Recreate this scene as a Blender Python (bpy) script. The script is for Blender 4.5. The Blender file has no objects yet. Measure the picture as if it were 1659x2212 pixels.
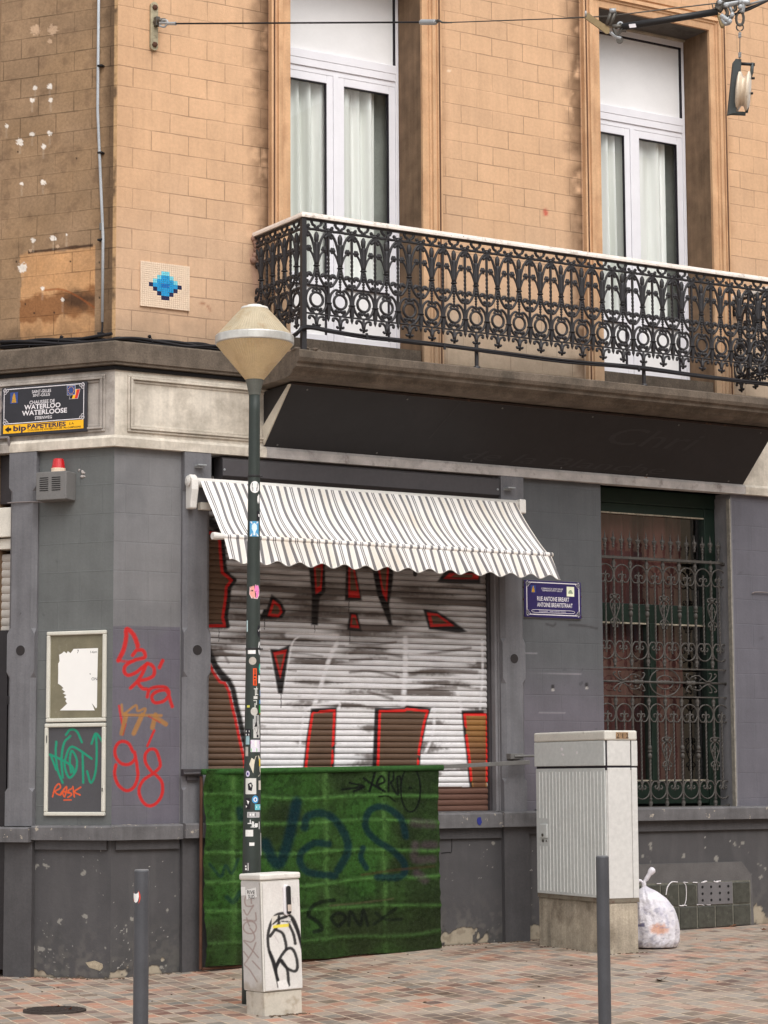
import bpy, math, random
import numpy as np
from mathutils import Vector
random.seed(7); rng = np.random.default_rng(7)
SC = bpy.context.scene
COL = SC.collection
rad = math.radians

# ------------------------------------------------------------------ camera
F = 5000.; W = 1659.; H = 2212.            # picture measured at 1659 x 2212
PH = rad(58.4); PL = rad(58.4 + 67.3); TH = math.atan(574 / 5000.); RO = rad(.3); HC = 1.6
hd = np.array([math.cos(PH), math.sin(PH), 0]); rt = np.array([math.sin(PH), -math.cos(PH), 0])
FW = hd * math.cos(TH) + np.array([0, 0, math.sin(TH)]); up = np.cross(rt, FW)
RT = rt * math.cos(RO) - up * math.sin(RO); UP = up * math.cos(RO) + rt * math.sin(RO)
def ray(x, y): return FW + RT * (x - W / 2) / F - UP * (y - H / 2) / F
_d = ray(238, 2115); _t = -HC / _d[2]; CP = np.array([-_t * _d[0], -_t * _d[1], HC])
LD = np.array([math.cos(PL), math.sin(PL), 0]); LN = np.array([-math.sin(PL), math.cos(PL), 0])
if LN.dot(CP) < 0: LN = -LN
cam = bpy.data.cameras.new('camera'); co = bpy.data.objects.new('camera', cam); COL.objects.link(co)
cam.sensor_fit = 'VERTICAL'; cam.sensor_height = 36; cam.sensor_width = 27; cam.lens = F / H * 36
cam.clip_end = 2000; cam.clip_start = .1
from mathutils import Matrix
co.matrix_world = Matrix(((RT[0], UP[0], -FW[0], CP[0]), (RT[1], UP[1], -FW[1], CP[1]), (RT[2], UP[2], -FW[2], CP[2]), (0, 0, 0, 1)))
SC.camera = co
SC.render.resolution_x = 768; SC.render.resolution_y = 1024
# ------------------------------------------------------------------ world, sun, exposure
SUN_EL, SUN_AZ = rad(52), rad(-98)          # azimuth of the direction towards the sun, from +x
w = bpy.data.worlds.new("World"); SC.world = w; w.use_nodes = True
nt = w.node_tree; bg = nt.nodes['Background']
sky = nt.nodes.new('ShaderNodeTexSky'); sky.sky_type = 'NISHITA'; sky.sun_disc = False
sky.sun_elevation = SUN_EL; sky.sun_rotation = math.pi / 2 - SUN_AZ; sky.dust_density = 3; sky.air_density = 1.2
hs = nt.nodes.new('ShaderNodeHueSaturation'); hs.inputs['Saturation'].default_value = .16
nt.links.new(sky.outputs[0], hs.inputs['Color']); nt.links.new(hs.outputs[0], bg.inputs[0]); bg.inputs[1].default_value = .15
sl = bpy.data.lights.new('sun', 'SUN'); sl.energy = 1.15; sl.angle = rad(50); sl.color = (1, .985, .965)
so = bpy.data.objects.new('sun', sl); COL.objects.link(so)
sd = Vector((math.cos(SUN_EL) * math.cos(SUN_AZ), math.cos(SUN_EL) * math.sin(SUN_AZ), math.sin(SUN_EL)))
so.rotation_euler = (-sd).to_track_quat('-Z', 'Y').to_euler(); so.location = (0, -10, 20)
SC.view_settings.view_transform = 'Standard'; SC.view_settings.look = 'None'
SC.view_settings.exposure = .5; SC.view_settings.gamma = 1

# ------------------------------------------------------------------ measuring helpers: picture point -> point on a real plane
def R(x, y, o=0):
    d = ray(x, y); t = (-o - CP[1]) / d[1]; p = CP + t * d; return p[0], p[2]
def L(x, y, o=0):
    d = ray(x, y); t = (o - CP.dot(LN)) / d.dot(LN); p = CP + t * d; return p.dot(LD), p[2]
def Zp(x, y, z):
    d = ray(x, y); t = (z - HC) / d[2]; return CP + t * d
def atd(x, y, dist): return CP + ray(x, y) * dist
def proj(P):
    q = P - CP; w_ = q @ FW; return W / 2 + F * (q @ RT) / w_, H / 2 - F * (q @ UP) / w_
def gz(x): return float(np.interp(x, [-3, 0, 3.2, 4.2, 6.7, 14], [-.02, 0, .13, .14, .18, .28]))
def FR(u, z, o=0): return (u, -o, z)
def FL(u, z, o=0): p = LD * u + LN * o; return (p[0], p[1], z)
MIT = -.513

# ------------------------------------------------------------------ materials
def lin(c): return tuple(((v / 255) / 12.92 if v / 255 <= .04045 else ((v / 255 + .055) / 1.055) ** 2.4) for v in c)
def s(r, g, b, k=1.): return tuple(min(1, v * k) for v in lin((r, g, b)))
MATS = {}
def mat(name, col=None, rough=.75, var=.12, vs=6., bump=.15, bs=60., metal=0., spec=.35, attr=False, streak=0., speck=None, spk=(.66, 14.), dist=.004, brick=None, fine=.06, dirt=None):
    if name in MATS: return MATS[name]
    m = bpy.data.materials.new(name); m.use_nodes = True; MATS[name] = m
    n = m.node_tree.nodes; l = m.node_tree.links; p = n['Principled BSDF']
    p.inputs['Roughness'].default_value = rough; p.inputs['Metallic'].default_value = metal
    p.inputs['Specular IOR Level'].default_value = spec
    geo = n.new('ShaderNodeNewGeometry'); pos = geo.outputs['Position']
    if attr:
        a = n.new('ShaderNodeAttribute'); a.attribute_name = 'Col'; c = a.outputs['Color']
    else:
        a = n.new('ShaderNodeRGB'); a.outputs[0].default_value = (*col, 1); c = a.outputs[0]
    def noise(scale, det=4, r=.6, vec=None):
        t = n.new('ShaderNodeTexNoise'); t.inputs['Scale'].default_value = scale; t.inputs['Detail'].default_value = det
        t.inputs['Roughness'].default_value = r; l.new(vec or pos, t.inputs['Vector']); return t.outputs['Fac']
    def mulv(c, fac, amt):
        mr = n.new('ShaderNodeMapRange'); mr.inputs[1].default_value = .3; mr.inputs[2].default_value = .7
        mr.inputs[3].default_value = 1 - amt; mr.inputs[4].default_value = 1 + amt; l.new(fac, mr.inputs[0])
        mx = n.new('ShaderNodeVectorMath'); mx.operation = 'SCALE'; l.new(c, mx.inputs[0]); l.new(mr.outputs[0], mx.inputs[3]); return mx.outputs[0]
    if var: c = mulv(c, noise(vs), var)
    if fine: c = mulv(c, noise(vs * 14 if vs < 20 else 200, 2), fine)
    if streak:
        mp = n.new('ShaderNodeMapping'); mp.inputs['Scale'].default_value = (9, 9, .7); l.new(pos, mp.inputs[0])
        c = mulv(c, noise(1.5, 4, .65, mp.outputs[0]), streak)
    def over(c, fac, col2):
        mx = n.new('ShaderNodeMix'); mx.data_type = 'RGBA'; l.new(fac, mx.inputs[0]); l.new(c, mx.inputs[6]); mx.inputs[7].default_value = (*col2, 1); return mx.outputs[2]
    def ramp(fac, a, b, v=1.):
        mr = n.new('ShaderNodeMapRange'); mr.inputs[1].default_value = a; mr.inputs[2].default_value = b; mr.inputs[4].default_value = v; l.new(fac, mr.inputs[0]); return mr.outputs[0]
    if speck: c = over(c, ramp(noise(spk[1], 5, .7), spk[0], spk[0] + .02), speck)
    if dirt: c = over(c, ramp(noise(dirt[1], 6, .7), dirt[2], dirt[2] + .18, dirt[3]), dirt[0])
    hts = noise(bs, 5, .65)
    if brick:
        bw, bh, ms, ox, oz, dark = brick; dv_ = 1 if dark < .6 else .3
        uv = n.new('ShaderNodeUVMap'); mp = n.new('ShaderNodeMapping'); mp.inputs['Location'].default_value = (ox, oz, 0); l.new(uv.outputs[0], mp.inputs[0])
        ns = n.new('ShaderNodeTexNoise'); ns.inputs['Scale'].default_value = 3; l.new(mp.outputs[0], ns.inputs['Vector'])
        ad = n.new('ShaderNodeVectorMath'); ad.operation = 'MULTIPLY_ADD'; ad.inputs[1].default_value = (.012, .012, 0); l.new(ns.outputs['Color'], ad.inputs[0]); l.new(mp.outputs[0], ad.inputs[2])
        br = n.new('ShaderNodeTexBrick'); br.inputs['Scale'].default_value = 1; br.inputs['Brick Width'].default_value = bw; br.inputs['Row Height'].default_value = bh
        br.inputs['Mortar Size'].default_value = ms; br.inputs['Mortar Smooth'].default_value = .4; br.inputs['Color1'].default_value = (1 - .04 * dv_, 1 - .036 * dv_, 1 - .03 * dv_, 1); br.inputs['Color2'].default_value = (1 + .035 * dv_, 1 + .03 * dv_, 1 + .02 * dv_, 1); br.inputs['Mortar'].default_value = (1, 1, 1, 1)
        l.new(ad.outputs[0], br.inputs['Vector'])
        mm = n.new('ShaderNodeVectorMath'); mm.operation = 'MULTIPLY'; l.new(c, mm.inputs[0]); l.new(br.outputs['Color'], mm.inputs[1]); c = mm.outputs[0]
        jn = n.new('ShaderNodeMath'); jn.operation = 'MULTIPLY'; l.new(br.outputs['Fac'], jn.inputs[0]); l.new(ramp(noise(2.2, 4), .35, .6, .8), jn.inputs[1])
        if dark < 1: 
            k = n.new('ShaderNodeMix'); k.data_type = 'RGBA'; l.new(jn.outputs[0], k.inputs[0]); l.new(c, k.inputs[6])
            sc_ = n.new('ShaderNodeVectorMath'); sc_.operation = 'SCALE'; sc_.inputs[3].default_value = dark; l.new(c, sc_.inputs[0]); l.new(sc_.outputs[0], k.inputs[7]); c = k.outputs[2]
        hh = n.new('ShaderNodeMath'); hh.operation = 'MULTIPLY_ADD'; hh.inputs[1].default_value = -1.2; l.new(br.outputs['Fac'], hh.inputs[0]); l.new(hts, hh.inputs[2]); hts = hh.outputs[0]
    l.new(c, p.inputs['Base Color'])
    if bump:
        b = n.new('ShaderNodeBump'); b.inputs['Strength'].default_value = bump; b.inputs['Distance'].default_value = dist; l.new(hts, b.inputs['Height']); l.new(b.outputs[0], p.inputs['Normal'])
    return m

# ------------------------------------------------------------------ mesh builder
class MB:
    def __init__(self): self.v = []; self.f = []; self.uv = None
    def add(self, vs, fs):
        k = len(self.v); self.v += [tuple(map(float, p)) for p in vs]; self.f += [tuple(i + k for i in f) for f in fs]
    def hexa(self, p):   # 8 corners: bottom 4 ring, top 4 ring
        self.add(p, [(0, 3, 2, 1), (4, 5, 6, 7), (0, 1, 5, 4), (1, 2, 6, 5), (2, 3, 7, 6), (3, 0, 4, 7)])
    def box(self, fr, u0, u1, z0, z1, o0, o1):
        if isinstance(fr, tuple): pass
        self.hexa([fr(u0, z0, o0), fr(u1, z0, o0), fr(u1, z0, o1), fr(u0, z0, o1), fr(u0, z1, o0), fr(u1, z1, o0), fr(u1, z1, o1), fr(u0, z1, o1)])
    def quad(self, a, b, c, d): self.add([a, b, c, d], [(0, 1, 2, 3)])
    def tube(self, pts, r, n=6, cap=True, flat=None):
        P = [np.array(p, float) for p in pts]; m = len(P)
        rs = r if hasattr(r, '__len__') else [r] * m
        T = []
        for i in range(m):
            a = P[min(i + 1, m - 1)] - P[max(i - 1, 0)]; T.append(a / (np.linalg.norm(a) + 1e-12))
        ref = np.array([0, 0, 1.]) if abs(T[0][2]) < .9 else np.array([1., 0, 0])
        N = np.cross(T[0], ref); N /= np.linalg.norm(N); k = len(self.v)
        for i in range(m):
            N = N - T[i] * N.dot(T[i]); N /= (np.linalg.norm(N) + 1e-12); B = np.cross(T[i], N)
            for j in range(n):
                a = 2 * math.pi * j / n; self.v.append(tuple(P[i] + rs[i] * (math.cos(a) * N + math.sin(a) * B)))
        for i in range(m - 1):
            for j in range(n):
                j2 = (j + 1) % n; self.f.append((k + i * n + j, k + i * n + j2, k + (i + 1) * n + j2, k + (i + 1) * n + j))
        if cap: self.f.append(tuple(k + j for j in range(n))[::-1]); self.f.append(tuple(k + (m - 1) * n + j for j in range(n)))
    def lathe(self, c, prof, n=24, ax=None, arc=None):   # prof (r, h) about axis z (or ax) from c
        A = np.array(ax if ax is not None else (0, 0, 1.), float); A /= np.linalg.norm(A)
        ref = np.array([0, 0, 1.]) if abs(A[2]) < .9 else np.array([1., 0, 0]); N = np.cross(A, ref); N /= np.linalg.norm(N); B = np.cross(A, N)
        c = np.array(c, float); k = len(self.v)
        for r_, h_ in prof:
            for j in range(n):
                a = 2 * math.pi * j / n; self.v.append(tuple(c + A * h_ + r_ * (math.cos(a) * N + math.sin(a) * B)))
        for i in range(len(prof) - 1):
            for j in range(n):
                j2 = (j + 1) % n; self.f.append((k + i * n + j, k + i * n + j2, k + (i + 1) * n + j2, k + (i + 1) * n + j))
        self.f.append(tuple(k + j for j in range(n))[::-1]); self.f.append(tuple(k + (len(prof) - 1) * n + j for j in range(n)))
    def ball(self, c, r, n=6, sq=(1, 1, 1)):
        k = len(self.v); m = 5
        for i in range(m + 1):
            t = math.pi * i / m
            for j in range(n):
                a = 2 * math.pi * j / n; rr = max(math.sin(t), .02)
                self.v.append((c[0] + r * sq[0] * rr * math.cos(a), c[1] + r * sq[1] * rr * math.sin(a), c[2] + r * sq[2] * math.cos(t)))
        for i in range(m):
            for j in range(n):
                j2 = (j + 1) % n; self.f.append((k + i * n + j, k + (i + 1) * n + j, k + (i + 1) * n + j2, k + i * n + j2))
    def prism(self, fr, poly, o0, o1):    # poly of (u,z)
        n = len(poly); k = len(self.v)
        for o in (o0, o1):
            for u, z in poly: self.v.append(tuple(fr(u, z, o)))
        self.f.append(tuple(range(k, k + n))[::-1]); self.f.append(tuple(range(k + n, k + 2 * n)))
        for i in range(n): j = (i + 1) % n; self.f.append((k + i, k + j, k + n + j, k + n + i))
    def sweep(self, fr, prof, u0, u1, miter=False, miter1=False):  # prof of (o,z) closed
        n = len(prof); k = len(self.v)
        for o, z in prof: self.v.append(tuple(fr(MIT * o if miter else u0, z, o)))
        for o, z in prof: self.v.append(tuple(fr(u1, z, o)))
        for i in range(n): j = (i + 1) % n; self.f.append((k + i, k + j, k + n + j, k + n + i))
        self.f.append(tuple(range(k, k + n))[::-1]); self.f.append(tuple(range(k + n, k + 2 * n)))
    def build(self, name, m, parent=None, smooth=False, bevel=0):
        me = bpy.data.meshes.new(name); me.from_pydata(self.v, [], self.f); me.update()
        if self.uv is not None:
            ul = me.uv_layers.new(name='UVMap'); idx = np.zeros(len(me.loops), dtype=np.int32); me.loops.foreach_get('vertex_index', idx)
            ul.data.foreach_set('uv', np.array(self.uv, dtype=np.float32)[idx].ravel())
        if isinstance(m, str): m = MATS[m]
        me.materials.append(m)
        if smooth: me.polygons.foreach_set('use_smooth', [True] * len(me.polygons))
        o = bpy.data.objects.new(name, me); COL.objects.link(o)
        if parent: o.parent = parent
        if bevel:
            b = o.modifiers.new('bevel', 'BEVEL'); b.width = bevel; b.segments = 2; b.limit_method = 'ANGLE'
        return o
def empty(name, label, cat, loc=(0, 0, 0), group=None):
    o = bpy.data.objects.new(name, None); o.empty_display_size = .1; COL.objects.link(o)
    return tag(o, label, cat, group)
def tag(o, label=None, cat=None, group=None, kind=None):
    if label: o['label'] = label
    if cat: o['category'] = cat
    if group: o['group'] = group
    if kind: o['kind'] = kind
    return o

# ------------------------------------------------------------------ numpy noise and paint
def vn(x, y, sc, seed=0):
    x = x * sc + seed * 17.3; y = y * sc + seed * 9.1; xi = np.floor(x).astype(np.int64); yi = np.floor(y).astype(np.int64); fx = x - xi; fy = y - yi
    fx = fx * fx * (3 - 2 * fx); fy = fy * fy * (3 - 2 * fy)
    def h_(a, b):
        n_ = (a * 374761393 + b * 668265263 + seed * 974634777) & 0x7fffffff; n_ = ((n_ ^ (n_ >> 13)) * 1274126177) & 0x7fffffff; return ((n_ ^ (n_ >> 16)) & 0xffff) / 65535.
    return (h_(xi, yi) * (1 - fx) + h_(xi + 1, yi) * fx) * (1 - fy) + (h_(xi, yi + 1) * (1 - fx) + h_(xi + 1, yi + 1) * fx) * fy
def fbm(x, y, sc, seed=0, o=4):
    t = 0; a = .5
    for i in range(o): t = t + a * vn(x, y, sc * 2 ** i, seed + i); a *= .5
    return t / (1 - .5 ** o)
def sst(a, b, x): t = np.clip((x - a) / (b - a), 0, 1); return t * t * (3 - 2 * t)
def smooth_pts(p, n=5):
    p = [np.array(q, float) for q in p]
    if len(p) < 3: return p
    out = []; q = [2 * p[0] - p[1]] + p + [2 * p[-1] - p[-2]]
    for i in range(1, len(q) - 2):
        for k in range(n):
            t = k / n; out.append(.5 * ((2 * q[i]) + (-q[i - 1] + q[i + 1]) * t + (2 * q[i - 1] - 5 * q[i] + 4 * q[i + 1] - q[i + 2]) * t * t + (-q[i - 1] + 3 * q[i] - 3 * q[i + 1] + q[i + 2]) * t ** 3))
    out.append(p[-1]); return out
class Paint:
    def __init__(self, X, Y, base): self.X = X; self.Y = Y; self.c = np.array(base, float); self.c = np.broadcast_to(self.c, (len(X), 3)).copy()
    def mix(self, a, col): a = np.clip(a, 0, 1)[:, None]; self.c = self.c * (1 - a) + np.array(col) * a
    def dist(self, pts):
        d = np.full(len(self.X), 1e9)
        for a, b in zip(pts[:-1], pts[1:]):
            ax, ay = a; bx, by = b; vx, vy = bx - ax, by - ay; L2 = vx * vx + vy * vy + 1e-9
            t = np.clip(((self.X - ax) * vx + (self.Y - ay) * vy) / L2, 0, 1); d = np.minimum(d, (self.X - ax - t * vx) ** 2 + (self.Y - ay - t * vy) ** 2)
        return np.sqrt(d)
    def stroke(self, pts, w, col, soft=.35, al=1., sm=True):
        d = self.dist(smooth_pts(pts) if sm else pts) + (vn(self.X, self.Y, .6, 5) - .5) * w * .12; self.mix(al * (1 - sst(w / 2 * (1 - soft), w / 2 * (1 + soft), d)), col)
    def inside(self, pts):
        r_ = np.zeros(len(self.X), bool); n = len(pts)
        for i in range(n):
            ax, ay = pts[i]; bx, by = pts[(i + 1) % n]
            if ay == by: continue
            c_ = ((ay > self.Y) != (by > self.Y)) & (self.X < (bx - ax) * (self.Y - ay) / (by - ay) + ax); r_ ^= c_
        return r_
    def poly(self, pts, col, soft=1.2, al=1.):
        d = self.dist(list(pts) + [pts[0]]); d = np.where(self.inside(pts), -d, d); self.mix(al * (1 - sst(-soft, soft, d)), col)
        return d
def grid(name, fr, us, zs, m, parent, ofn=None, colfn=None, holes=(), smooth=False):
    us = np.unique(np.round(us, 5)); zs = np.unique(np.round(zs, 5)); U, Z = np.meshgrid(us, zs); U = U.ravel(); Z = Z.ravel()
    O = ofn(U, Z) if ofn else np.zeros(len(U))
    if fr is FR: P = np.stack([U, -O, Z], 1)
    else: P = U[:, None] * LD + O[:, None] * LN; P[:, 2] = Z
    return gridP(name, P, U, Z, len(us), len(zs), m, parent, colfn, holes, smooth)
def gridP(name, P, U, Z, nu, nz, m, parent, colfn=None, holes=(), smooth=False):
    i = np.arange(nz - 1)[:, None] * nu + np.arange(nu - 1)[None, :]; q = np.stack([i, i + 1, i + nu + 1, i + nu], -1).reshape(-1, 4)
    if len(holes):
        cu = U[q].mean(1); cz = Z[q].mean(1); k = np.ones(len(q), bool)
        for (a, b, c, d) in holes: k &= ~((cu > a) & (cu < b) & (cz > c) & (cz < d))
        q = q[k]
    me = bpy.data.meshes.new(name); me.vertices.add(len(P)); me.vertices.foreach_set('co', P.astype(np.float32).ravel())
    me.loops.add(q.size); me.loops.foreach_set('vertex_index', q.ravel().astype(np.int32)); me.polygons.add(len(q))
    me.polygons.foreach_set('loop_start', (np.arange(len(q)) * 4).astype(np.int32)); me.update(calc_edges=True)
    ul = me.uv_layers.new(name='UVMap'); ul.data.foreach_set('uv', np.stack([U, Z], 1)[q.ravel()].astype(np.float32).ravel())
    if colfn:
        c = np.clip(colfn(U, Z, *proj(P)), 0, 1); ca = me.color_attributes.new('Col', 'FLOAT_COLOR', 'POINT')
        ca.data.foreach_set('color', np.concatenate([c, np.ones((len(c), 1))], 1).astype(np.float32).ravel())
    if isinstance(m, str): m = MATS[m]
    me.materials.append(m)
    me.polygons.foreach_set('use_smooth', [smooth] * len(me.polygons)); me.validate()
    o = bpy.data.objects.new(name, me); COL.objects.link(o)
    if parent: o.parent = parent
    return o
def ar(a, b, st): return np.linspace(a, b, max(2, int(round(abs(b - a) / st)) + 1))
def text(name, txt, m, parent, fn, u, z, size, sx=1., bold=0., align='CENTER', wid=None, shear=0, ext=.001):
    cu = bpy.data.curves.new(name, 'FONT'); cu.body = txt; cu.size = 1; cu.align_x = align; cu.offset = bold; cu.shear = shear; cu.resolution_u = 3
    t = bpy.data.objects.new(name, cu); COL.objects.link(t); dg = bpy.context.evaluated_depsgraph_get(); me = bpy.data.meshes.new_from_object(t.evaluated_get(dg)); bpy.data.objects.remove(t)
    v = np.zeros(len(me.vertices) * 3); me.vertices.foreach_get('co', v); v = v.reshape(-1, 3)
    if wid: sx = wid / ((v[:, 0].max() - v[:, 0].min()) * size)
    hcap = .7
    P = np.array([fn(u + a * size * sx, z + b * size) for a, b, _ in v]); me.vertices.foreach_set('co', P.ravel()); me.update()
    me.materials.clear(); me.materials.append(MATS[m]); me.name = name
    o = bpy.data.objects.new(name, me); COL.objects.link(o)
    if parent: o.parent = parent
    return o

# converters from the enlarged views used for measuring
def c2(x, y): return (378 + x * .2604, 945 + y * .2604)
def c6(x, y): return (405 + x * .2604, 1296 + y * .2604)
def c7(x, y): return (756 + x * .2604, 1296 + y * .2604)
def c3(x, y): return (756 + x * .293, 945 + y * .293)
def c5(x, y): return (x * .2766, 1323 + y * .2766)
def cB(x, y): return (405 + x * .3419, 1620 + y * .3419)
def cC(x, y): return (507.6 + x * .1578, 1863 + y * .1578)
def c1(x, y): return (x * .3906, y * .3906)

# ------------------------------------------------------------------ material set
mat('ochre_wall', attr=True, rough=.9, var=.07, vs=2.5, streak=.05, bump=.5, bs=90, brick=(.35, .174, .0055, -.15, .07, .5), fine=.05, spec=.15)
mat('soot_wall', attr=True, rough=.9, var=.14, vs=3, bump=.4, bs=70, brick=(.35, .174, .006, .1, .07, .42), fine=.12, spec=.15)
mat('trim', attr=True, rough=.88, var=.1, vs=4, bump=.3, bs=60, spec=.15, streak=.1)
mat('grey_paint', attr=True, rough=.62, var=.06, vs=4, bump=.45, bs=25, fine=.04, spec=.3, speck=s(160, 155, 145), spk=(.775, 26))
mat('grey_blocks', attr=True, rough=.6, var=.08, vs=4, streak=.06, bump=.45, bs=25, fine=.04, spec=.3, brick=(.42, .24, .005, .1, .05, .9), speck=s(160, 155, 145), spk=(.79, 24))
mat('base_paint', s(72, 70, 71), rough=.7, var=.16, vs=3, bump=.5, bs=22, fine=.08, speck=s(150, 145, 135), spk=(.735, 18), streak=.08)
mat('ledge_paint', s(98, 96, 97), rough=.65, var=.18, vs=6, bump=.7, bs=30, speck=s(170, 160, 146), spk=(.635, 15), streak=.15)
mat('pil_paint', s(106, 105, 108), rough=.65, var=.13, vs=4, bump=.8, bs=20, streak=.14, speck=s(78, 76, 78), spk=(.69, 17))
mat('dark_frame', s(62, 58, 60), rough=.5, var=.12, bump=.1)
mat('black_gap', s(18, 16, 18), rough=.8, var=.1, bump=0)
mat('stone', s(100, 89, 78), rough=.9, var=.28, vs=5, bump=.6, bs=45, fine=.18, dirt=(s(60, 54, 46), 3., .5, .7), streak=.15)
mat('plaster_white', s(205, 196, 182), rough=.85, var=.14, vs=3, bump=.3, bs=40, dirt=(s(148, 138, 124), 2.2, .46, .7), streak=.12)
mat('plaster_dirty', s(168, 160, 152), rough=.85, var=.16, vs=4, bump=.3, bs=40, dirt=(s(110, 102, 94), 2.6, .45, .7), streak=.15)
mat('strip_paint', s(178, 172, 168), rough=.7, var=.2, vs=7, bump=.6, bs=30, dirt=(s(95, 84, 78), 6., .56, .85), speck=s(150, 98, 60), spk=(.7, 3.5))
mat('upvc', s(232, 230, 234), rough=.35, var=.03, bump=.02, fine=.01, spec=.4)
mat('upvc_panel', s(236, 234, 233), rough=.5, var=.04, vs=3, bump=.05, fine=.01)
mat('gasket_gap', s(28, 22, 32), rough=.6, var=0, bump=0)
mat('reveal', s(122, 98, 76), rough=.9, var=.25, vs=5, bump=.5, bs=30, speck=s(215, 195, 160), spk=(.72, 9.), streak=.2)
mat('iron', s(42, 40, 42), rough=.5, var=.15, vs=20, bump=.25, bs=120, spec=.4)
mat('grille_iron', s(74, 70, 66), rough=.6, var=.25, vs=20, bump=.25, bs=120)
mat('handrail', s(225, 215, 205), rough=.55, var=.12, vs=8, bump=.25, bs=40, dirt=(s(120, 100, 84), 9., .56, .9), speck=s(70, 60, 52), spk=(.66, 16))
mat('cable', s(24, 22, 25), rough=.55, var=.2, bump=.1)
mat('board_black', s(33, 30, 31), rough=.5, var=.18, vs=2, bump=.2, bs=8, speck=s(52, 48, 48), spk=(.7, 9.), streak=.1)
mat('board_ghost', s(54, 51, 52), rough=.7, var=.05, bump=0)
mat('board_edge', s(205, 196, 180), rough=.8, var=.1)
mat('roller_box', s(74, 71, 73), rough=.45, var=.08, vs=2, bump=.05)
mat('shutter_paint', attr=True, rough=.5, var=.07, vs=10, bump=.15, bs=80, spec=.35, fine=.06)
mat('slats', s(196, 190, 182), rough=.55, var=.08, bump=.05)
mat('cream_metal', s(214, 208, 196), rough=.5, var=.08)
mat('awning_metal', s(220, 216, 210), rough=.4, var=.05, bump=.03)
mat('turf', attr=True, rough=.95, var=.3, vs=35, bump=1., bs=260, fine=.3, spec=.1, dist=.012)
mat('frame_metal', s(105, 103, 100), rough=.5, var=.15, bump=.1)
mat('rust', s(80, 52, 38), rough=.8, var=.3, bump=.2)
mat('cab_rib', s(198, 200, 197), rough=.5, var=.04, vs=2, bump=.05, spec=.35)
mat('cab_white', s(204, 202, 198), rough=.5, var=.02, vs=2, bump=.05, speck=s(200, 196, 188), spk=(.75, 12))
mat('cab_lid', s(206, 202, 192), rough=.6, var=.08, vs=4, bump=.1, dirt=(s(90, 75, 50), 7., .62, .9))
mat('concrete', s(166, 155, 138), rough=.92, var=.2, vs=5, bump=.7, bs=50, fine=.15, dirt=(s(92, 80, 66), 4., .5, .7), streak=.22)
mat('ctl_paint', attr=True, rough=.55, var=.05, vs=6, bump=.12, bs=60, dirt=(s(160, 150, 140), 9., .62, .5))
mat('ctl_lid', s(216, 212, 204), rough=.55, var=.06, vs=8, dirt=(s(150, 140, 128), 9., .6, .6))
mat('black_plastic', s(38, 37, 38), rough=.45, var=.08)
mat('label_beige', s(186, 170, 158), rough=.6)
mat('bollard', s(74, 75, 79), rough=.45, var=.1, vs=8, bump=.12, spec=.4, speck=s(128, 124, 118), spk=(.7, 24), streak=.08)
mat('post_green', s(50, 57, 53), rough=.5, var=.12, vs=10, bump=.12, spec=.35, speck=s(110, 115, 108), spk=(.76, 30))
mat('zinc', s(165, 168, 170), rough=.4, var=.1, metal=.3, bump=.05)
mat('zinc_dark', s(90, 86, 80), rough=.45, var=.2, metal=.4, bump=.1)
mat('porcelain', s(222, 206, 184), rough=.25, var=.08, vs=8, bump=.03, dirt=(s(120, 60, 30), 9., .58, .85))
mat('frame_green', s(27, 42, 34), rough=.45, var=.15, vs=10, bump=.15, speck=s(140, 130, 110), spk=(.76, 22))
mat('timber', s(176, 164, 146), rough=.8, var=.2, vs=9, bump=.3, streak=.15)
mat('room_dark', s(30, 27, 27), rough=.9, var=.1, bump=0)
mat('alu', s(205, 202, 190), rough=.4, var=.05, bump=.02, spec=.45)
mat('notice_back', s(118, 112, 92), rough=.4, var=.15, vs=8, bump=.05, dirt=(s(160, 155, 140), 9., .62, .5))
mat('paper', s(236, 234, 230), rough=.7, var=.02, bump=.03, fine=0)
mat('ink', s(30, 28, 30), rough=.8, var=0, bump=0, fine=0)
mat('notice_paint', attr=True, rough=.5, var=.04, bump=.05)
mat('enamel_black', s(38, 36, 42), rough=.3, var=.12, vs=8, bump=.05, spec=.5)
mat('enamel_navy', s(48, 40, 88), rough=.3, var=.1, vs=8, bump=.03, spec=.5)
mat('enamel_blue', s(52, 72, 130), rough=.3, var=.05)
mat('enamel_white', s(225, 220, 222), rough=.4, var=.04, bump=0)
mat('enamel_yellow', s(244, 182, 26), rough=.35, var=.04, bump=0)
mat('gold', s(186, 140, 50), rough=.5, var=.3, vs=60)
mat('red', s(206, 52, 46), rough=.4, var=.05)
mat('red_lens', s(190, 20, 26), rough=.12, var=.08, bump=0, spec=.7)
mat('tile_cream', s(224, 202, 178), rough=.5, var=.05, vs=10, bump=.1)
for nm, c in dict(tile_pale=(120, 205, 220), tile_blue=(36, 150, 205), tile_mid=(28, 110, 180), tile_navy=(32, 38, 76)).items(): mat(nm, s(*c), rough=.3, var=.12, vs=30)
mat('leaf', s(200, 96, 44), rough=.7, var=.3, vs=40)
mat('leaf_brown', s(96, 64, 44), rough=.8, var=.3, vs=40)
mat('iron_cover', s(60, 52, 48), rough=.6, var=.3, vs=30, bump=.8, bs=90)
mat('far_wall', s(176, 160, 138), rough=.9, var=.1, bump=0)
mat('far_window', s(60, 64, 70), rough=.2, var=.1, bump=0)
mat('door_black', s(36, 33, 35), rough=.4, var=.1)
mat('filler', s(226, 216, 205), rough=.9, var=.1)

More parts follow.
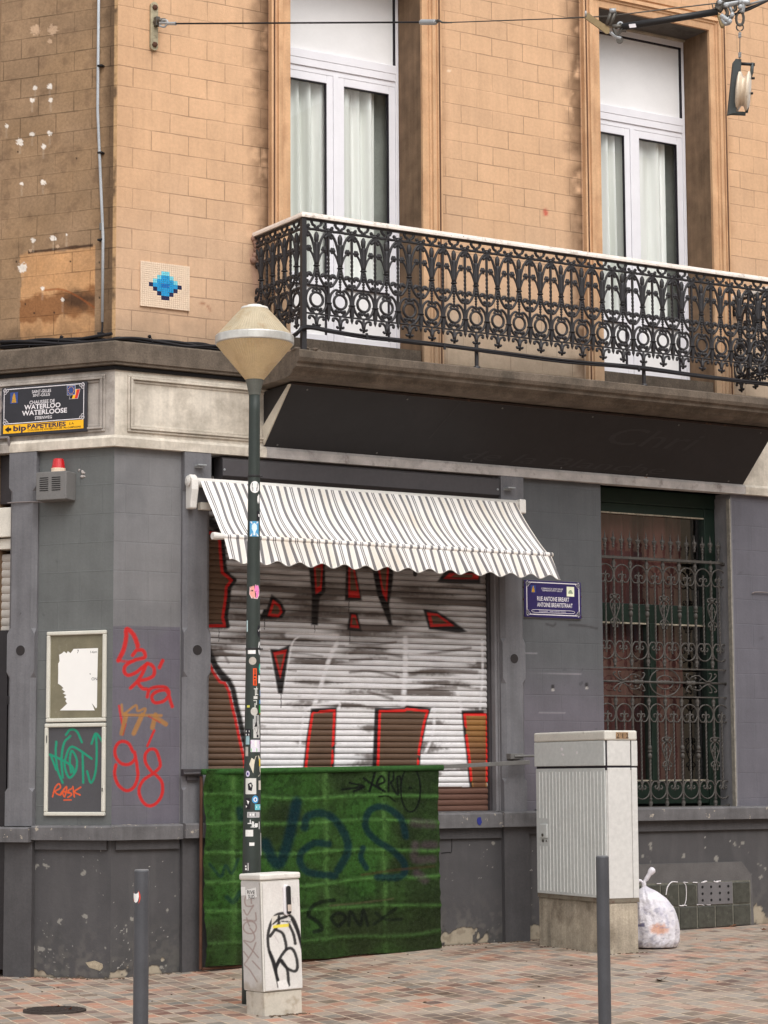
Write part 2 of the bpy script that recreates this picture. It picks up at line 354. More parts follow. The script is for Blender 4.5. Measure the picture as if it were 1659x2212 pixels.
def glass(name, tint=(1, 1, 1), base=.05, rough=.01):
    m = bpy.data.materials.new(name); m.use_nodes = True; MATS[name] = m; n = m.node_tree.nodes; l = m.node_tree.links; n.remove(n['Principled BSDF'])
    t = n.new('ShaderNodeBsdfTransparent'); t.inputs[0].default_value = (*tint, 1); g = n.new('ShaderNodeBsdfGlossy'); g.inputs['Roughness'].default_value = rough
    lw = n.new('ShaderNodeLayerWeight'); lw.inputs[0].default_value = .5; pw_ = n.new('ShaderNodeMath'); pw_.operation = 'POWER'; pw_.inputs[1].default_value = 3; l.new(lw.outputs['Facing'], pw_.inputs[0])
    ad = n.new('ShaderNodeMath'); ad.operation = 'ADD'; ad.inputs[1].default_value = base; l.new(pw_.outputs[0], ad.inputs[0]); mx = n.new('ShaderNodeMixShader'); l.new(ad.outputs[0], mx.inputs[0])
    l.new(t.outputs[0], mx.inputs[1]); l.new(g.outputs[0], mx.inputs[2]); l.new(mx.outputs[0], n['Material Output'].inputs[0]); return m
glass('pane', (.97, .98, .975), .05); glass('shop_pane', (.82, .83, .83), .2)
def curtainmat(name, a, b, sc=9):
    m = mat(name, a, rough=.9, var=0, bump=0, fine=.02); n = m.node_tree.nodes; l = m.node_tree.links; p = n['Principled BSDF']
    geo = n.new('ShaderNodeNewGeometry'); mp = n.new('ShaderNodeMapping'); mp.inputs['Scale'].default_value = (sc, sc, .35); l.new(geo.outputs['Position'], mp.inputs[0])
    t = n.new('ShaderNodeTexNoise'); t.inputs['Scale'].default_value = 1; t.inputs['Detail'].default_value = 3; l.new(mp.outputs[0], t.inputs['Vector'])
    cr = n.new('ShaderNodeValToRGB'); cr.color_ramp.elements[0].position = .38; cr.color_ramp.elements[1].position = .62; cr.color_ramp.elements[0].color = (*a, 1); cr.color_ramp.elements[1].color = (*b, 1)
    l.new(t.outputs['Fac'], cr.inputs[0]); l.new(cr.outputs[0], p.inputs['Base Color']); return m
curtainmat('curtain', s(226, 228, 222), s(248, 248, 245), 7); curtainmat('shop_curtain', s(84, 44, 42), s(136, 86, 80), 9)

# paving: procedural brick pattern, each sett its own tint
def paving():
    m = bpy.data.materials.new('paving'); m.use_nodes = True; MATS['paving'] = m; n = m.node_tree.nodes; l = m.node_tree.links; p = n['Principled BSDF']
    geo = n.new('ShaderNodeNewGeometry'); mp0 = n.new('ShaderNodeMapping'); mp0.inputs['Rotation'].default_value = (0, 0, rad(PAVE_ANG)); l.new(geo.outputs['Position'], mp0.inputs[0])
    sp_ = n.new('ShaderNodeSeparateXYZ'); l.new(mp0.outputs[0], sp_.inputs[0]); sh_ = n.new('ShaderNodeMath'); sh_.operation = 'MULTIPLY_ADD'; sh_.inputs[1].default_value = PAVE_SHEAR; l.new(sp_.outputs[1], sh_.inputs[0]); l.new(sp_.outputs[0], sh_.inputs[2])
    mp = n.new('ShaderNodeCombineXYZ'); l.new(sh_.outputs[0], mp.inputs[0]); l.new(sp_.outputs[1], mp.inputs[1])
    ns = n.new('ShaderNodeTexNoise'); ns.inputs['Scale'].default_value = 6; ns.inputs['Detail'].default_value = 3; l.new(mp.outputs[0], ns.inputs['Vector'])
    ad = n.new('ShaderNodeVectorMath'); ad.operation = 'MULTIPLY_ADD'; ad.inputs[1].default_value = (.03, .03, 0); l.new(ns.outputs['Color'], ad.inputs[0]); l.new(mp.outputs[0], ad.inputs[2])
    br = n.new('ShaderNodeTexBrick'); br.inputs['Scale'].default_value = 1; br.inputs['Brick Width'].default_value = .185; br.inputs['Row Height'].default_value = .14; br.inputs['Mortar Size'].default_value = .009
    br.inputs['Mortar Smooth'].default_value = .6; br.inputs['Color1'].default_value = (0, 0, 0, 1); br.inputs['Color2'].default_value = (1, 1, 1, 1); br.inputs['Mortar'].default_value = (.5, .5, .5, 1); l.new(ad.outputs[0], br.inputs['Vector'])
    cr = n.new('ShaderNodeValToRGB'); e = cr.color_ramp; e.interpolation = 'CONSTANT'
    cols = [(0, (104, 106, 100)), (.1, (158, 142, 128)), (.2, (172, 122, 98)), (.3, (136, 132, 124)), (.38, (172, 156, 140)), (.47, (104, 62, 48)), (.53, (150, 122, 108)), (.62, (122, 110, 92)), (.68, (186, 122, 92)), (.76, (160, 153, 142)), (.84, (92, 80, 62)), (.88, (182, 138, 114)), (.95, (76, 46, 40))]
    while len(e.elements) < len(cols): e.elements.new(.5)
    for el, (po, c) in zip(e.elements, cols): el.position = po; el.color = (*lin(c), 1)
    l.new(br.outputs['Color'], cr.inputs[0]); c = cr.outputs[0]
    def noise(scale, det=4, vec=None):
        t = n.new('ShaderNodeTexNoise'); t.inputs['Scale'].default_value = scale; t.inputs['Detail'].default_value = det; t.inputs['Roughness'].default_value = .65; l.new(vec or geo.outputs['Position'], t.inputs['Vector']); return t.outputs['Fac']
    def mr(f, a, b, c_, d): q = n.new('ShaderNodeMapRange'); [setattr(q.inputs[i + 1], 'default_value', v) for i, v in enumerate((a, b, c_, d))]; l.new(f, q.inputs[0]); return q.outputs[0]
    def mixc(f, a, b): q = n.new('ShaderNodeMix'); q.data_type = 'RGBA'; l.new(f, q.inputs[0]); l.new(a, q.inputs[6]); q.inputs[7].default_value = (*b, 1); return q.outputs[2]
    c = mixc(mr(noise(.55, 4), .45, .66, .0, .5), c, lin((186, 172, 156)))       # dusty lime bloom over worn zones
    c = mixc(mr(noise(9, 5), .4, .7, .2, .55), c, lin((166, 148, 136)))
    c = mixc(mr(noise(.9, 3), .52, .66, 0, .62), c, lin((84, 58, 46)))
    c = mixc(mr(noise(5.5, 2), .7, .72, 0, .5), c, lin((70, 60, 54)))
    sc_ = n.new('ShaderNodeVectorMath'); sc_.operation = 'SCALE'; l.new(c, sc_.inputs[0]); l.new(mr(noise(45, 4), .3, .7, .82, 1.15), sc_.inputs[3]); c = sc_.outputs[0]
    mo = n.new('ShaderNodeMath'); mo.operation = 'MULTIPLY'; l.new(br.outputs['Fac'], mo.inputs[0]); l.new(mr(noise(2.3, 3), .35, .6, .65, 1.), mo.inputs[1])
    mcol = n.new('ShaderNodeMix'); mcol.data_type = 'RGBA'; l.new(mr(noise(5, 3), .58, .68, 0, 1), mcol.inputs[0]); mcol.inputs[6].default_value = (*lin((206, 188, 164)), 1); mcol.inputs[7].default_value = (*lin((98, 80, 66)), 1)
    q = n.new('ShaderNodeMix'); q.data_type = 'RGBA'; l.new(mo.outputs[0], q.inputs[0]); l.new(c, q.inputs[6]); l.new(mcol.outputs[2], q.inputs[7]); l.new(q.outputs[2], p.inputs['Base Color'])
    p.inputs['Roughness'].default_value = .52; p.inputs['Specular IOR Level'].default_value = .45
    hh = n.new('ShaderNodeMath'); hh.operation = 'MULTIPLY_ADD'; hh.inputs[1].default_value = -1.5; l.new(br.outputs['Fac'], hh.inputs[0]); l.new(noise(25, 4), hh.inputs[2])
    b = n.new('ShaderNodeBump'); b.inputs['Strength'].default_value = .6; b.inputs['Distance'].default_value = .008; l.new(hh.outputs[0], b.inputs['Height']); l.new(b.outputs[0], p.inputs['Normal'])
PAVE_ANG = 100; PAVE_SHEAR = .3
paving()

# ================================================================== THE GROUND
def ground():
    m = MB(); xs = [-90, -3, 0, 1.6, 3.2, 3.7, 4.2, 5.4, 6.7, 10, 14, 120]; ys = [-120, -8, 0, 120]
    for y in ys:
        for x in xs: m.v.append((x, y, gz(x)))
    n = len(xs)
    for j in range(len(ys) - 1):
        for i in range(n - 1): a = j * n + i; m.f.append((a, a + 1, a + n + 1, a + n))
    g = m.build('pavement', 'paving'); tag(g, kind='structure', label='pavement of worn pink and grey rectangular setts')
ground()

# ================================================================== THE CORNER BUILDING
B = empty('corner_building', 'ochre and grey painted corner house with graffitied shop shutter on its ground floor', 'building')
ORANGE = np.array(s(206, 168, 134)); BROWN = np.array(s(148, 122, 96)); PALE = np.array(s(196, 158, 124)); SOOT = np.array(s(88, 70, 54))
W1 = (1.653, 3.03); W2 = (5.05, 6.415); ZT = 8.96; ZW = 5.42; DEP = .37
SUR = .2
def col_R(U, Z, X, Y):
    c = np.broadcast_to(ORANGE, (len(U), 3)).copy()
    def mx(a, col): nonlocal c; a = np.clip(a, 0, 1)[:, None]; c = c * (1 - a) + np.array(col) * a
    n1 = fbm(U, Z, 1.6, 3); n2 = fbm(U, Z, 7, 11)
    mx(.35 * sst(.45, .7, n1), s(212, 172, 136))
    mx(.75 * (1 - sst(.05, .55, U + (n1 - .5) * .5)) * sst(5.2, 6.5, 9.2 - Z * .3), PALE)
    mx(.8 * (1 - sst(5.6, 7.1, Z + (n1 - .5) * 1.1)), s(198, 166, 138)); mx(.8 * (1 - sst(5.5, 6.2, Z + (n1 - .5) * .6)) * (U > 1.6), s(196, 180, 160))
    for xe, wd in ((W1[0] - SUR, .26), (W2[0] - SUR, .26)):
        d = xe - U; a = (d > 0) * (1 - sst(0, wd, d + (n2 - .5) * .22)); mx(a * sst(.26, .52, n2 + .12 * sst(5.5, 9, Z)) * .95, s(98, 74, 55)); mx((d > 0) * (1 - sst(0, .035, d + (n2 - .5) * .03)) * .75, s(80, 60, 46))
    for xe in (W1[1] + SUR, W2[1] + SUR):
        d = U - xe; a = (d > 0) * (1 - sst(0, .1, d + (n2 - .5) * .1)); mx(a * .4, s(150, 112, 80))
    mx(.5 * (1 - sst(5.2, 5.65, Z + (n2 - .5) * .35)), s(140, 122, 104))
    P_ = Paint(X, Y, c); P_.stroke([(1178, 455), (1179, 462)], 9, s(190, 70, 60), .5, .8)
    P_.stroke([(968, 152), (971, 153)], 6, s(230, 205, 175), .3); P_.stroke(c1q((1100, 1670), (1145, 1690), (1165, 1720)), 3, s(150, 90, 60), .6, .6)
    P_.stroke([(545, 545), (552, 600), (560, 660)], 14, s(176, 140, 120), .7, .7)
    return P_.c
def c1q(*p): return [c1(*q) for q in p]
SPL = [(195, 165, 34, 1), (290, 165, 34, 1), (275, 225, 16, 1), (195, 485, 16, 0), (275, 478, 18, 0), (178, 555, 16, 0), (280, 553, 16, 0), (35, 698, 13, 0), (178, 740, 17, 0), (275, 738, 17, 0), (110, 785, 24, 0), (240, 812, 18, 0), (120, 1015, 12, 0), (238, 1008, 18, 0),
       (183, 1330, 16, 0), (295, 1318, 20, 0), (368, 1298, 8, 0), (125, 1482, 30, 0), (235, 1595, 13, 0), (347, 1658, 13, 0), (168, 1385, 12, 1), (318, 1362, 12, 1)]
def col_L(U, Z, X, Y):
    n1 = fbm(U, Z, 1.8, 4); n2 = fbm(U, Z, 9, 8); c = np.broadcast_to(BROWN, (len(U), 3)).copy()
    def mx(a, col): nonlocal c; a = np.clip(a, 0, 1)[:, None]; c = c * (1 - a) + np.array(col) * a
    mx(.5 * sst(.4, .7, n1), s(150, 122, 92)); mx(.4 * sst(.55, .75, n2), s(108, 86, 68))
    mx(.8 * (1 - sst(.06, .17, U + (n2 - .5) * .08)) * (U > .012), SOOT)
    patch = (U > .2) * (U < .9 + .05 * n2) * (1 - sst(6.02, 6.06, Z + (n2 - .5) * .06)); mx(patch * (.55 + .4 * n2), s(200, 152, 106))
    mx(patch * .8 * sst(.45, .7, 1 - abs(Z - 5.55) * 4 + (n2 - .5)), s(120, 78, 48))
    mx(.85 * (U < .5) * (U > .2) * (1 - sst(.02, .12, abs(Z - 5.6) + (n2 - .5) * .2)), s(70, 52, 40))
    mx(.9 * (1 - sst(.0, .012, abs(Z - 6.05) - .006 + (n2 - .5) * .02)) * (U > .22) * (U < .85), s(62, 44, 34))
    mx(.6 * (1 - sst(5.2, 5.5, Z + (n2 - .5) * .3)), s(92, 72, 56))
    mx(.8 * (U < .035) * sst(.3, .6, n2), s(196, 160, 118))
    P_ = Paint(X, Y, c)
    for x, y, r_, k in SPL:
        px, py = c1(x, y); d = np.hypot(X - px, (Y - py) * 1.0); r2 = r_ * .3906 * .8
        nn = fbm(X, Y, .35, int(x)); a = 1 - sst(-.6, .6, d - r2 * (.35 + 1.25 * nn))
        P_.mix(a * (.8 if k else .95), s(196, 166, 138) if k else s(228, 220, 210))
        if not k: P_.mix((1 - sst(0, 4, np.abs(X - px))) * (Y > py) * (Y < py + 26) * .25 * nn, s(225, 210, 190))
    P_.stroke(c1q((250, 1605), (340, 1600), (430, 1640), (520, 1700)), 4, s(140, 80, 45), .6, .7)
    for x, y in ((90, 1445), (390, 1445), (550, 1450), (140, 1680), (550, 1645), (190, 1730), (300, 1727), (98, 838), (423, 875)): P_.stroke([c1(x, y), c1(x, y + 3)], 3.2, s(50, 38, 32), .4)
    return P_.c
us = np.concatenate([ar(0, W1[0], .014), ar(W1[0], W1[1], .2), ar(W1[1], W2[0], .02), ar(W2[0], W2[1], .2), ar(W2[1], 9.6, .04)])
zs = np.concatenate([ar(4.9, 5.14, .02), ar(5.14, ZT, .02), ar(ZT, 10.6, .05)])
grid('upper_wall', FR, us, zs, 'ochre_wall', B, colfn=col_R, holes=[(W1[0], W1[1], 5.14, ZT), (W2[0], W2[1], 5.14, ZT)])
o = grid('side_upper_wall', FL, ar(0, 1.15, .0075), ar(4.9, 8.6, .0075), 'soot_wall', B, colfn=col_L); o['label'] = 'soot-browned upper side wall with white filler marks'
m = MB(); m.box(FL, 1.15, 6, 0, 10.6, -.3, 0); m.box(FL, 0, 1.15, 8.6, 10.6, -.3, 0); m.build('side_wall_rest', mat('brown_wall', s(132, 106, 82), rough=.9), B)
# roof slab closing the block so that no light leaks in, and back walls
m = MB(); m.add([(-3.6, 5, 10.6), (0, 0, 10.6), (9.6, 0, 10.6), (9.6, 9, 10.6), (-3.6, 9, 10.6), (-3.6, 5, 10.75), (0, 0, 10.75), (9.6, 0, 10.75), (9.6, 9, 10.75), (-3.6, 9, 10.75)], [(0, 1, 2, 3, 4), (5, 6, 7, 8, 9), (0, 1, 6, 5), (1, 2, 7, 6), (2, 3, 8, 7), (3, 4, 9, 8)])
m.box(FR, 9.6, 9.7, 0, 10.7, -9, 0); m.box(FR, -3.6, 9.6, 0, 10.7, -9.1, -9); m.box(FR, .3, 9.5, 4.6, 4.8, -9, -.25)
m.build('roof_slab', mat('roof', s(90, 86, 82)), B)

def col_trim(U, Z, X, Y):
    n1 = fbm(U, Z, 3, 4); n2 = fbm(U * 6, Z * .8, 4, 9); c = np.broadcast_to(np.array(s(205, 165, 128)), (len(U), 3)).copy()
    def mx(a, col): nonlocal c; a = np.clip(a, 0, 1)[:, None]; c = c * (1 - a) + np.array(col) * a
    mx(.6 * sst(.5, .7, n2), s(178, 136, 102)); mx(.8 * (1 - sst(5.3, 6.6, Z + (n1 - .5))), s(182, 156, 130)); return c
def surround(x0, x1):
    # moulded frame round each opening: stepped profile, one grid per side
    prof = [(0, .0), (.0, .05), (.045, .05), (.05, .035), (.065, .035), (.07, .055), (.105, .06), (.11, .04), (.13, .04), (.135, .028), (.2, .028), (.2, -.37)]
    # from outer edge (0) towards the opening (.2)
    for side, xe in ((-1, x0), (1, x1)):
        P = []; U = []; Zz = []; zz = ar(5.17, ZT + SUR, .05)
        for z in zz:
            for (a, o_) in prof:
                a2 = SUR - a; u = xe + side * a2; zc = z
                if z > ZT: zc = min(z, ZT + a2) 
                zc = ZT + a2 if z > ZT + a2 else z
                P.append((u, -o_, zc)); U.append(u); Zz.append(zc)
        gridP('window_surround', np.array(P), np.array(U), np.array(Zz), len(prof), len(zz), 'trim', B, col_trim)
    P = []; U = []; Zz = []; uu = [0, 1]
    for (a, o_) in prof:
        a2 = SUR - a
        for t in uu: u = (x0 - a2) if t == 0 else (x1 + a2); P.append((u, -o_, ZT + a2)); U.append(u); Zz.append(8.)
    gridP('window_surround', np.array(P), np.array(U), np.array(Zz), 2, len(prof), 'trim', B, col_trim)
    m = MB(); m.box(FR, x0 - SUR + .02, x0 - SUR + .034, 5.3, ZT + SUR - .02, .05, .054); m.box(FR, x1 + SUR - .035, x1 + SUR - .02, 5.3, ZT + SUR - .02, .05, .054)
    m.build('window_surround', mat('seam', s(96, 66, 48), rough=.9), B)
    m = MB(); m.box(FR, x1 - .002, x1 + .01, 5.3, ZT, -DEP - .05, -.002); m.build('window_reveal', 'reveal', B)
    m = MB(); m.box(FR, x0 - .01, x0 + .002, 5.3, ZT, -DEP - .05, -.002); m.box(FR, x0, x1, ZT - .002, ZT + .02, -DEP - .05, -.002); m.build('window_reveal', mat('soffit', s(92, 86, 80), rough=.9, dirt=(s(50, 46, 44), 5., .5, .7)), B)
surround(*W1); surround(*W2)

def window(x0, x1):
    o0, o1 = -DEP - .07, -DEP   # frame back / front
    zt, zb = ZT - .02, ZW
    ztr = 8.0; f = MB(); bx = lambda u0, u1, z0, z1, a=o0, b=o1: f.box(FR, u0, u1, z0, z1, a, b)
    FO = .032; x0 += .03; x1 -= .006
    bx(x0, x0 + FO, zb, zt); bx(x1 - FO, x1, zb, zt); bx(x0 + FO, x1 - FO, zb, zb + .05); bx(x0 + FO, x1 - FO, zt - .06, zt)
    bx(x0 + FO, x1 - FO, ztr, ztr + .07); bx(x0 + FO, x1 - FO, ztr - .05, ztr, o0, o1 - .012)
    bx(x0 + FO, x1 - FO, ztr + .07, ztr + .15, o0, o1 + .004)
    W_ = f.build('window', 'upvc', B, bevel=.004)
    t = MB(); t.box(FR, x0 - .02, x1, zt, zt + .03, o0, o1 + .03); t.build('head_trim', 'timber', W_)
    p = MB(); p.box(FR, x0 + FO, x1 - FO, ztr + .15, zt - .06, o0 + .01, o1 - .03); p.build('infill_panel', 'upvc_panel', W_)
    g = MB(); g.box(FR, x1 - FO - .012, x1 - FO, ztr + .15, zt - .06, o1 - .03, o1 - .002); g.box(FR, x0 + FO, x1 - FO - .012, zt - .072, zt - .06, o1 - .03, o1 - .002)
    MW = .026; xm = (x0 + x1) / 2 + .0; zs_t = ztr - .05; zmid = 6.1
    sb = o1 - .015; sa = o0 + .01; op = []
    for (a, b) in ((x0 + FO, xm - MW), (xm + MW, x1 - FO)):
        q = MB(); st = .066
        q.box(FR, a, a + st, zb + .05, zs_t, sa, sb); q.box(FR, b - st, b, zb + .05, zs_t, sa, sb)
        q.box(FR, a + st, b - st, zs_t - .075, zs_t, sa, sb); q.box(FR, a + st, b - st, zb + .05, zb + .13, sa, sb); q.box(FR, a + st, b - st, zmid - .1, zmid, sa, sb)
        q.build('sash', 'upvc', W_, bevel=.004)
        pn = MB(); pn.box(FR, a + st, b - st, zb + .13, zmid - .1, sa + .01, sb - .025); pn.build('lower_panel', 'upvc_panel', W_)
        for (z0, z1) in ((zmid, zs_t - .075), (zb + .13, zmid - .1)):
            g.box(FR, b - st - .011, b - st, z0, z1, sb - .028, sb - .003); g.box(FR, a + st, b - st - .011, z1 - .009, z1, sb - .028, sb - .003)
        gl = MB(); gl.quad(*[FR(u_, z_, sb - .03) for u_, z_ in ((a + st, zmid), (b - st - .011, zmid), (b - st - .011, zs_t - .078), (a + st, zs_t - .078))]); gl.build('pane', 'pane', W_)
    g.build('gasket_gap', 'gasket_gap', W_)  # dark strips draw the rubber seal and the shadow gap beside it
    mm = MB(); mm.box(FR, xm - MW, xm + MW, zb + .05, zs_t, sa, o1 - .004); mm.build('mullion', 'upvc', W_, bevel=.004)
    # curtain and dark room
    U = ar(x0 + .03, x1 - .03, .01); P = []; UU = []; ZZ = []
    for z in ar(zb + .1, zs_t, .2):
        for u in U:
            k = (z - zb) / 2.6; amp = .035 * (1 + .4 * math.sin(u * 7)); gap = 0
            P.append((u, DEP + .135 + amp * math.sin(u * 40 + 2.2 * math.sin(u * 9 + k * .5)) + .02 * math.sin(u * 19 + k), z)); UU.append(u); ZZ.append(z)
    P = np.array(P); n = len(U); gap0, gap1 = x1 - .2, x1 - .02
    keep = []
    gridP('curtain', P, np.array(UU), np.array(ZZ), n, len(P) // n, 'curtain', W_, holes=[(gap0 + .02, gap1 + .1, 0, 20)], smooth=True)
    U2 = ar(x0 + .03, x1 + .29, .02); P2 = [(u, DEP + .25 + .015 * math.sin(u * 31), z) for z in (zb, zt - .8) for u in U2]; gridP('curtain_lining', np.array(P2), np.array(list(U2) * 2), np.array([zb] * len(U2) + [zt] * len(U2)), len(U2), 2, mat('lining', s(168, 172, 164), rough=.9), W_, smooth=True)
    r_ = MB(); r_.box(FR, x0 - .3, x1 + .3, zb - .2, zt + .2, -DEP - 1.6, -DEP - 1.55); r_.box(FR, x0 - .3, x1 + .3, zb - .25, zb - .2, -DEP - 1.6, -DEP - .08); r_.box(FR, x0 - .3, x1 + .3, zt + .2, zt + .25, -DEP - 1.6, -DEP - .08)
    r_.box(FR, x0 - .35, x0 - .3, zb - .25, zt + .25, -DEP - 1.6, -DEP - .08); r_.box(FR, x1 + .3, x1 + .35, zb - .25, zt + .25, -DEP - 1.6, -DEP - .08)
    r_.build('room', mat('room', s(150, 152, 146), rough=.9), W_)
window(*W1); window(*W2)

# cornice band and balcony slab
cor = [(0, 5.0), (.085, 5.01), (.085, 5.03), (.1, 5.035), (.1, 5.19), (.09, 5.205), (0, 5.215)]
m = MB(); m.sweep(FR, cor, 0, 1.26, miter=True); m.sweep(FL, cor, 0, 2.2, miter=True); m.build('cornice', 'stone', B)
slab = [(0, 4.92), (.62, 4.92), (.7, 4.93), (.745, 4.95), (.76, 4.975), (.795, 4.99), (.825, 4.995), (.83, 5.025), (.858, 5.035), (.873, 5.065), (.873, 5.122), (.86, 5.132), (0, 5.145)]
m = MB(); m.sweep(FR, slab, 1.262, 6.73); m.build('balcony_slab', 'stone', B)
m = MB()
for i in range(26):
    a = random.uniform(1.27, 1.5); m.ball((a, -random.uniform(.7, .86), 5.135 + random.uniform(-.01, .012)), random.uniform(.02, .045), 7, (1, 1, .45))
m.build('weathered_stone', 'stone', B, smooth=True)
m = MB(); m.sweep(FR, cor, 6.732, 9.6); m.build('cornice', 'stone', B)
for a, b in (W1, W2): m = MB(); m.box(FR, a + .001, b - .003, 5.1, ZW - .001, -DEP - .1, -.02); m.build('door_step', 'stone', B)

m = MB(); m.sweep(FR, [(0, 4.972), (.05, 4.972), (.06, 4.998), (0, 4.998)], 0, 1.36, miter=True); m.sweep(FL, [(0, 4.972), (.05, 4.972), (.06, 4.998), (0, 4.998)], 0, 2.2, miter=True); m.build('cornice_shadow_strip', 'black_gap', B)  # black strip standing in for the shadow line under the cornice
# fascia band (white moulded plaster)
fas = [(-.05, 4.42), (.03, 4.42), (.03, 4.972), (-.05, 4.972)]
m = MB(); m.sweep(FL, fas, 0, 2.2, miter=True); m.build('fascia', 'plaster_dirty', B)
m = MB(); m.sweep(FR, fas, 0, 1.5, miter=True); m.build('fascia', 'plaster_white', B)
m = MB(); m.sweep(FR, fas, 1.5, 9.6); m.build('fascia', 'plaster_white', B)
st = [(-.05, 4.33), (.06, 4.33), (.065, 4.4), (.045, 4.425), (-.05, 4.425)]
m = MB(); m.sweep(FL, st, 0, .975, miter=True); m.sweep(FR, st, 0, 1.4, miter=True); m.build('fascia_moulding', 'plaster_white', B)
m = MB(); m.sweep(FL, st, .977, 2.2); m.build('fascia_moulding', 'plaster_dirty', B)
m = MB(); m.sweep(FR, st, 1.402, 6.72); m.build('fascia_moulding', 'strip_paint', B)
m = MB(); m.sweep(FR, st, 6.722, 9.6); m.build('fascia_moulding', 'plaster_white', B)
def moulding(fr, u0, u1, z0, z1, name, mt):
    m = MB()
    for k, (w_, o_) in enumerate(((.0, .045), (.022, .06), (.045, .04))):
        a = k * .0; ww = .02
        p, q, r_, t_ = u0 + w_, u1 - w_, z0 + w_, z1 - w_
        m.box(fr, p, q, r_, r_ + ww, .029, o_); m.box(fr, p, q, t_ - ww, t_, .029, o_); m.box(fr, p, p + ww, r_ + ww, t_ - ww, .029, o_ - .001); m.box(fr, q - ww, q, r_ + ww, t_ - ww, .029, o_ - .001)
    m.build(name, mt, B, bevel=.004)
moulding(FL, .07, 1.9, 4.46, 4.94, 'panel_moulding', 'plaster_dirty'); moulding(FR, .1, 1.75, 4.46, 4.94, 'panel_moulding', 'plaster_white')

# ground floor: plain wall faces
GREYU = np.array(s(100, 101, 102)); GREYP = np.array(s(96, 94, 103)); GREYL = np.array(s(90, 92, 92)); SP_RED = s(190, 26, 22); 
def col_corner(U, Z, X, Y):
    n1 = fbm(U, Z, 3, 2); n2 = fbm(U, Z, 12, 6); P_ = Paint(X, Y, s(118, 117, 118))
    P_.mix(sst(1351, 1353, Y + (n2 - .5) * 3 - (X > 285) * (X - 285) * .03), s(98, 94, 103)); P_.mix(.35 * sst(.5, .7, n1), s(98, 98, 100))
    S = lambda pts, w_=7.6, col=SP_RED, soft=.4, al=.92: P_.stroke([c5(*q) for q in pts], w_, col, soft, al)
    S([(925, 375), (965, 290), (985, 200), (990, 130), (1040, 170), (1070, 240), (1075, 265)], 9.5)
    S([(1035, 335), (1070, 295), (1120, 300), (1130, 350), (1060, 370), (985, 410), (970, 460), (1000, 490), (1060, 470), (1110, 430), (1150, 400)])
    S([(920, 372), (1000, 385), (1060, 372)], 6, al=.6)
    S([(1020, 590), (1080, 530), (1120, 460), (1150, 400), (1200, 430), (1200, 490), (1150, 520), (1080, 540), (1110, 590), (1150, 600)])
    S([(1270, 375), (1245, 430)]); S([(1150, 660), (1170, 600), (1240, 580), (1300, 590), (1320, 640), (1280, 690), (1210, 705), (1185, 660), (1220, 620), (1300, 610), (1330, 690), (1345, 735)], 7)
    S([(930, 730), (945, 820), (960, 900)], 5, al=.8); S([(1205, 920), (1150, 1045)], 5)
    OC = s(158, 112, 60)
    for q in ([(950, 945), (985, 800)], [(1045, 945), (1110, 800)], [(1190, 900), (1215, 800)], [(1230, 830), (1295, 872)]): S(q, 10, OC, .3, .85)
    S([(950, 720), (965, 790), (1060, 725), (1075, 770), (1135, 750), (1120, 800)], 5, OC, .4, .8); S([(960, 800), (1260, 805)], 6, OC, .4, .8); S([(1160, 810), (1250, 860)], 3, s(170, 50, 36), .5, .7); S([(985, 870), (960, 960)], 2.5, s(170, 50, 36), .5, .7)
    S([(1040, 1090), (1000, 1020), (940, 1010), (900, 1060), (905, 1130), (950, 1180), (1010, 1185), (1055, 1140), (1050, 1090), (1070, 1200), (1075, 1290), (1040, 1370), (980, 1390), (920, 1340), (895, 1260), (905, 1190)], 6.8)
    S([(1190, 1250), (1140, 1180), (1135, 1110), (1170, 1070), (1215, 1075), (1240, 1130), (1250, 1200), (1200, 1255), (1120, 1310), (1085, 1390), (1110, 1470), (1160, 1510), (1220, 1490), (1265, 1420), (1265, 1330), (1220, 1270), (1190, 1250)], 6.8)
    return P_.c
def col_g(base, seed=1, low=None, zl=2.4):
    def f_(U, Z, X, Y):
        n1 = fbm(U, Z, 2.5, seed); n2 = fbm(U, Z, 14, seed + 3); c = np.broadcast_to(np.array(base), (len(U), 3)).copy(); a = .4 * sst(.4, .7, n1)[:, None]; c = c * (1 - a) + np.array(base) * .86 * a
        if low is not None: a = (1 - sst(zl - .3, zl + .3, Z + (n1 - .5) * .4))[:, None]; c = c * (1 - a) + np.array(low) * a
        d_ = (.5 * sst(.8, .82, n2) * (fbm(U, Z, 3, 77) > .5))[:, None]; c = c * (1 - d_) + np.array(base) * .5 * d_
        return c
    return f_
def col_wall(U, Z, X, Y):
    P_ = Paint(X, Y, col_g(s(86, 87, 89), 5, s(100, 96, 103))(U, Z, X, Y))
    for x, y in ((1108, 1482), (1194, 1486), (1267, 1482), (1112, 1690), (1218, 1640)): P_.stroke([(x, y - 4), (x, y)], 7, s(48, 45, 46), .5); P_.stroke([(x, y + 4), (x + 1, y + 5)], 5, s(170, 165, 160), .5)
    for q in ([(1180, 1348), (1195, 1352), (1200, 1347)], [(1230, 1350), (1262, 1352), (1290, 1358)]): P_.stroke(q, 4, s(58, 55, 56), .6, .8)
    for q in ([(1130, 1452), (1255, 1456)], [(1165, 1539), (1220, 1540)], [(1130, 1410), (1160, 1411)]): P_.stroke(q, 1.6, s(140, 136, 140), .6, .7)
    return P_.c
o = grid('ground_floor_wall', FR, ar(0, .61, .0065), ar(1.2, 4.34, .0065), 'grey_blocks', B, colfn=col_corner); o['label'] = 'grey wall panel sprayed with red lettering and the number 98'
grid('ground_floor_wall', FL, ar(0, .72, .02), ar(1.2, 4.34, .02), 'grey_blocks', B, colfn=col_g(s(100, 102, 101), 3))
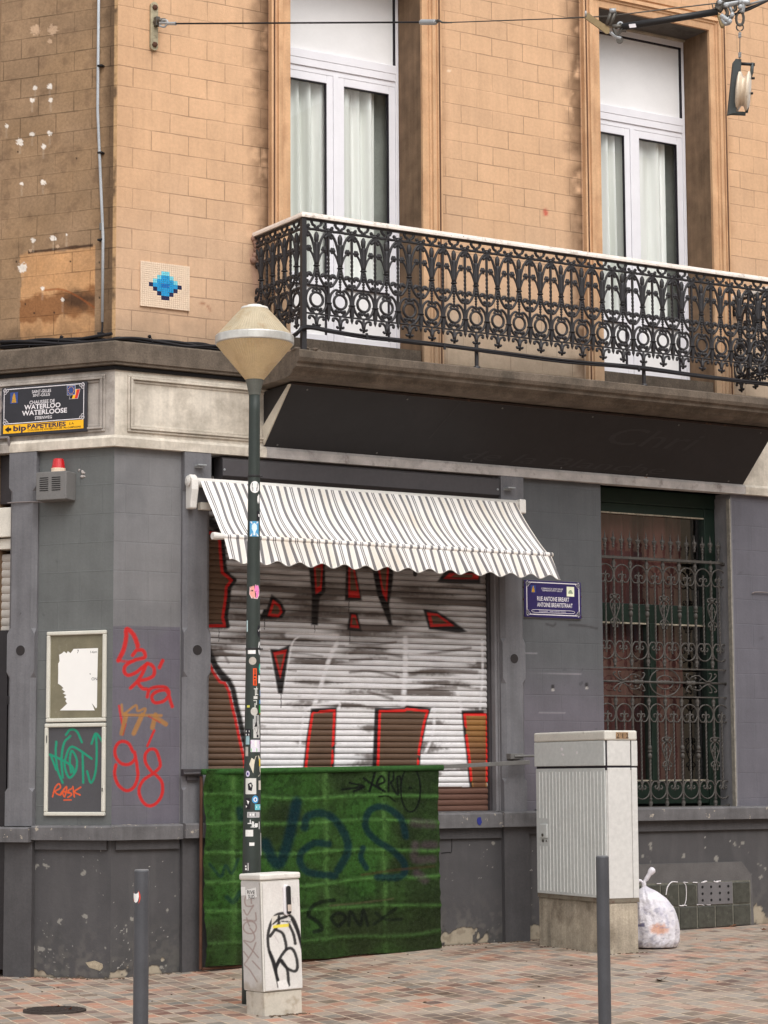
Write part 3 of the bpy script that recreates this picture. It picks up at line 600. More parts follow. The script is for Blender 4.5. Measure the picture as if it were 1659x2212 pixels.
grid('ground_floor_wall', FR, ar(4.07, 5.0, .012), ar(1.2, 4.34, .012), 'grey_blocks', B, colfn=col_wall)
grid('ground_floor_wall', FR, ar(6.58, 9.6, .05), ar(1.2, 4.34, .03), 'grey_blocks', B, colfn=col_g(s(98, 96, 103), 7))
def chipf(U, Z, zg, sd):
    n = fbm(U, Z, 5, sd, 4); return sst(.0, .03, (n - .5) * .55 - (Z - zg - .015) + .03 * (vn(U, Z, 30, sd) - .5))
def mk_base(sd, frame):
    gfn = lambda U: np.interp(U, [-3, 0, 3.2, 4.2, 6.7, 14], [-.02, 0, .13, .14, .18, .28]) if frame is FR else U * 0
    def of(U, Z): return -.004 * chipf(U, Z, gfn(U), sd) + .002 * (fbm(U, Z, 6, sd + 2) - .5)
    def cf(U, Z, X, Y):
        zg = gfn(U); n1 = fbm(U, Z, 3, sd); n2 = fbm(U, Z, 20, sd + 5, 3); c = np.broadcast_to(np.array(s(76, 74, 75)), (len(U), 3)).copy()
        def mx(a, col): nonlocal c; a = np.clip(a, 0, 1)[:, None]; c = c * (1 - a) + np.array(col) * a
        mx(.5 * sst(.45, .7, n1), s(66, 65, 66)); mx(.4 * sst(.5, .75, fbm(U * 3, Z * .6, 4, sd + 9)), s(86, 84, 84))
        low = 1 - sst(0, .55, Z - zg); mx(low * sst(.4, .7, n2) * .45, s(112, 108, 102)); mx(low * sst(.3, .6, n1) * .3, s(58, 58, 54))
        sp = vn(U, Z, 75, sd + 1); mx((sp > .965 - .035 * low) * sst(.35, .6, n1) * .8, s(176, 172, 165)); mx(sst(.78, .8, fbm(U, Z, 9, sd + 31)) * .7, s(150, 146, 138))
        ch = chipf(U, Z, zg, sd); mx(ch * .95, s(158, 148, 130)); mx(ch * sst(.5, .7, n2) * .6, s(120, 108, 92)); mx((ch > .02) * (ch < .4) * .6, s(44, 42, 42)); mx((1 - sst(0, .02, Z - zg)) * .6, s(70, 64, 58)); return c
    return of, cf
mat('base_attr', attr=True, rough=.68, var=.05, vs=8, bump=.55, bs=26, fine=.06, spec=.3)
for frame, u0_, u1_, sd, stp in ((FR, 0, .62, 3, .0065), (FL, 0, .715, 8, .0065), (FR, .86, 3.0, 13, .03), (FR, 3.0, 4.8, 17, .0075), (FR, 4.8, 9.6, 23, .014)):
    of, cf = mk_base(sd, frame); grid('base_wall', frame, ar(u0_, u1_, stp), ar(-.1, 1.22, stp), 'base_attr', B, ofn=of, colfn=cf)
for q_ in ((FR, 0, 9.6), (FL, 0, .72)): m = MB(); m.box(q_[0], q_[1], q_[2], -.2, 1.2, -.3, -.012); m.build('base_core', 'base_paint', B)
# walls have thickness (reveals of the openings)
mat('reveal_grey', s(120, 118, 120), rough=.7, var=.12, bump=.3)
for q_ in ((3.82, 5.0, 1.2, 4.34, -.3, -.004), (6.58, 9.6, 1.2, 4.34, -.3, -.004), (.4, .87, 1.2, 4.34, -.3, -.004), (.87, 3.82, 4.32, 4.42, -.3, -.051)): m = MB(); m.box(FR, *q_); m.build('wall_body', 'reveal_grey', B)
# pilasters with stopped chamfers
def pilaster(fr, u0, u1, o1, z0, z1, hole=True):
    m = MB(); ch = .035
    lev = [(z0, 0), (z0 + .28, 0), (z0 + .31, ch), (2.44, ch), (2.49, 0), (2.8, 0), (2.85, ch), (z1 - .34, ch), (z1 - .3, 0), (z1, 0)]
    k = len(m.v)
    for z, c in lev:
        for (u, o_) in ((u0, -.01), (u0, o1 - c), (u0 + c, o1), (u1 - c, o1), (u1, o1 - c), (u1, -.01)): m.v.append(tuple(fr(u, z, o_)))
    n = 6
    for i in range(len(lev) - 1):
        for j in range(n - 1): a = k + i * n + j; m.f.append((a, a + 1, a + n + 1, a + n))
    m.f.append(tuple(k + j for j in range(n))); m.f.append(tuple(k + (len(lev) - 1) * n + j for j in range(n)))
    p = m.build('pilaster', 'pil_paint', B)
    if hole:
        uc = (u0 + u1) / 2; q = MB(); c = fr(uc, 2.665, o1 - .012); ax = np.array(fr(0, 0, 1.)) - np.array(fr(0, 0, 0))
        q.lathe(c, [(.052, .0), (.052, .013), (.043, .0135), (.043, .0131)], 20, ax); q.build('bolt_collar', 'pil_paint', p, smooth=False)
        q = MB(); q.lathe(c, [(.0425, .0), (.0425, .0145)], 20, ax); q.build('bolt_recess', mat('recess', s(46, 42, 42), rough=.9), p)
    return p
pilaster(FR, .62, .87, .055, 1.22, 4.335); pilaster(FR, 3.83, 4.08, .055, 1.28, 4.335); pilaster(FL, .712, .975, .055, 1.22, 4.335)
for fr, a, b in ((FR, .62, .87), (FR, 3.83, 4.1), (FL, .712, .975)): m = MB(); m.box(fr, a, b, -.2, 1.12 if fr is not FR or a < 3 else 1.17, -.01, .05); m.build('pilaster_base', 'base_paint', B)
# ledge
def ledge(fr, u0, u1, z0, z1, o_, miter=False):
    m = MB(); m.sweep(fr, [(-.02, z0), (o_, z0), (o_ + .004, z1 - .012), (o_ - .008, z1), (-.02, z1 + .008)], u0, u1, miter=miter); return m
for a in ((FL, 0, .708, 1.108, 1.222, .075, True), (FR, 0, .612, 1.108, 1.228, .075, True), (FL, .71, 1.06, 1.09, 1.21, .115), (FR, .614, .9, 1.115, 1.235, .115), (FR, .902, 3.79, 1.155, 1.285, .08), (FR, 3.792, 4.2, 1.158, 1.29, .11), (FR, 4.202, 9.6, 1.19, 1.305, .09)):
    ledge(*a).build('ledge', 'ledge_paint', B)
m = MB(); m.box(FR, .03, .6, 1.03, 1.108, -.01, .03); m.box(FL, .03, .7, 1.03, 1.108, -.01, .03); m.box(FR, .9, 3.82, 1.06, 1.155, -.01, .025); m.box(FR, 4.1, 9.6, 1.09, 1.19, -.01, .03); m.build('ledge_moulding', 'base_paint', B)
pp = [c5q for c5q in [(670, 1270), (740, 1255), (800, 1280), (805, 1310), (780, 1335), (740, 1320), (700, 1310)]]
m = MB(); m.prism(FL, [L(x * .2766, 1728 + y * .2766) for x, y in pp], -.002, .004); mat('chips', s(158, 146, 126), rough=.95, var=.3, vs=20, bump=.8, bs=60, fine=.2); m.build('bare_patch', 'chips', B)

# rolling shutter with sprayed paint
ZS0, ZS1 = 1.3, 4.2; SO = -.13; PITCH = .0512
def o_slat(U, Z): t = ((Z - ZS0) / PITCH) % 1.; return SO + .011 * np.sqrt(np.clip(np.sin(np.pi * np.clip(t * 1.08, 0, 1)), 0, 1)) + .004 * (1 - t) - .002 + .012 * (fbm(U, Z, 2.2, 44, 3) - .5) + .004 * (vn(U, np.floor((Z - ZS0) / PITCH) * 3.1, 3, 9) - .5)
def col_shut(U, Z, X, Y):
    t = ((Z - ZS0) / PITCH) % 1.
    st1 = fbm(U * .8, np.floor((Z - ZS0) / PITCH) * .37 + t * .25, 2.2, 5, 3); st2 = fbm(U, Z, 40, 9, 2); big = fbm(U, Z, 1.1, 21, 3)
    WHT = s(222, 219, 219); BRN = s(96, 82, 74); SIL = s(150, 145, 142)
    P_ = Paint(X, Y, SIL); low = sst(1330, 1520, Y)
    P_.mix(sst(.32, .66, st1 + .26 * low + .25 * (big - .5)), WHT)
    P_.mix((1 - low) * .9 * sst(.55, .3, st1) if False else (1 - sst(.3, .46, st1 + .06 * low + .12 * (st2 - .5))) * .8, s(84, 72, 66))
    P_.mix(.55 * (1 - sst(1235, 1340, Y)) * sst(.35, .6, big), s(116, 110, 106))
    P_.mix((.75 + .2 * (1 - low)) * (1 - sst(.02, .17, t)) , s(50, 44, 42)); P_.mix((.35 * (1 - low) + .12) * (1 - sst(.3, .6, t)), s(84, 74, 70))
    # sweeping shade strokes
    for pts, w_ in (([(0, 440), (200, 430), (430, 470)], 26), ([(0, 500), (180, 490)], 20), ([(480, 470), (700, 440), (1000, 400)], 22), ([(500, 620), (700, 580), (1050, 600)], 30), ([(480, 760), (700, 730), (880, 730)], 26), ([(150, 760), (350, 820)], 24), ([(0, 600), (180, 590), (400, 640)], 22), ([(0, 360), (200, 370), (380, 350)], 20), ([(540, 1010), (600, 1000)], 14)):
        P_.stroke([c7(*q) for q in pts], w_ * .2604, s(92, 80, 74), .8, .75)
    for pts, w_ in (([(870, 440), (1000, 450), (1120, 470)], 14), ([(660, 560), (900, 590)], 14), ([(880, 360), (1300, 380)], 12), ([(280, 400), (340, 520)], 20)):
        P_.stroke([c6(*q) for q in pts], w_ * .2604, s(92, 80, 74), .8, .6)
    for f_, pts, w_ in ((c6, [(1240, 360), (1180, 480), (1110, 700), (1050, 880)], 34), (c6, [(930, 300), (870, 360), (830, 560), (790, 780)], 14), (c6, [(680, 420), (710, 560), (745, 770)], 12), (c6, [(830, 290), (1240, 300)], 40), (c6, [(930, 1250), (950, 1050), (1000, 900), (1240, 850), (1260, 900)], 20), (c7, [(460, 320), (458, 600), (440, 880)], 40), (c7, [(500, 460), (1030, 510)], 38), (c7, [(490, 660), (1060, 640)], 30), (c7, [(890, 770), (920, 870), (920, 900)], 26), (c7, [(700, 900), (690, 1100), (620, 1280)], 24), (c7, [(20, 700), (370, 710)], 32), (c6, [(340, 720), (440, 1050), (480, 1300)], 30), (c6, [(20, 100), (40, 180)], 10), (c7, [(1095, 330), (1100, 600), (1080, 900)], 20)):
        P_.stroke([f_(*q) for q in pts], w_ * .2604, s(222, 219, 220), .6, .9)
    BK = s(34, 30, 30); RD = s(190, 34, 30); BR = s(92, 70, 54); GD = s(146, 104, 56)
    def letter(pts, inner, fill=BR, bw=9, rw=6, rcol=RD, close=True):
        P_.poly(pts, BK, 2.2); 
        P_.poly(inner, RD, 1.5); c_ = np.mean(np.array(inner), 0); inn = [tuple(c_ + (np.array(q) - c_) * .62) for q in inner]
        P_.poly(inn, fill, 1.5)
    def line_letter(pts, fill=BR, red=True, k=7):
        P_.poly(pts, fill, 1.5); pl = list(pts)
    # left upper letter
    seg = [c2(270, 790), c2(365, 800), c2(380, 1000), c2(392, 1120), c2(468, 1185), c2(425, 1240), c2(418, 1340), c2(395, 1490), (485, 1352), (450, 1352)]
    P_.poly([(440, 1100)] + seg + [(440, 1352)], BR, 1.5); P_.stroke([(c[0] + 5, c[1]) for c in seg], 13, BK, .3, 1, False); P_.stroke(seg, 6, RD, .3, 1, False)
    P_.stroke([c2(300, 700), c2(380, 770)], 18, BK, .5)
    seg = [c6(175, 520), c6(215, 600), c6(270, 680), c6(310, 690), c6(345, 760), c6(375, 900), c6(400, 1000), c6(430, 1150), c6(465, 1300), c6(480, 1420)]
    P_.poly([(440, 1440)] + seg + [(440, 1680)], BR, 1.5); P_.stroke([(c[0] + 8, c[1] - 6) for c in seg], 12, BK, .4, 1, False); P_.stroke([c6(180, 420), c6(230, 540), c6(330, 660)], 12, BK, .4); P_.stroke(seg, 6, RD, .3, 1, False)
    letter([c2(800, 1300), c2(880, 1360), c2(920, 1440), c2(890, 1500), c2(790, 1510), c2(720, 1500), c2(760, 1420)], [c2(812, 1345), c2(870, 1390), c2(892, 1450), c2(860, 1490), c2(770, 1480)])
    P_.stroke([c2(720, 1500), c2(745, 1440)], 8, BK, .4)
    letter([c6(685, 405), c6(760, 410), c6(850, 370), c6(790, 780), c6(750, 775)], [c6(712, 435), c6(822, 412), c6(770, 650)], rcol=RD)
    letter([c2(1105, 1040), c2(1245, 1040), c2(1248, 1280), c2(1200, 1330), c2(1185, 1560), c6(1070, 210), c6(1025, 205), c6(1030, 0), c2(1130, 1560), c2(1135, 1300)], [c2(1150, 1030), c2(1228, 1030), c2(1215, 1270), c2(1168, 1300)], BR)
    letter([c2(1420, 1040), c2(1490, 1040), c2(1553, 1355), c2(1408, 1355)], [c2(1440, 1040), c2(1480, 1040), c2(1535, 1330), c2(1440, 1325)])
    letter([c6(1345, 100), c6(1410, 110), c6(1447, 262), c6(1322, 250)], [c6(1362, 120), c6(1395, 125), c6(1425, 235), c6(1350, 225)])
    letter([c3(150, 900), c3(325, 900), c3(318, 1050), c3(290, 1230), (848, 1352), (840, 1350), c3(200, 1160)], [c3(195, 900), c3(290, 900), c3(272, 1210), c3(240, 1150)])
    letter([c3(640, 1065), c3(700, 985), c3(960, 985), c3(960, 1078), c3(720, 1072)], [c3(690, 1040), c3(735, 1000), c3(955, 1000), c3(945, 1045)])
    P_.stroke([c3(480, 960), c3(480, 1010)], 9, BK, .3)
    letter([c7(605, 75), c7(720, 90), c7(850, 170), c7(975, 265), c7(900, 275), c7(655, 245)], [c7(640, 105), c7(725, 115), c7(865, 215), c7(668, 225)])
    for pts, fl in (([c6(1025, 900), c6(1240, 885), c6(1235, 1000), c6(1215, 1420), c6(955, 1420), c6(985, 1150)], BR), ([c7(205, 895), c7(450, 890), c7(470, 875), c7(675, 895), c7(640, 1000), c7(590, 1250), c7(580, 1400), c7(185, 1400)], BR), ([c7(925, 915), c7(1110, 915), c7(1110, 1700), c7(1020, 1700), c7(985, 1500), c7(960, 1250), c7(940, 1100)], GD)):
        P_.poly(pts, BK, 2); c_ = np.mean(np.array(pts), 0); c_[1] += 60 if fl is not GD else 0; inn = [tuple(c_ + (np.array(q) - c_) * np.array([.84, .93])) for q in pts]
        if fl is GD: inn = [(q[0] + 7, q[1] + 9) for q in pts]
        dd = P_.poly(inn, fl, 1); a = (1 - sst(2.0, 3.4, np.abs(dd))) * (Y < 1690) ; P_.mix(a * (fbm(X, Y, .05, 3) > .3), s(212, 36, 30))
        if fl is GD: P_.mix((dd < -3) * sst(1560, 1660, Y + 40 * (big - .5)) * .9, s(96, 64, 48))
    for (a, b) in (((640, 0 + 150), (638, 240)), ((1057, 210), (1057, 265)), ((1348, 255), (1347, 340)), ((263, 240), (261, 345)), ((775, 780), (776, 890)), ((1340, 10), (1340, 100))): P_.stroke([c6(*a), c6(*b)], 1.4, BK, .4)
    P_.mix((Y > 1700) * 1. * (X < 1060), s(104, 74, 62))
    return P_.c
n_z = int((ZS1 - ZS0) / PITCH) * 8
o = grid('roller_shutter', FR, ar(.885, 3.8, .0085), np.concatenate([ZS0 + PITCH * (k + np.array([0, .05, .12, .18, .32, .5, .7, .85, .95])) for k in range(int((ZS1 - ZS0) / PITCH))]), 'shutter_paint', B, ofn=o_slat, colfn=col_shut)
o['label'] = 'closed metal roller shutter covered in silver, brown, black and red graffiti lettering'
m = MB(); m.box(FR, 3.77, 3.83, 1.29, 4.3, -.14, -.085); m.build('shutter_guide', 'dark_frame', B, bevel=.004)
m = MB(); m.box(FR, 3.795, 3.83, 1.29, 4.33, -.085, -.02); m.build('jamb', 'reveal_grey', B, bevel=.004)
m = MB(); m.box(FR, .87, .9, 1.29, 4.3, -.14, -.06); m.build('shutter_guide', 'dark_frame', B, bevel=.004)
m = MB(); m.box(FR, .87, 3.83, 1.2, 1.3, -.25, .0); m.build('shutter_sill', 'ledge_paint', B)
m = MB(); m.prism(lambda u, z, o_: FR(o_, z, u), [(-.12, 4.31), (.02, 4.31), (.045, 4.29), (.045, 4.15), (.0, 4.12), (-.12, 4.12)], .985, 3.825); m.build('shutter_box', 'roller_box', B, bevel=.003)
m = MB(); m.box(FR, .87, 3.83, 3.9, 4.33, -.28, -.14); m.build('shutter_backing', 'black_gap', B)
for x in (1.0, 3.8):
    m = MB(); m.lathe(FR(x, 4.2, .045), [(.01, 0), (.01, .006), (.004, .008)], 8, (0, -1, 0)); m.build('screw', 'zinc', B)

# left-hand opening: header, box and slatted shutter
m = MB(); m.box(FL, .975, 2.3, 3.92, 4.33, -.25, -.09); m.build('header_panel', 'dark_frame', B)
m = MB(); m.box(FL, .985, 2.3, 3.63, 3.88, -.24, -.02); m.box(FL, .985, 2.3, 3.53, 3.62, -.24, -.06); m.build('side_shutter_box', 'cream_metal', B, bevel=.006)
P = []; U = []; Zz = []; zz = np.concatenate([.1 + .068 * k + .068 * np.array([0, .08, .3, .55, .8, .94]) for k in range(50)]); ul = [.975, 1.6, 2.3]
for z in zz:
    t = ((z - .1) / .068) % 1
    for u in ul: P.append(FL(u, z, -.14 + .014 * math.sin(math.pi * t) ** .6)); U.append(u); Zz.append(z)
gridP('side_shutter', np.array(P), np.array(U), np.array(Zz), 3, len(zz), 'slats', B)
m = MB(); m.box(FL, .975, 1.0, 0, 3.6, -.3, -.03); m.build('side_guide', 'dark_frame', B)
m = MB()
for (px0, px1, o_) in ((0, 15, .03), (15, 18, .0)):
    a = L(px1, 1500, o_)[0]; m.box(FL, a, a + .5, .05, 2.84 - .02 * (o_ == 0), o_ - .03, o_)
d = m.build('door', 'door_black', B, bevel=.004)
m = MB(); a = L(17, 1480, .04)[0]; m.box(FL, a - .06, a, 2.22, 2.29, .0, .045); m.box(FL, a - .02, a + .01, 1.15, 1.3, .0, .05); m.build('hinge', 'door_black', d)

# door window on the right with green timber
x0, x1, zb, zt = 5.0, 6.58, 1.31, 4.32; oF = -.25
f = MB(); f.box(FR, x0 - .05, x1 + .05, zt - .12, zt + .02, oF - .08, oF + .02); f.box(FR, x0 - .05, x1 - .08, zt - .21, zt - .12, oF - .08, oF)
f.box(FR, x1 - .14, x1, zb, zt - .12, oF - .08, oF + .01); f.box(FR, x0 - .05, x0 + .06, zb, zt - .12, oF - .08, oF + .01)
f.box(FR, x0, x1 - .14, 3.06, 3.24, oF - .07, oF); f.box(FR, x0, x1 - .14, 1.34, 1.5, oF - .08, oF); f.box(FR, x0, x1 - .14, 1.5, 1.56, oF - .08, oF - .02)
f.box(FR, 5.72, 5.82, 1.56, 3.06, oF - .07, oF + .005); f.box(FR, 5.74, 5.8, 1.56, 3.06, oF - .07, oF + .02)
DW = f.build('door_window', 'frame_green', B, bevel=.006)
m = MB(); m.quad(*[FR(u_, z_, oF - .045) for u_, z_ in ((x0 - .05, 1.55), (x1, 1.55), (x1, zt - .2), (x0 - .05, zt - .2))]); m.build('pane', 'shop_pane', DW)
m = MB(); m.box(FR, x0 + .02, x1 - .14, zt - .222, zt - .21, oF - .03, oF + .004); m.box(FR, x0 + .06, x1 - .15, 3.045, 3.06, oF - .03, oF + .004); m.box(FR, x0 + .06, x1 - .15, 1.555, 1.568, oF - .03, oF + .006)
m.build('putty_line', mat('putty', s(168, 158, 140), rough=.8, var=.3, vs=30, dirt=(s(50, 60, 50), 16, .5, .9)), DW)
U = ar(x0 - .3, x1 - .3, .008); P = []; UU = []; ZZ = []
for z in ar(1.35, zt - .1, .25):
    for u in U: P.append((u, .42 + .02 * math.sin(u * 60 + 2 * math.sin(u * 11)) + .01 * math.sin(u * 23 + z), z)); UU.append(u); ZZ.append(z)
gridP('curtain', np.array(P), np.array(UU), np.array(ZZ), len(U), len(P) // len(U), 'shop_curtain', DW, smooth=True)
m = MB(); m.box(FR, x0 - .6, x1 + .6, 1.1, 4.5, -1.2, -1.15); m.box(FR, x0 - .65, x0 - .6, 1.1, 4.5, -1.2, -.3); m.box(FR, x1 + .6, x1 + .65, 1.1, 4.5, -1.2, -.3); m.box(FR, x0 - .6, x1 + .6, 1.0, 1.1, -1.2, -.3); m.build('room', 'room_dark', DW)
m = MB(); m.box(FR, x1 - .012, x1 + .004, 1.305, zt - .02, -.235, .006); m.build('jamb', 'reveal_grey', DW)
m = MB(); m.box(FR, x1 - .026, x1 - .013, 1.305, 4.28, -.04, .008); m.build('jamb_bead', mat('bead', s(138, 132, 122), rough=.8, var=.25, vs=20), DW)
m = MB(); m.box(FR, x0 - .02, x1, 1.2, 1.312, -.33, -.0); m.build('window_sill', 'ledge_paint', DW)


# ================================================================== wrought iron window grille
GR = empty('window_grille', 'wrought iron grille with spear tips and scrolls in front of the green window', 'grille')
GO = -.12
def g4(x, y): return R(1107 + .3327 * x, 999 + .3327 * y, GO)
def g8(x, y): return R(1107 + .3327 * x, 1377 + .3327 * y, GO)
um0 = g4(655, 620)[0]; um6 = g4(1285, 655)[0]; sp = (um6 - um0) / 6
Zt = dict(tip=g4(975, 460)[1], rail=g4(975, 633)[1], kn0=g4(975, 690)[1], s1=g4(975, 740)[1], o1=g4(975, 960)[1], s2=g8(1000, 85)[1], kn1=g8(1000, 160)[1], r1=g8(1000, 203)[1], med=g8(1000, 292)[1], r2=g8(1000, 385)[1], kn2=g8(1000, 415)[1], s3=g8(1000, 497)[1], o2=g8(1015, 740)[1], s4=g8(1020, 985)[1], kn3=g8(1020, 1075)[1], bot=g8(1020, 1104)[1])
ur = g4(1400, 900)[0]; ul = x0 + .01
TH_ = 1.22
def ftube(name, pts, r, n=6, par=GR, sm=True, cap=True): m = MB(); m.tube(pts, r, n, cap); return m.build(name, 'grille_iron', par, smooth=sm)
# frame
pts = [(ul, Zt['rail'])] + [(ur - .1, Zt['rail'])] + [(ur - .1 + .1 * math.sin(t), Zt['rail'] - .1 + .1 * math.cos(t)) for t in np.linspace(.2, math.pi / 2, 6)] + [(ur, 2.2)] + [(ur, Zt['bot'] + .1)] + [(ur - .1 + .1 * math.cos(t), Zt['bot'] + .1 - .1 * math.sin(t)) for t in np.linspace(.2, math.pi / 2, 6)] + [(ul, Zt['bot'])]
m = MB(); 
for (a, b) in zip(pts[:-1], pts[1:]):
    a = np.array(a); b = np.array(b); d_ = (b - a) / (np.linalg.norm(b - a) + 1e-9); n_ = np.array([-d_[1], d_[0]]) * .012
    q = [a - n_ - d_ * .003, b - n_ + d_ * .003, b + n_ + d_ * .003, a + n_ - d_ * .003]; m.hexa([FR(*p, GO - .022) for p in q] + [FR(*p, GO + .022) for p in q])
m.build('frame', 'grille_iron', GR)
for key in ('r1', 'r2'): m = MB(); m.box(FR, ul, ur, Zt[key] - .006, Zt[key] + .006, GO - .012, GO + .012); m.build('crossbar', 'grille_iron', GR)
def twbar(m, u, z0, z1, r=.007, tw=True):
    r = r * 1.2
    n = max(2, int((z1 - z0) / .012)); k = len(m.v)
    for i in range(n + 1):
        z = z0 + (z1 - z0) * i / n; a0 = i * .5 if tw else 0
        for j in range(4): a = a0 + j * math.pi / 2 + math.pi / 4; m.v.append((u + r * 1.3 * math.cos(a), -GO + r * 1.3 * math.sin(a), z))
    for i in range(n):
        for j in range(4): m.f.append((k + i * 4 + j, k + i * 4 + (j + 1) % 4, k + (i + 1) * 4 + (j + 1) % 4, k + (i + 1) * 4 + j))
def knob(m, u, z, h=.09, r=.021): m.lathe((u, -GO, z - h / 2), [(r * .7, 0), (r * .75, h * .1), (r * .5, h * .15), (r, h * .4), (r * .95, h * .6), (r * .5, h * .85), (r * .85, h * .9), (r * .8, h)], 10)
def knob2(m, u, z): 
    for dz in (-.038, .038): m.lathe((u, -GO, z + dz - .035), [(.008, 0), (.017, .008), (.022, .03), (.018, .05), (.009, .06), (.015, .066), (.009, .07)], 10)
    m.lathe((u, -GO, z - .01), [(.01, 0), (.024, .005), (.024, .015), (.01, .02)], 10)
def spear(m, u, zt):
    m.lathe((u, -GO, zt - .17), [(.006, 0), (.013, .004), (.013, .012), (.007, .016), (.015, .028), (.016, .04), (.008, .047), (.02, .07), (.024, .088), (.012, .1), (.008, .108), (.006, .13), (.001, .17)], 8)
    for g_ in (-1, 1): m.ball((u + g_ * .02, -GO, zt - .085), .011, 6, (1, .8, 1.2)); m.ball((u + g_ * .014, -GO, zt - .105), .009, 6)
def orn(u, z, s_=1):
    m = MB(); T = lambda a, b: (u + a * s_, -GO - .012, z + b * s_)
    m.lathe((u, -GO, z + .085), [(.012, 0), (.024, .008), (.026, .03), (.02, .04), (.03, .046), (.03, .052), (.01, .056)], 10)
    for g_ in (-1, 1):
        m.tube(smooth_pts([T(g_ * .012, .1), T(g_ * .03, .13), T(g_ * .052, .125), T(g_ * .058, .1), T(g_ * .045, .09)], 3), .006, 5); m.ball(T(g_ * .046, .098), .01, 6)
        m.tube(smooth_pts([T(g_ * .02, .09), T(g_ * .052, .06), T(g_ * .052, .01), T(g_ * .04, -.02), T(g_ * .02, -.07), T(g_ * .01, -.09)], 3), .0065, 5)
        m.tube(smooth_pts([T(g_ * .01, .05), T(g_ * .03, .02), T(g_ * .038, .0), T(g_ * .025, -.01)], 3), .005, 5); m.ball(T(g_ * .028, .002), .009, 6)
        m.tube(smooth_pts([T(g_ * .008, -.09), T(g_ * .03, -.1), T(g_ * .052, -.12), T(g_ * .05, -.145), T(g_ * .036, -.14)], 3), .0065, 5); m.ball(T(g_ * .042, -.14), .01, 6)
        m.tube(smooth_pts([T(g_ * .008, -.095), T(g_ * .02, -.13), T(g_ * .03, -.17), T(g_ * .02, -.18)], 3), .006, 5); m.ball(T(g_ * .022, -.174), .009, 6)
    m.lathe((u, -GO, z - .1), [(.01, 0), (.018, .004), (.018, .012), (.01, .016)], 8); return m.build('ornament', 'grille_iron', GR, smooth=True)
mains = [um0 + sp * i for i in range(-1, 7)]
for i, u in enumerate(mains):
    if u < ul: continue
    j = i - 1; m = MB(); twbar(m, u, Zt['r2'] * 0 + Zt['r1'], Zt['rail'] + .02, .0075, False)
    m.build('upright', 'grille_iron', GR)
    for a_ in ((Zt['s2'] + .08, Zt['s1'] - .1, .0085, True), (Zt['bot'], Zt['r2'], .0072, False), (Zt['s4'] + .08, Zt['s3'] - .12, .0085, True)): m = MB(); twbar(m, u, *a_); m.build('twisted_bar' if a_[3] else 'upright', 'grille_iron', GR)
    m = MB(); spear(m, u, Zt['tip'] + .005); m.build('spear_tip', 'grille_iron', GR, smooth=True)
    for zk in (Zt['rail'] - .055, Zt['kn1'], Zt['kn2'], Zt['kn3']): m = MB(); knob(m, u, zk); m.build('knob', 'grille_iron', GR, smooth=True)
    for zk in (Zt['o1'], Zt['o2']):
        if j in (0, 3, 6): orn(u, zk)
        else: m = MB(); knob2(m, u, zk); m.build('knob', 'grille_iron', GR, smooth=True)
for i in range(-1, 7):
    u = um0 + sp * (i + .5)
    if u > ur: continue
    if u - .01 > ul:
        m = MB(); spear(m, u, Zt['tip'] - .005); m.build('spear_tip', 'grille_iron', GR, smooth=True)
        
        for a_ in ((Zt['rail'], Zt['tip'] - .15), (Zt['s2'] - .03, Zt['s1'] + .03), (Zt['s4'], Zt['s3'] + .03)): m = MB(); twbar(m, u, *a_, .006); m.build('twisted_bar', 'grille_iron', GR)
    for key, inv in (('s1', 1), ('s2', -1), ('s3', 1), ('s4', -1)):
        z = Zt[key]; R_ = sp * .47; m = MB()
        for g_ in (-1, 1):
            if u + g_ * R_ < ul: continue
            p_ = [(u + g_ * R_ * math.sin(t), -GO, z + inv * R_ * math.cos(t)) for t in np.linspace(.0, 2.5, 14)]
            p_ += [(u + g_ * a * sp, -GO, z + inv * b * sp) for a, b in ((.1, -.38), (.03, -.25), (.02, -.1), (.1, -.0), (.2, -.02), (.23, -.12), (.15, -.17))]
            m.tube(p_, .0072, 6)
        m.ball((u, -GO, z - inv * .0), .008, 6, (1, 1, 2.2)); m.build('scroll', 'grille_iron', GR, smooth=True)
# middle medallion
um = um0 + 3 * sp; zm = Zt['med']; rz = (Zt['r1'] - Zt['r2']) / 2 - .004
for rx_, rr_ in ((sp * .93, rz), (sp * .5, rz * .5)): ftube('medallion_ring', [(um + rx_ * math.cos(t), -GO, zm + rr_ * math.sin(t)) for t in np.linspace(0, 2 * math.pi, 33)], .0068, 6, cap=False)
m = MB(); m.tube([FR(ul, zm, GO), FR(ur, zm, GO)], .011, 8); m.build('middle_bar', 'grille_iron', GR, smooth=True)
m = MB(); m.lathe(FR(um - .1, zm, GO), [(.01, 0), (.018, .02), (.014, .04), (.022, .06), (.016, .08), (.024, .1), (.016, .12), (.022, .14), (.014, .16), (.018, .18), (.01, .2)], 10, (1, 0, 0))
for g_ in (-1, 1):
    a = um + g_ * (sp * 1.0 + .12); m.lathe(FR(a - .06, zm, GO), [(.01, 0), (.022, .01), (.026, .04), (.018, .06), (.024, .08), (.024, .1), (.01, .12)], 10, (1, 0, 0))
m.lathe(FR(ur - .06, zm, GO), [(.01, 0), (.028, .015), (.026, .04), (.012, .06)], 10, (1, 0, 0)); m.build('knob', 'grille_iron', GR, smooth=True)
m = MB(); m.tube([FR(um, Zt['r2'], GO), FR(um, zm - rz * .5, GO)], .006, 6); m.tube([FR(um, Zt['r1'], GO), FR(um, zm + rz * .5, GO)], .006, 6); m.build('tie_bar', 'grille_iron', GR)
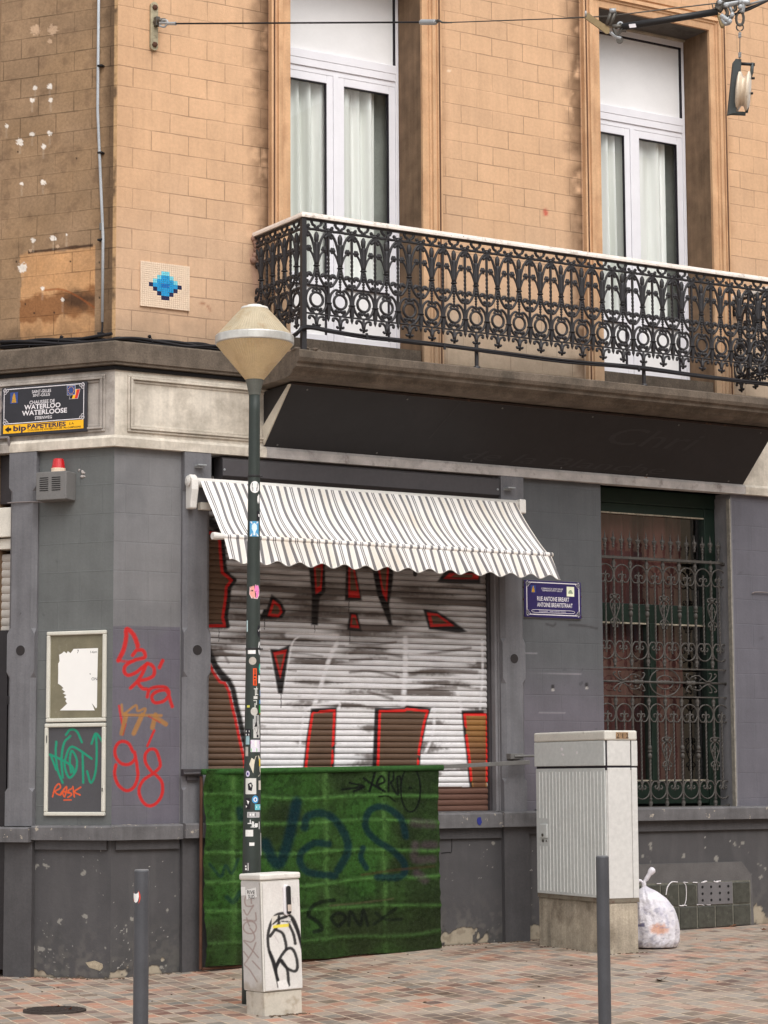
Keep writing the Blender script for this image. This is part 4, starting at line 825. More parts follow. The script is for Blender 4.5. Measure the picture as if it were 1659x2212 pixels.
for g_ in (-1, 1):
    uc_ = um + g_ * (sp * 2.1); m = MB(); T = lambda a, b: FR(uc_ + a * g_, zm + b, GO + .012)
    for h_ in (-1, 1):
        m.tube([T(-.11, h_ * .02), T(-.1, h_ * .055), T(-.05, h_ * .07), T(.0, h_ * .07), T(.03, h_ * .045), T(.0, h_ * .02)][0:] , .006, 5)
        m.tube(smooth_pts([T(-.12, h_ * .02), T(-.15, h_ * .05), T(-.16, h_ * .08), T(-.135, h_ * .085)], 3), .007, 5); m.tube(smooth_pts([T(.03, h_ * .045), T(.1, h_ * .012), T(.16, h_ * .03), T(.21, h_ * .07), T(.19, h_ * .09)], 3), .007, 5); m.tube(smooth_pts([T(.1, h_ * .012), T(.14, h_ * .05), T(.15, h_ * .09), T(.12, h_ * .09)], 3), .006, 5); m.ball(T(-.05, h_ * .045), .012, 6); m.ball(T(.19, h_ * .085), .01, 6)
    m.build('ornament', 'grille_iron', GR, smooth=True)

# glass block vent low in the wall
gb = empty('glass_block_vent', 'dusty glass blocks and a drilled vent low in the wall behind the bag', 'glass blocks')
m = MB(); xa, xb = 4.75, 6.695
m.prism(FR, [(xa, .14), (xb + .04, .17), (xb + .02, .66), (xb - .1, .785), (xa, .79)], -.002, .022); m.build('render_surround', mat('render', s(92, 89, 88), rough=.85, bump=.5, var=.15), gb)
bw, bh = .2175, .212
q = MB(); q.prism(FR, [(5.0, .16), (xb, .19), (xb, .608), (5.0, .608)], .021, .026); q.build('joint', mat('joint', s(104, 102, 92), rough=.9, var=.25, vs=30), gb)
for r_ in range(2):
    for k in range(9):
        u = xb - .005 - (k + 1) * bw; z = .392 - r_ * bh
        if r_ == 0 and k in (1, 2): continue
        q = MB(); zz0 = max(z, gz(u) + .01); q.box(FR, u + .008, u + bw - .008, zz0, z + bh - .012, .018, .034)
        b_ = q.build('glass_block', mat('block_glass', s(66, 67, 61), rough=.18, var=.25, vs=18, bump=.3, bs=25, dirt=(s(120, 120, 108), 12, .6, .6), spec=.6), gb, bevel=.006)
u = xb - .005 - 3 * bw; q = MB(); q.box(FR, u + .006, u + 2 * bw - .006, .392, .392 + bh - .004, .018, .037); v_ = q.build('vent_plate', mat('vent', s(104, 101, 102), rough=.7), gb, bevel=.004)
q = MB()
for i in range(4):
    for j in range(3): q.lathe(FR(u + .06 + i * .105, .435 + j * .062, .0375), [(.013, 0), (.013, .0015)], 10, (0, -1, 0))
q.build('vent_hole', 'black_gap', v_)
m = MB()
for i in range(14):
    a = random.uniform(5.5, 6.5); zz_ = random.choice((.392, .606)); m.tube([FR(a + t * .025, zz_ + random.uniform(-.006, .006), .034) for t in range(3)], random.uniform(.003, .006), 5)
m.tube(smooth_pts([FR(x, z, .037) for x, z in ((5.66, .5), (5.68, .57), (5.73, .615), (5.8, .615))]), .005, 5); m.tube(smooth_pts([FR(x, z, .037) for x, z in ((5.87, .61), (5.9, .57), (5.9, .46), (5.88, .4))]), .004, 5)
m.build('silicone_smear', 'enamel_white', gb)

# ================================================================== the house across the street (seen in the panes)
OB = empty('opposite_building', 'pale house row across the street, seen only as a reflection in the window panes', 'building')
m = MB(); m.box(FR, -4, 16, 0, 12.5, 24, 33); m.box(FR, 16.01, 60, 0, 15.2, 24, 33); m.build('wall', 'far_wall', OB)
m = MB(); m.box(FR, -4.3, 16, 12.5, 13.1, 23.4, 33); m.box(FR, 16.01, 60, 15.2, 15.9, 23.4, 33); m.build('cornice', 'far_wall', OB)
for i in range(16):
    for j in range(4):
        m = MB(); u = -2 + i * 3.6; z = 1 + j * 3.5
        if u < 16 and j == 3: continue
        m.box(FR, u, u + 1.4, z, z + 2.2, 23.9, 24.05); m.build('window', 'far_window', OB)

# ================================================================== sign board (black, slanting) under the balcony
sb = empty('shop_sign_board', 'long black slanting shop sign board under the balcony with faint ghost lettering', 'sign')
xL, xR = 1.385, 6.7
prof = [(.035, 4.415), (.53, 4.9), (.5, 4.905), (.03, 4.905)]
m = MB(); m.sweep(FR, prof, xL, xR); m.build('board', 'board_black', sb)
m = MB(); m.sweep(FR, [(.05, 4.435), (.52, 4.895), (.48, 4.9), (.035, 4.6)], xL - .012, xL - .001); m.build('end_cheek', 'board_edge', sb)
m = MB(); m.sweep(FR, [(.515, 4.892), (.542, 4.89), (.54, 4.909), (.515, 4.906)], xL, xR); m.build('edge_trim', mat('rusty_trim', s(62, 50, 46), rough=.7, dirt=(s(150, 110, 80), 8, .6, .8)), sb)
def onboard(u, t): k = t; return FR(u, 4.415 + .485 * k, .035 + .495 * k + .003)
for i in range(12):
    ux_, t_ = 1.5 + (i // 2) * 1.0 + .05 * (i % 2), (.06, .93)[i % 2]; p_ = np.array(onboard(ux_, t_)); m = MB(); m.lathe(p_, [(.009, 0), (.009, .003), (.004, .004)], 8, (0, -.7, -.7)); m.build('screw', 'frame_metal', sb)
text('lettering', 'Chri', 'board_ghost', sb, lambda u, t: onboard(u, t), 5.3, .52, .42, sx=1.4, shear=.35)
text('lettering', 'de la Blanche', 'board_ghost', sb, lambda u, t: onboard(u, t), 4.5, .08, .22, sx=1.1, shear=.35, wid=2.3)
m = MB(); m.add([onboard(2.95, .35), onboard(2.965, .35), onboard(3.1, .95), onboard(3.085, .95)], [(0, 1, 2, 3)]); m.build('scratch', 'board_ghost', sb)

# ================================================================== balcony railing
RA = empty('balcony_railing', 'black cast iron balcony railing with rings, flowers and a white topped handrail', 'railing')
RO_, RX0, RX1 = .837, 1.321, 6.665; PER = .229; KX, KZ = .00074, .000642
def zy(y): return 6.161 - (y - 400) * KZ
def unit_mesh():
    m = MB(); P = lambda a, y, o=0: (a * KX, -o, zy(y))
    def tb(pts, r, n=6): m.tube([P(*q) for q in [tuple(v) for v in smooth_pts(pts, 4)]], r * 1.36, n)
    def bl(a, y, r, sq=(1, 1, 1)): m.ball(P(a, y), r * 1.25, 7, sq)
    tb([(0, 560), (0, 700), (0, 860)], .015); tb([(0, 560), (0, 860)], .012)
    bl(0, 500, .019, (1, .8, 2.3)); bl(-10, 470, .012, (1, 1, 1.6)); bl(12, 480, .012, (1, 1, 1.6))
    m.lathe(P(0, 882), [(.02, 0), (.028, .003), (.028, .011), (.02, .014)], 10)
    for i in range(9):
        t = i / 8; bl(0, 905 + 290 * t, .0155 - .0075 * t, (1, 1, .9))
    tb([(0, 880), (0, 1210)], .006, 5)
    for g in (-1, 1):
        tb([(g * 12, 860), (g * 20, 760), (g * 30, 640), (g * 62, 520), (g * 100, 450), (g * 128, 425), (g * 138, 450), (g * 118, 478)], .0085); bl(g * 114, 482, .012)
        tb([(g * 12, 850), (g * 32, 780), (g * 55, 720), (g * 85, 670)], .007)
        for k in range(6):
            a = k * math.pi / 3; bl(g * 98 + math.cos(a) * 22, 650 + math.sin(a) * 26, .0115, (1, .6, 1))
        bl(g * 98, 650, .012, (1, 1.3, 1))
        tb([(g * 14, 890), (g * 35, 1000), (g * 80, 1090), (g * 120, 1130), (g * 142, 1110), (g * 128, 1085)], .0085); bl(g * 122, 1085, .012)
        tb([(g * 20, 960), (g * 40, 1010), (g * 75, 1000)], .007); bl(g * 95, 985, .02, (1.3, .5, .75)); bl(g * 120, 1005, .015, (.8, .5, 1.3)); bl(g * 75, 1000, .012)
        tb([(g * 12, 1185), (g * 60, 1165), (g * 115, 1220), (g * 140, 1320), (g * 115, 1420), (g * 70, 1485), (g * 30, 1500)], .0085)
        tb([(g * 8, 1190), (g * 40, 1190), (g * 55, 1215), (g * 40, 1230)], .006); bl(g * 42, 1222, .0115)
        tb([(g * 8, 1425), (g * 20, 1455), (g * 50, 1470), (g * 62, 1445)], .007); bl(g * 56, 1443, .0125); bl(g * 20, 1450, .013)
        # crest
        tb([(g * 18, 400), (g * 20, 350), (g * 50, 330), (g * 62, 285), (g * 45, 258)], .009); bl(g * 42, 262, .013); bl(g * 68, 300, .009)
        tb([(g * 30, 390), (g * 85, 395), (g * 118, 368), (g * 110, 345)], .009); bl(g * 106, 348, .0125)
        # pendants
        tb([(g * 6, 1640), (g * 18, 1580), (g * 50, 1545), (g * 90, 1545), (g * 98, 1570)], .008); bl(g * 92, 1572, .012)
        tb([(0, 1640), (g * 30, 1668), (g * 42, 1650)], .007); bl(g * 42, 1655, .009)
    tb([(0, 1510), (0, 1700)], .008); bl(0, 1615, .014, (1, 1, 1.6))
    # ring
    c = np.array([0, 0, zy(1320)]); pts = [(math.cos(t) * .061, 0, c[2] + math.sin(t) * .061) for t in np.linspace(0, 2 * math.pi, 25)]; m.tube(pts, .0118, 6, cap=False)
    return m
def bar_mesh():
    m = MB(); n = 60; k = len(m.v); ys = np.linspace(385, 1500, n); tw = 0
    prof = []
    for i, y in enumerate(ys):
        if 720 < y < 1090: tw += .55
        r_ = .0125
        if y < 470: r_ = .017
        if 700 < y < 1100: r_ = .0125
        if y > 1290: r_ = .0125 + .008 * min(1, (y - 1290) / 100)
        prof.append((y, r_, tw))
    for y, r_, a0 in prof:
        for j in range(4): a = a0 + math.pi / 4 + j * math.pi / 2; m.v.append((r_ * math.cos(a), r_ * math.sin(a), zy(y)))
    for i in range(n - 1):
        for j in range(4): m.f.append((k + i * 4 + j, k + i * 4 + (j + 1) % 4, k + (i + 1) * 4 + (j + 1) % 4, k + (i + 1) * 4 + j))
    m.lathe((0, 0, zy(1362)), [(.022, 0), (.031, .003), (.031, .009), (.022, .012)], 10)
    m.lathe((0, 0, zy(1600)), [(.001, 0), (.014, .03), (.012, .07)], 8); m.lathe((0, 0, zy(400)), [(.016, 0), (.02, .006), (.012, .02), (.012, .028)], 8)
    return m
um = unit_mesh().build('scroll_panel', 'iron', RA, smooth=True); bm_ = bar_mesh().build('twisted_bar', 'iron', RA)
def place(src, x, y, rot, first):
    o_ = src if first else src.copy()
    if not first: COL.objects.link(o_); o_.parent = RA
    o_.location = (x, y, 0); o_.rotation_euler = (0, 0, rot)
fst = True
for i in range(23):
    xc = 1.448 + PER * i; place(um, xc, -RO_, 0, fst)
    if i < 22: place(bm_, xc + PER / 2, -RO_, 0, fst)
    fst = False
for side, xx in ((0, RX0), (1, RX1)):
    for i in range(4):
        yc = -(RO_ - .115 - .207 * i)
        place(um, xx, yc + 0, math.pi / 2, False)
        if i < 3: place(bm_, xx, yc + .1035, math.pi / 2, False)
def railbar(name, prof, mt):     # prof (lateral half, z) box swept along U shape
    m = MB(); (hw, za, zb_) = prof
    m.box(FR, RX0 - hw, RX1 + hw, za, zb_, RO_ - hw, RO_ + hw)
    m.box(FR, RX0 - hw, RX0 + hw, za, zb_, 0, RO_ - hw); m.box(FR, RX1 - hw, RX1 + hw, za, zb_, 0, RO_ - hw); return m.build(name, mt, RA, bevel=min(hw * .6, .012))
railbar('upper_rail', (.009, zy(410), zy(388)), 'iron'); railbar('lower_rail', (.0105, zy(1522), zy(1500)), 'iron'); railbar('top_flat', (.02, 6.235, 6.252), 'iron')
m = MB(); hw = .036
ring = [(-hw, 6.253), (-hw, 6.27), (-.028, 6.292), (0, 6.303), (.028, 6.292), (hw, 6.27), (hw, 6.253)]
path = [(RX0, 0, -1, 0), (RX0, RO_, -1, 1), (RX1, RO_, 1, 1), (RX1, 0, 1, 0)]
k = len(m.v)
for (x, o_, sx_, so_) in path:
    for (w_, z) in ring: m.v.append((x + sx_ * w_, -(o_ + so_ * w_), z))
n = len(ring)
for i in range(3):
    for j in range(n): m.f.append((k + i * n + j, k + i * n + (j + 1) % n, k + (i + 1) * n + (j + 1) % n, k + (i + 1) * n + j))
m.build('handrail', 'handrail', RA)
for x in (RX0, RX1): m = MB(); m.box(FR, x - .022, x + .022, 5.12, 6.25, RO_ - .022, RO_ + .022); m.build('corner_post', 'iron', RA, bevel=.004)
for i in (7, 15): m = MB(); m.tube([(1.448 + PER * i, -RO_, 5.34), (1.448 + PER * i, -RO_, 5.13)], .018, 8); m.lathe((1.448 + PER * i, -RO_, 5.13), [(.035, 0), (.03, .015), (.02, .02)], 8); m.build('support_stub', 'iron', RA)
m = MB()
for i in range(16): m.ball((RX0 + random.uniform(-.035, .03), -.01, 6.27 - i * .016), random.uniform(.018, .034), 7, (1, .8, 1))
m.build('wall_socket', mat('socket', s(150, 118, 102), rough=.9, bump=.6, var=.25, vs=20), RA, smooth=True)

# cable bundle tied under the railing
cb = empty('railing_cable_bundle', 'black cable bundle sagging along the foot of the balcony railing', 'cables')
base = [(640, 722), (660, 709), (718, 716), (790, 726), (855, 736), (957, 748), (1080, 761), (1219, 779), (1377, 796), (1499, 812), (1659, 828), (1700, 832)]
for k in range(4):
    pts = []
    for i, (x, y) in enumerate(base):
        oo = RO_ + .03 + .012 * (k % 2); u, z = R(x, y + (k - 1.5) * (1.5 + 1.6 * math.sin(i * 1.7 + k)), oo); pts.append(FR(u, z, oo))
    if k < 3: pts = [FR(RX0 - .02, pts[0][2] + .01, .05), FR(RX0 - .03, pts[0][2] - .01, .5)] + pts
    m = MB(); m.tube(smooth_pts(pts, 4), .0125 - .001 * k, 6); m.build('cable', 'cable', cb, smooth=True)
m = MB()
for i in (3, 5, 8): x, y = base[i]; u, z = R(x, y, RO_ + .03); m.tube([FR(u, z + .022, RO_ + .045), FR(u + .004, z - .03, RO_ + .05)], .012, 6)
m.build('cable_tie', 'cable', cb)
# cables along the cornice
cc = empty('cornice_cable_bundle', 'tangle of black cables lying on the stone cornice round the corner of the house', 'cables')
for k in range(7):
    pts = []
    for i, x in enumerate([0, 40, 90, 140, 190, 235]): u, z = L(x, 742 + 4 * math.sin(i * 1.3 + k * 1.9) + (k - 3) * 2.6 + (x < 60) * 2, .06); pts.append(FL(u, max(z, 5.215 if k > 1 else 5.22), .03 + .02 * (k % 3)))
    pts.append(FR(0, pts[-1][2] + .01, .055 + .02 * (k % 3)))
    for i, x in enumerate([300, 350, 400, 440, 475]): u, z = R(x, 733 + (x - 250) * .095 + 3.5 * math.sin(i * 1.7 + k * 2.3) + (k - 3) * 1.8, .05); pts.append(FR(u, max(z, 5.21), .03 + .02 * (k % 3)))
    pts.append(FR(1.25, pts[-1][2] - .0, .06)); m = MB(); m.tube(smooth_pts(pts, 4), .0145 if k < 5 else .009, 7); m.build('cable', 'cable', cc, smooth=True)
m = MB(); m.tube([FL(-.0, 5.27, .06), FL(.1, 5.262, .06), FL(.3, 5.25, .05)], .014, 8); m.build('cable_sleeve', 'cable', cc)
m = MB()
for (fr, u, z) in ((FL, .5, 5.275), (FL, .78, 5.26), (FR, .3, 5.27), (FR, 1.0, 5.235), (FR, 1.1, 5.25)): m.tube([fr(u, z - .05, .085), fr(u + .01, z + .01, .03), fr(u, z + .02, .0)], .005, 5); m.ball(fr(u, z + .01, .03), .016, 6)
m.build('cable_clip', 'cable', cc)

# conduit down the side wall
cd = empty('conduit_pipe', 'thin pale grey conduit pipe running down the soot-brown side wall', 'pipe')
uc = L(215, 300, .03)[0]
m = MB(); u2 = L(221, 700, .03)[0]; uT = L(213, 10, .03)[0]; m.tube([FL(uT, 8.6, .03), FL(uT, 7.2, .03), FL(u2, 6.1, .03), FL(u2, 5.38, .03)], .0125, 8); m.build('pipe', mat('conduit', s(168, 172, 176), rough=.5, var=.1), cd, smooth=True)
m = MB(); m.tube(smooth_pts([FL(u2, 5.4, .03), FL(u2, 5.33, .03), FL(u2 + .01, 5.29, .035), FL(u2 + .05, 5.26, .05)], 4), .008, 6); m.build('cable_tail', 'cable', cd)
for py in (142, 330, 518, 720): 
    u, z = L(217, py, .03); q = MB(); q.box(FL, u - .024, u + .024, z - .008, z + .008, 0, .046); q.build('pipe_clip', 'cable', cd, bevel=.003)
u, z = L(219, 490, .03); q = MB(); q.tube([FL(u, z + .03, .03), FL(u, z - .03, .03)], .017, 8); q.build('coupling', 'frame_metal', cd)

# ================================================================== wall bracket, wire and overhead gear
wb = empty('wire_wall_bracket', 'old painted iron anchor plate bolted high on the ochre wall near the corner', 'bracket')
u0, zt_ = R(331, 6); _, zb_ = R(331, 111); ua = u0 - .035; ub = u0 + .035
m = MB(); pts = [(u0 + .035 * math.cos(t), zt_ - .035 + .035 * math.sin(t)) for t in np.linspace(0, math.pi, 9)] + [(u0 + .035 * math.cos(t), zb_ + .035 + .035 * math.sin(t)) for t in np.linspace(math.pi, 2 * math.pi, 9)]
m.prism(FR, pts, 0, .03); m.build('anchor_plate', mat('old_paint', s(164, 154, 128), rough=.8, var=.25, vs=20, bump=.5, dirt=(s(70, 56, 44), 18, .58, .8)), wb, bevel=.004)
m = MB()
for z in (zt_ - .05, zb_ + .05): m.lathe(FR(u0, z, .03), [(.024, 0), (.024, .014), (.012, .02)], 6, (0, -1, 0))
m.build('bolt', 'rust', wb)
zc = R(340, 52)[1]; m = MB(); m.tube([FR(u0, zc, .03), FR(u0 + .02, zc, .1), FR(u0 + .06, zc, .12)], .022, 8); m.box(FR, u0 - .01, u0 + .03, zc - .04, zc + .04, .03, .08); m.build('eye', 'zinc_dark', wb, bevel=.004)
DW0 = float((np.array(FR(u0, zc, .12)) - CP) @ FW)
def wpt(x, y, t): return atd(x, y, DW0 * (1 - t) + 15.2 * t)
tw_ = empty('tension_wire', 'dark steel tension wire with turnbuckle and insulator crossing in front of the upper windows', 'wire')
m = MB(); m.tube([wpt(380, 51, .03), wpt(918, 48, .4)], .0075, 6); m.build('wire', 'cable', tw_)
m = MB(); m.tube([wpt(972, 48.5, .44), wpt(1265, 38, .67), wpt(1275, 37, .68)], .0045, 6); m.build('thin_wire', 'zinc_dark', tw_)
m = MB(); m.tube([wpt(362, 51, .02), wpt(380, 51, .03)], [.014, .016], 8); m.tube(smooth_pts([wpt(345, 56, .004), wpt(352, 44, .01), wpt(362, 46, .015), wpt(356, 58, .015), wpt(345, 56, .01)], 3), .009, 6); m.tube([wpt(345, 50, .004), wpt(366, 50, .02)], .012, 6); m.build('turnbuckle', 'zinc', tw_)
m = MB(); m.tube([wpt(907, 48, .395), wpt(910, 48, .397), wpt(940, 48, .42), wpt(944, 48, .422)], [.012, .022, .022, .014], 10); m.build('insulator', 'zinc', tw_)
m = MB(); m.tube([wpt(940, 48, .42), wpt(948, 44, .425), wpt(955, 48.5, .43), wpt(976, 49, .445)], [.02, .01, .008, .005], 6); m.build('wire_end', 'zinc_dark', tw_)
og = empty('overhead_line_gear', 'overhead tram line arm with clamps and insulators in the top right', 'overhead gear')
D0 = 15.2
def g(x, y, dd=0): X, Y = 1242 + x * .25131, y * .25131; return atd(X, Y, D0 + dd)
def gear(name, pts, r, mt, n=8, sm=False): m = MB(); m.tube(smooth_pts(pts, 4) if sm else pts, r, n); return m.build(name, mt, og, smooth=n > 6)
gear('arm', [g(405, 232), g(1225, 100)], .0235, 'black_plastic', 12); gear('arm_core', [g(320, 228), g(410, 228)], .016, 'zinc_dark')
m = MB(); a0 = [g(78, 150), g(110, 105), g(155, 140), g(300, 240), g(295, 285), g(270, 290), g(190, 230)]; k = [tuple(p) for p in a0]; dv = FW * .02
m.add(k + [tuple(p + dv) for p in a0], [tuple(range(7)), tuple(range(7, 14))[::-1]] + [(i, (i + 1) % 7, 7 + (i + 1) % 7, 7 + i) for i in range(7)]); m.build('bracket_plate', mat('brassy', s(150, 130, 96), rough=.45, metal=.4, var=.2), og)
gear('clevis', [g(275, 215), g(310, 100)], .012, 'zinc_dark'); gear('clevis', [g(305, 225), g(345, 100)], .012, 'zinc_dark'); gear('bolt', [g(298, 95), g(352, 92)], .018, 'zinc'); gear('bolt', [g(85, 120), g(98, 120)], .022, 'zinc')
gear('clamp', [g(375, 250), g(370, 205), g(400, 195), g(410, 240), g(395, 262)], .008, 'zinc', 6, True); gear('clamp', [g(330, 240), g(360, 300), g(400, 260), g(440, 262)], .012, 'zinc_dark', 6, True); gear('clamp', [g(305, 280), g(350, 315), g(395, 330)], .011, 'zinc', 6, True)
m = MB(); m.lathe(g(385, 345), [(.0, -.006), (.022, -.006), (.024, 0), (.022, .006), (0, .006)], 14, -FW); m.build('hook_disc', 'zinc_dark', og)
m = MB(); p = [g(462, 208, -.03), g(520, 203, -.03), g(528, 233, -.03), g(470, 240, -.03)]; m.add(p + [q + FW * .003 for q in p], [(0, 1, 2, 3), (4, 5, 6, 7)]); m.build('arm_label', 'enamel_white', og)
gear('thin_wire', [g(-60, 153, .4), g(290, 140), g(700, 88), g(1200, 30), g(1245, 20)], .0045, 'zinc_dark')
for pts, r, mt in (([(1225, 90), (1245, 60), (1255, 10)], .03, 'zinc_dark'), ([(1250, 130), (1300, 170), (1340, 180)], .02, 'zinc'), ([(1240, 60), (1300, 40), (1420, 20), (1500, 25)], .022, 'zinc'), ([(1240, -10), (1300, 0), (1450, -20)], .024, 'zinc_dark'), ([(1260, 160), (1290, 205), (1330, 190), (1310, 150)], .014, 'zinc'), ([(1330, 60), (1355, 120), (1340, 160)], .012, 'zinc'),
                   ([(1420, -10), (1440, 60), (1430, 110)], .02, 'zinc'), ([(1230, 120), (1265, 235), (1275, 200)], .01, 'brassy'), ([(1180, 30), (1190, 80), (1210, 90), (1205, 30)], .004, 'zinc_dark'), ([(1290, 60), (1310, 110), (1295, 150), (1330, 170)], .012, 'zinc_dark'), ([(1370, 30), (1380, 80), (1350, 95)], .012, 'zinc_dark'), ([(1475, -20), (1490, 50)], .016, 'zinc_dark')):
    gear('fitting', [g(*q) for q in pts], r, mt, 8, True)
for (x, y) in ((1300, 45), (1420, 15), (1245, 20), (1350, 130), (1330, 185), (1420, 60)): m = MB(); m.lathe(g(x, y, -.03), [(.016, -.01), (.016, .012), (.008, .016)], 6, -FW); m.build('bolt', 'zinc', og)
gear('contact_wire', [g(1280, 155), g(1500, 80), g(1750, -40)], .008, 'cable'); gear('contact_wire', [g(1400, 100), g(1600, 30), g(1800, -60)], .008, 'cable'); gear('thin_wire', [g(1490, 40), g(1800, -50)], .008, 'zinc')
pw = empty('tension_pulley', 'grooved cream porcelain pulley in a dark iron yoke hanging from the overhead gear', 'pulley')
def pl(name, pts, r, mt, n=8, sm=False, cap=True): m = MB(); m.tube(smooth_pts(pts, 4) if sm else pts, r, n, cap); return m.build(name, mt, pw, smooth=n > 6)
pl('link', [g(1418 + 32 * math.cos(t), 160 + 58 * math.sin(t)) for t in np.linspace(0, 2 * math.pi, 21)], .009, 'zinc_dark', 6)
pl('hook', [g(1418 + 30 * math.cos(t), 235 + 30 * math.sin(t)) for t in np.linspace(math.pi * .6, math.pi * 2.4, 15)], .005, 'zinc_dark', 6)
pl('wire_tail', [g(1418, 262), g(1417, 520)], .003, 'zinc_dark', 5)
for a in (280, 450):
    pl('coil', [g(1417 + 11 * math.cos(t), a + t * 1.6, .006 * math.sin(t)) for t in np.linspace(0, 28, 60)], .003, 'zinc', 5)
m = MB(); yk = [g(1385, 510), g(1425, 512), g(1425, 560), g(1382, 965), g(1325, 975), g(1370, 530)]; n = 6; m.add([tuple(p) for p in yk] + [tuple(p + FW * .07) for p in yk], [tuple(range(n)), tuple(range(n, 2 * n))[::-1]] + [(i, (i + 1) % n, n + (i + 1) % n, n + i) for i in range(n)])
m.build('yoke_plate', mat('yoke', s(72, 78, 78), rough=.55, var=.15), pw, bevel=.004)
pl('yoke_foot', [g(1330, 972, .03), g(1465, 978, .03)], .014, 'yoke'); pl('yoke_arm', [g(1525, 540, .03), g(1520, 620, .03), g(1500, 680, .03)], .012, 'yoke'); pl('yoke_arm', [g(1500, 800, .03), g(1475, 970, .03)], .010, 'yoke'); pl('pin', [g(1420, 547, .03), g(1545, 555, .03)], .011, 'black_plastic'); pl('bolt', [g(1515, 672, .03), g(1545, 672, .03)], .009, 'black_plastic'); pl('bolt', [g(1500, 802, .03), g(1530, 802, .03)], .009, 'black_plastic')
ax = RT * .97 - FW * .2 + UP * -.08; ax /= np.linalg.norm(ax)
m = MB(); rr = .132; m.lathe(g(1447, 785, .05), [(.03, -.05), (rr * .8, -.045), (rr, -.036), (rr, -.024), (rr * .75, -.008), (rr * .73, .0), (rr * .75, .008), (rr, .024), (rr, .036), (rr * .8, .045), (.03, .05)], 40, ax); m.build('pulley_wheel', 'porcelain', pw, smooth=False)

# ================================================================== street name plates
def plate(name, fr, u0, u1, z0, z1, mt, label, o0, zbase=None):
    E_ = empty(name, label, 'street sign'); m = MB(); m.box(fr, u0, u1, z0, z1, o0, o0 + .02); m.build('plate', mt, E_, bevel=.005); return E_
o0 = .046
PL_ = plate('street_sign', FL, .228, 1.055, 4.465, 4.885, 'enamel_black', 'black street name plate with a yellow advertising strip below the cornice', o0)
fu = lambda u: .6415 - u    # text runs towards the corner
T1 = lambda u, z: FL(.6415 - u, z, o0 + .0225)
def pline(E_, T, pts, w_, mt='enamel_white', name='border'):
    m = MB()
    for a, b in zip(pts[:-1], pts[1:]):
        a = np.array(a); b = np.array(b); d_ = b - a; d_ /= np.linalg.norm(d_) + 1e-9; n_ = np.array([-d_[1], d_[0]]) * w_ / 2; m.add([T(*(a - n_ - d_ * w_ / 2)), T(*(b - n_ + d_ * w_ / 2)), T(*(b + n_ + d_ * w_ / 2)), T(*(a + n_ - d_ * w_ / 2))], [(0, 1, 2, 3)])
    return m.build(name, mt, E_)
def prect(E_, T, u0, u1, z0, z1, mt, name, dz=0):
    m = MB(); m.add([T(u0, z0), T(u1, z0), T(u1, z1), T(u0, z1)], [(0, 1, 2, 3)]); return m.build(name, mt, E_)
def scrolls(E_, T, cu, cz, s_=1., sx=1, sz=1):
    for k, (a, b) in enumerate(((.0, .018), (.018, .0), (.0, -.006), (-.004, .0))):
        pts = [(cu + sx * (a + .011 * s_ * math.cos(t)), cz + sz * (b + .011 * s_ * math.sin(t))) for t in np.linspace(0, 5, 9)]; pline(E_, T, pts, .005 * s_, name='corner_scroll')
hw, za, zb_ = .385, 4.575, 4.868
pline(PL_, T1, [(-hw + .03, zb_), (hw - .03, zb_)], .007); pline(PL_, T1, [(-hw + .03, za), (hw - .03, za)], .007); pline(PL_, T1, [(-hw, za + .03), (-hw, zb_ - .03)], .007); pline(PL_, T1, [(hw, za + .03), (hw, zb_ - .03)], .007)
for sx in (-1, 1):
    for cz, sz in ((za + .01, 1), (zb_ - .01, -1)): scrolls(PL_, T1, sx * (hw - .01), cz, 1.1, -sx, sz)
def tx(E_, T, t, u, z, sz, wid, mt='enamel_white', bold=.012, align='CENTER'): text('lettering', t, mt, E_, T, u, z, sz, wid=wid, bold=bold, align=align)
tx(PL_, T1, 'SAINT-GILLES', -.022, 4.82, .036, .185); tx(PL_, T1, 'SINT-GILLIS', -.022, 4.789, .034, .165)
tx(PL_, T1, 'CHAUSSEE DE', -.015, 4.729, .04, .245); tx(PL_, T1, 'WATERLOO', -.01, 4.685, .056, .35, bold=.025); tx(PL_, T1, 'WATERLOOSE', .01, 4.636, .056, .435, bold=.025); tx(PL_, T1, 'STEENWEG', -.0, 4.596, .036, .165)
prect(PL_, T1, -hw - .005, hw, 4.492, 4.565, 'enamel_yellow', 'yellow_strip'); T1b = lambda u, z: FL(.6415 - u, z, o0 + .0235)
mat('navy_ink', s(28, 30, 66), rough=.4, var=0, bump=0)
tx(PL_, T1b, 'bip', -.23, 4.51, .066, .125, 'navy_ink', .03); tx(PL_, T1b, 'PAPETERIES', .03, 4.522, .052, .37, 'navy_ink', .03); tx(PL_, T1b, 'S A', .27, 4.53, .026, .045, 'ink', .01); tx(PL_, T1b, 'CHAUSSEE DE WATERLOO 388 -Ma CAMPAGNE', .105, 4.502, .019, .51, 'ink', .01)
m = MB(); m.add([T1b(-.375, 4.527), T1b(-.335, 4.553), T1b(-.335, 4.538), T1b(-.31, 4.538), T1b(-.31, 4.516), T1b(-.335, 4.516), T1b(-.335, 4.50)], [(0, 1, 2, 3, 4, 5, 6)]); m.build('arrow', 'ink', PL_)
prect(PL_, T1, -.325, -.25, 4.745, 4.84, 'enamel_blue', 'saint_emblem')
m = MB(); m.add([T1b(*q) for q in ((-.31, 4.752), (-.265, 4.752), (-.272, 4.79), (-.276, 4.815), (-.287, 4.836), (-.298, 4.815), (-.303, 4.79))], [(0, 1, 2, 3, 4, 5, 6)]); m.build('saint_figure', 'gold', PL_)
T1c = lambda u, z: FL(.6415 - u, z, o0 + .0245); T1d = lambda u, z: FL(.6415 - u, z, o0 + .0255)
m = MB()
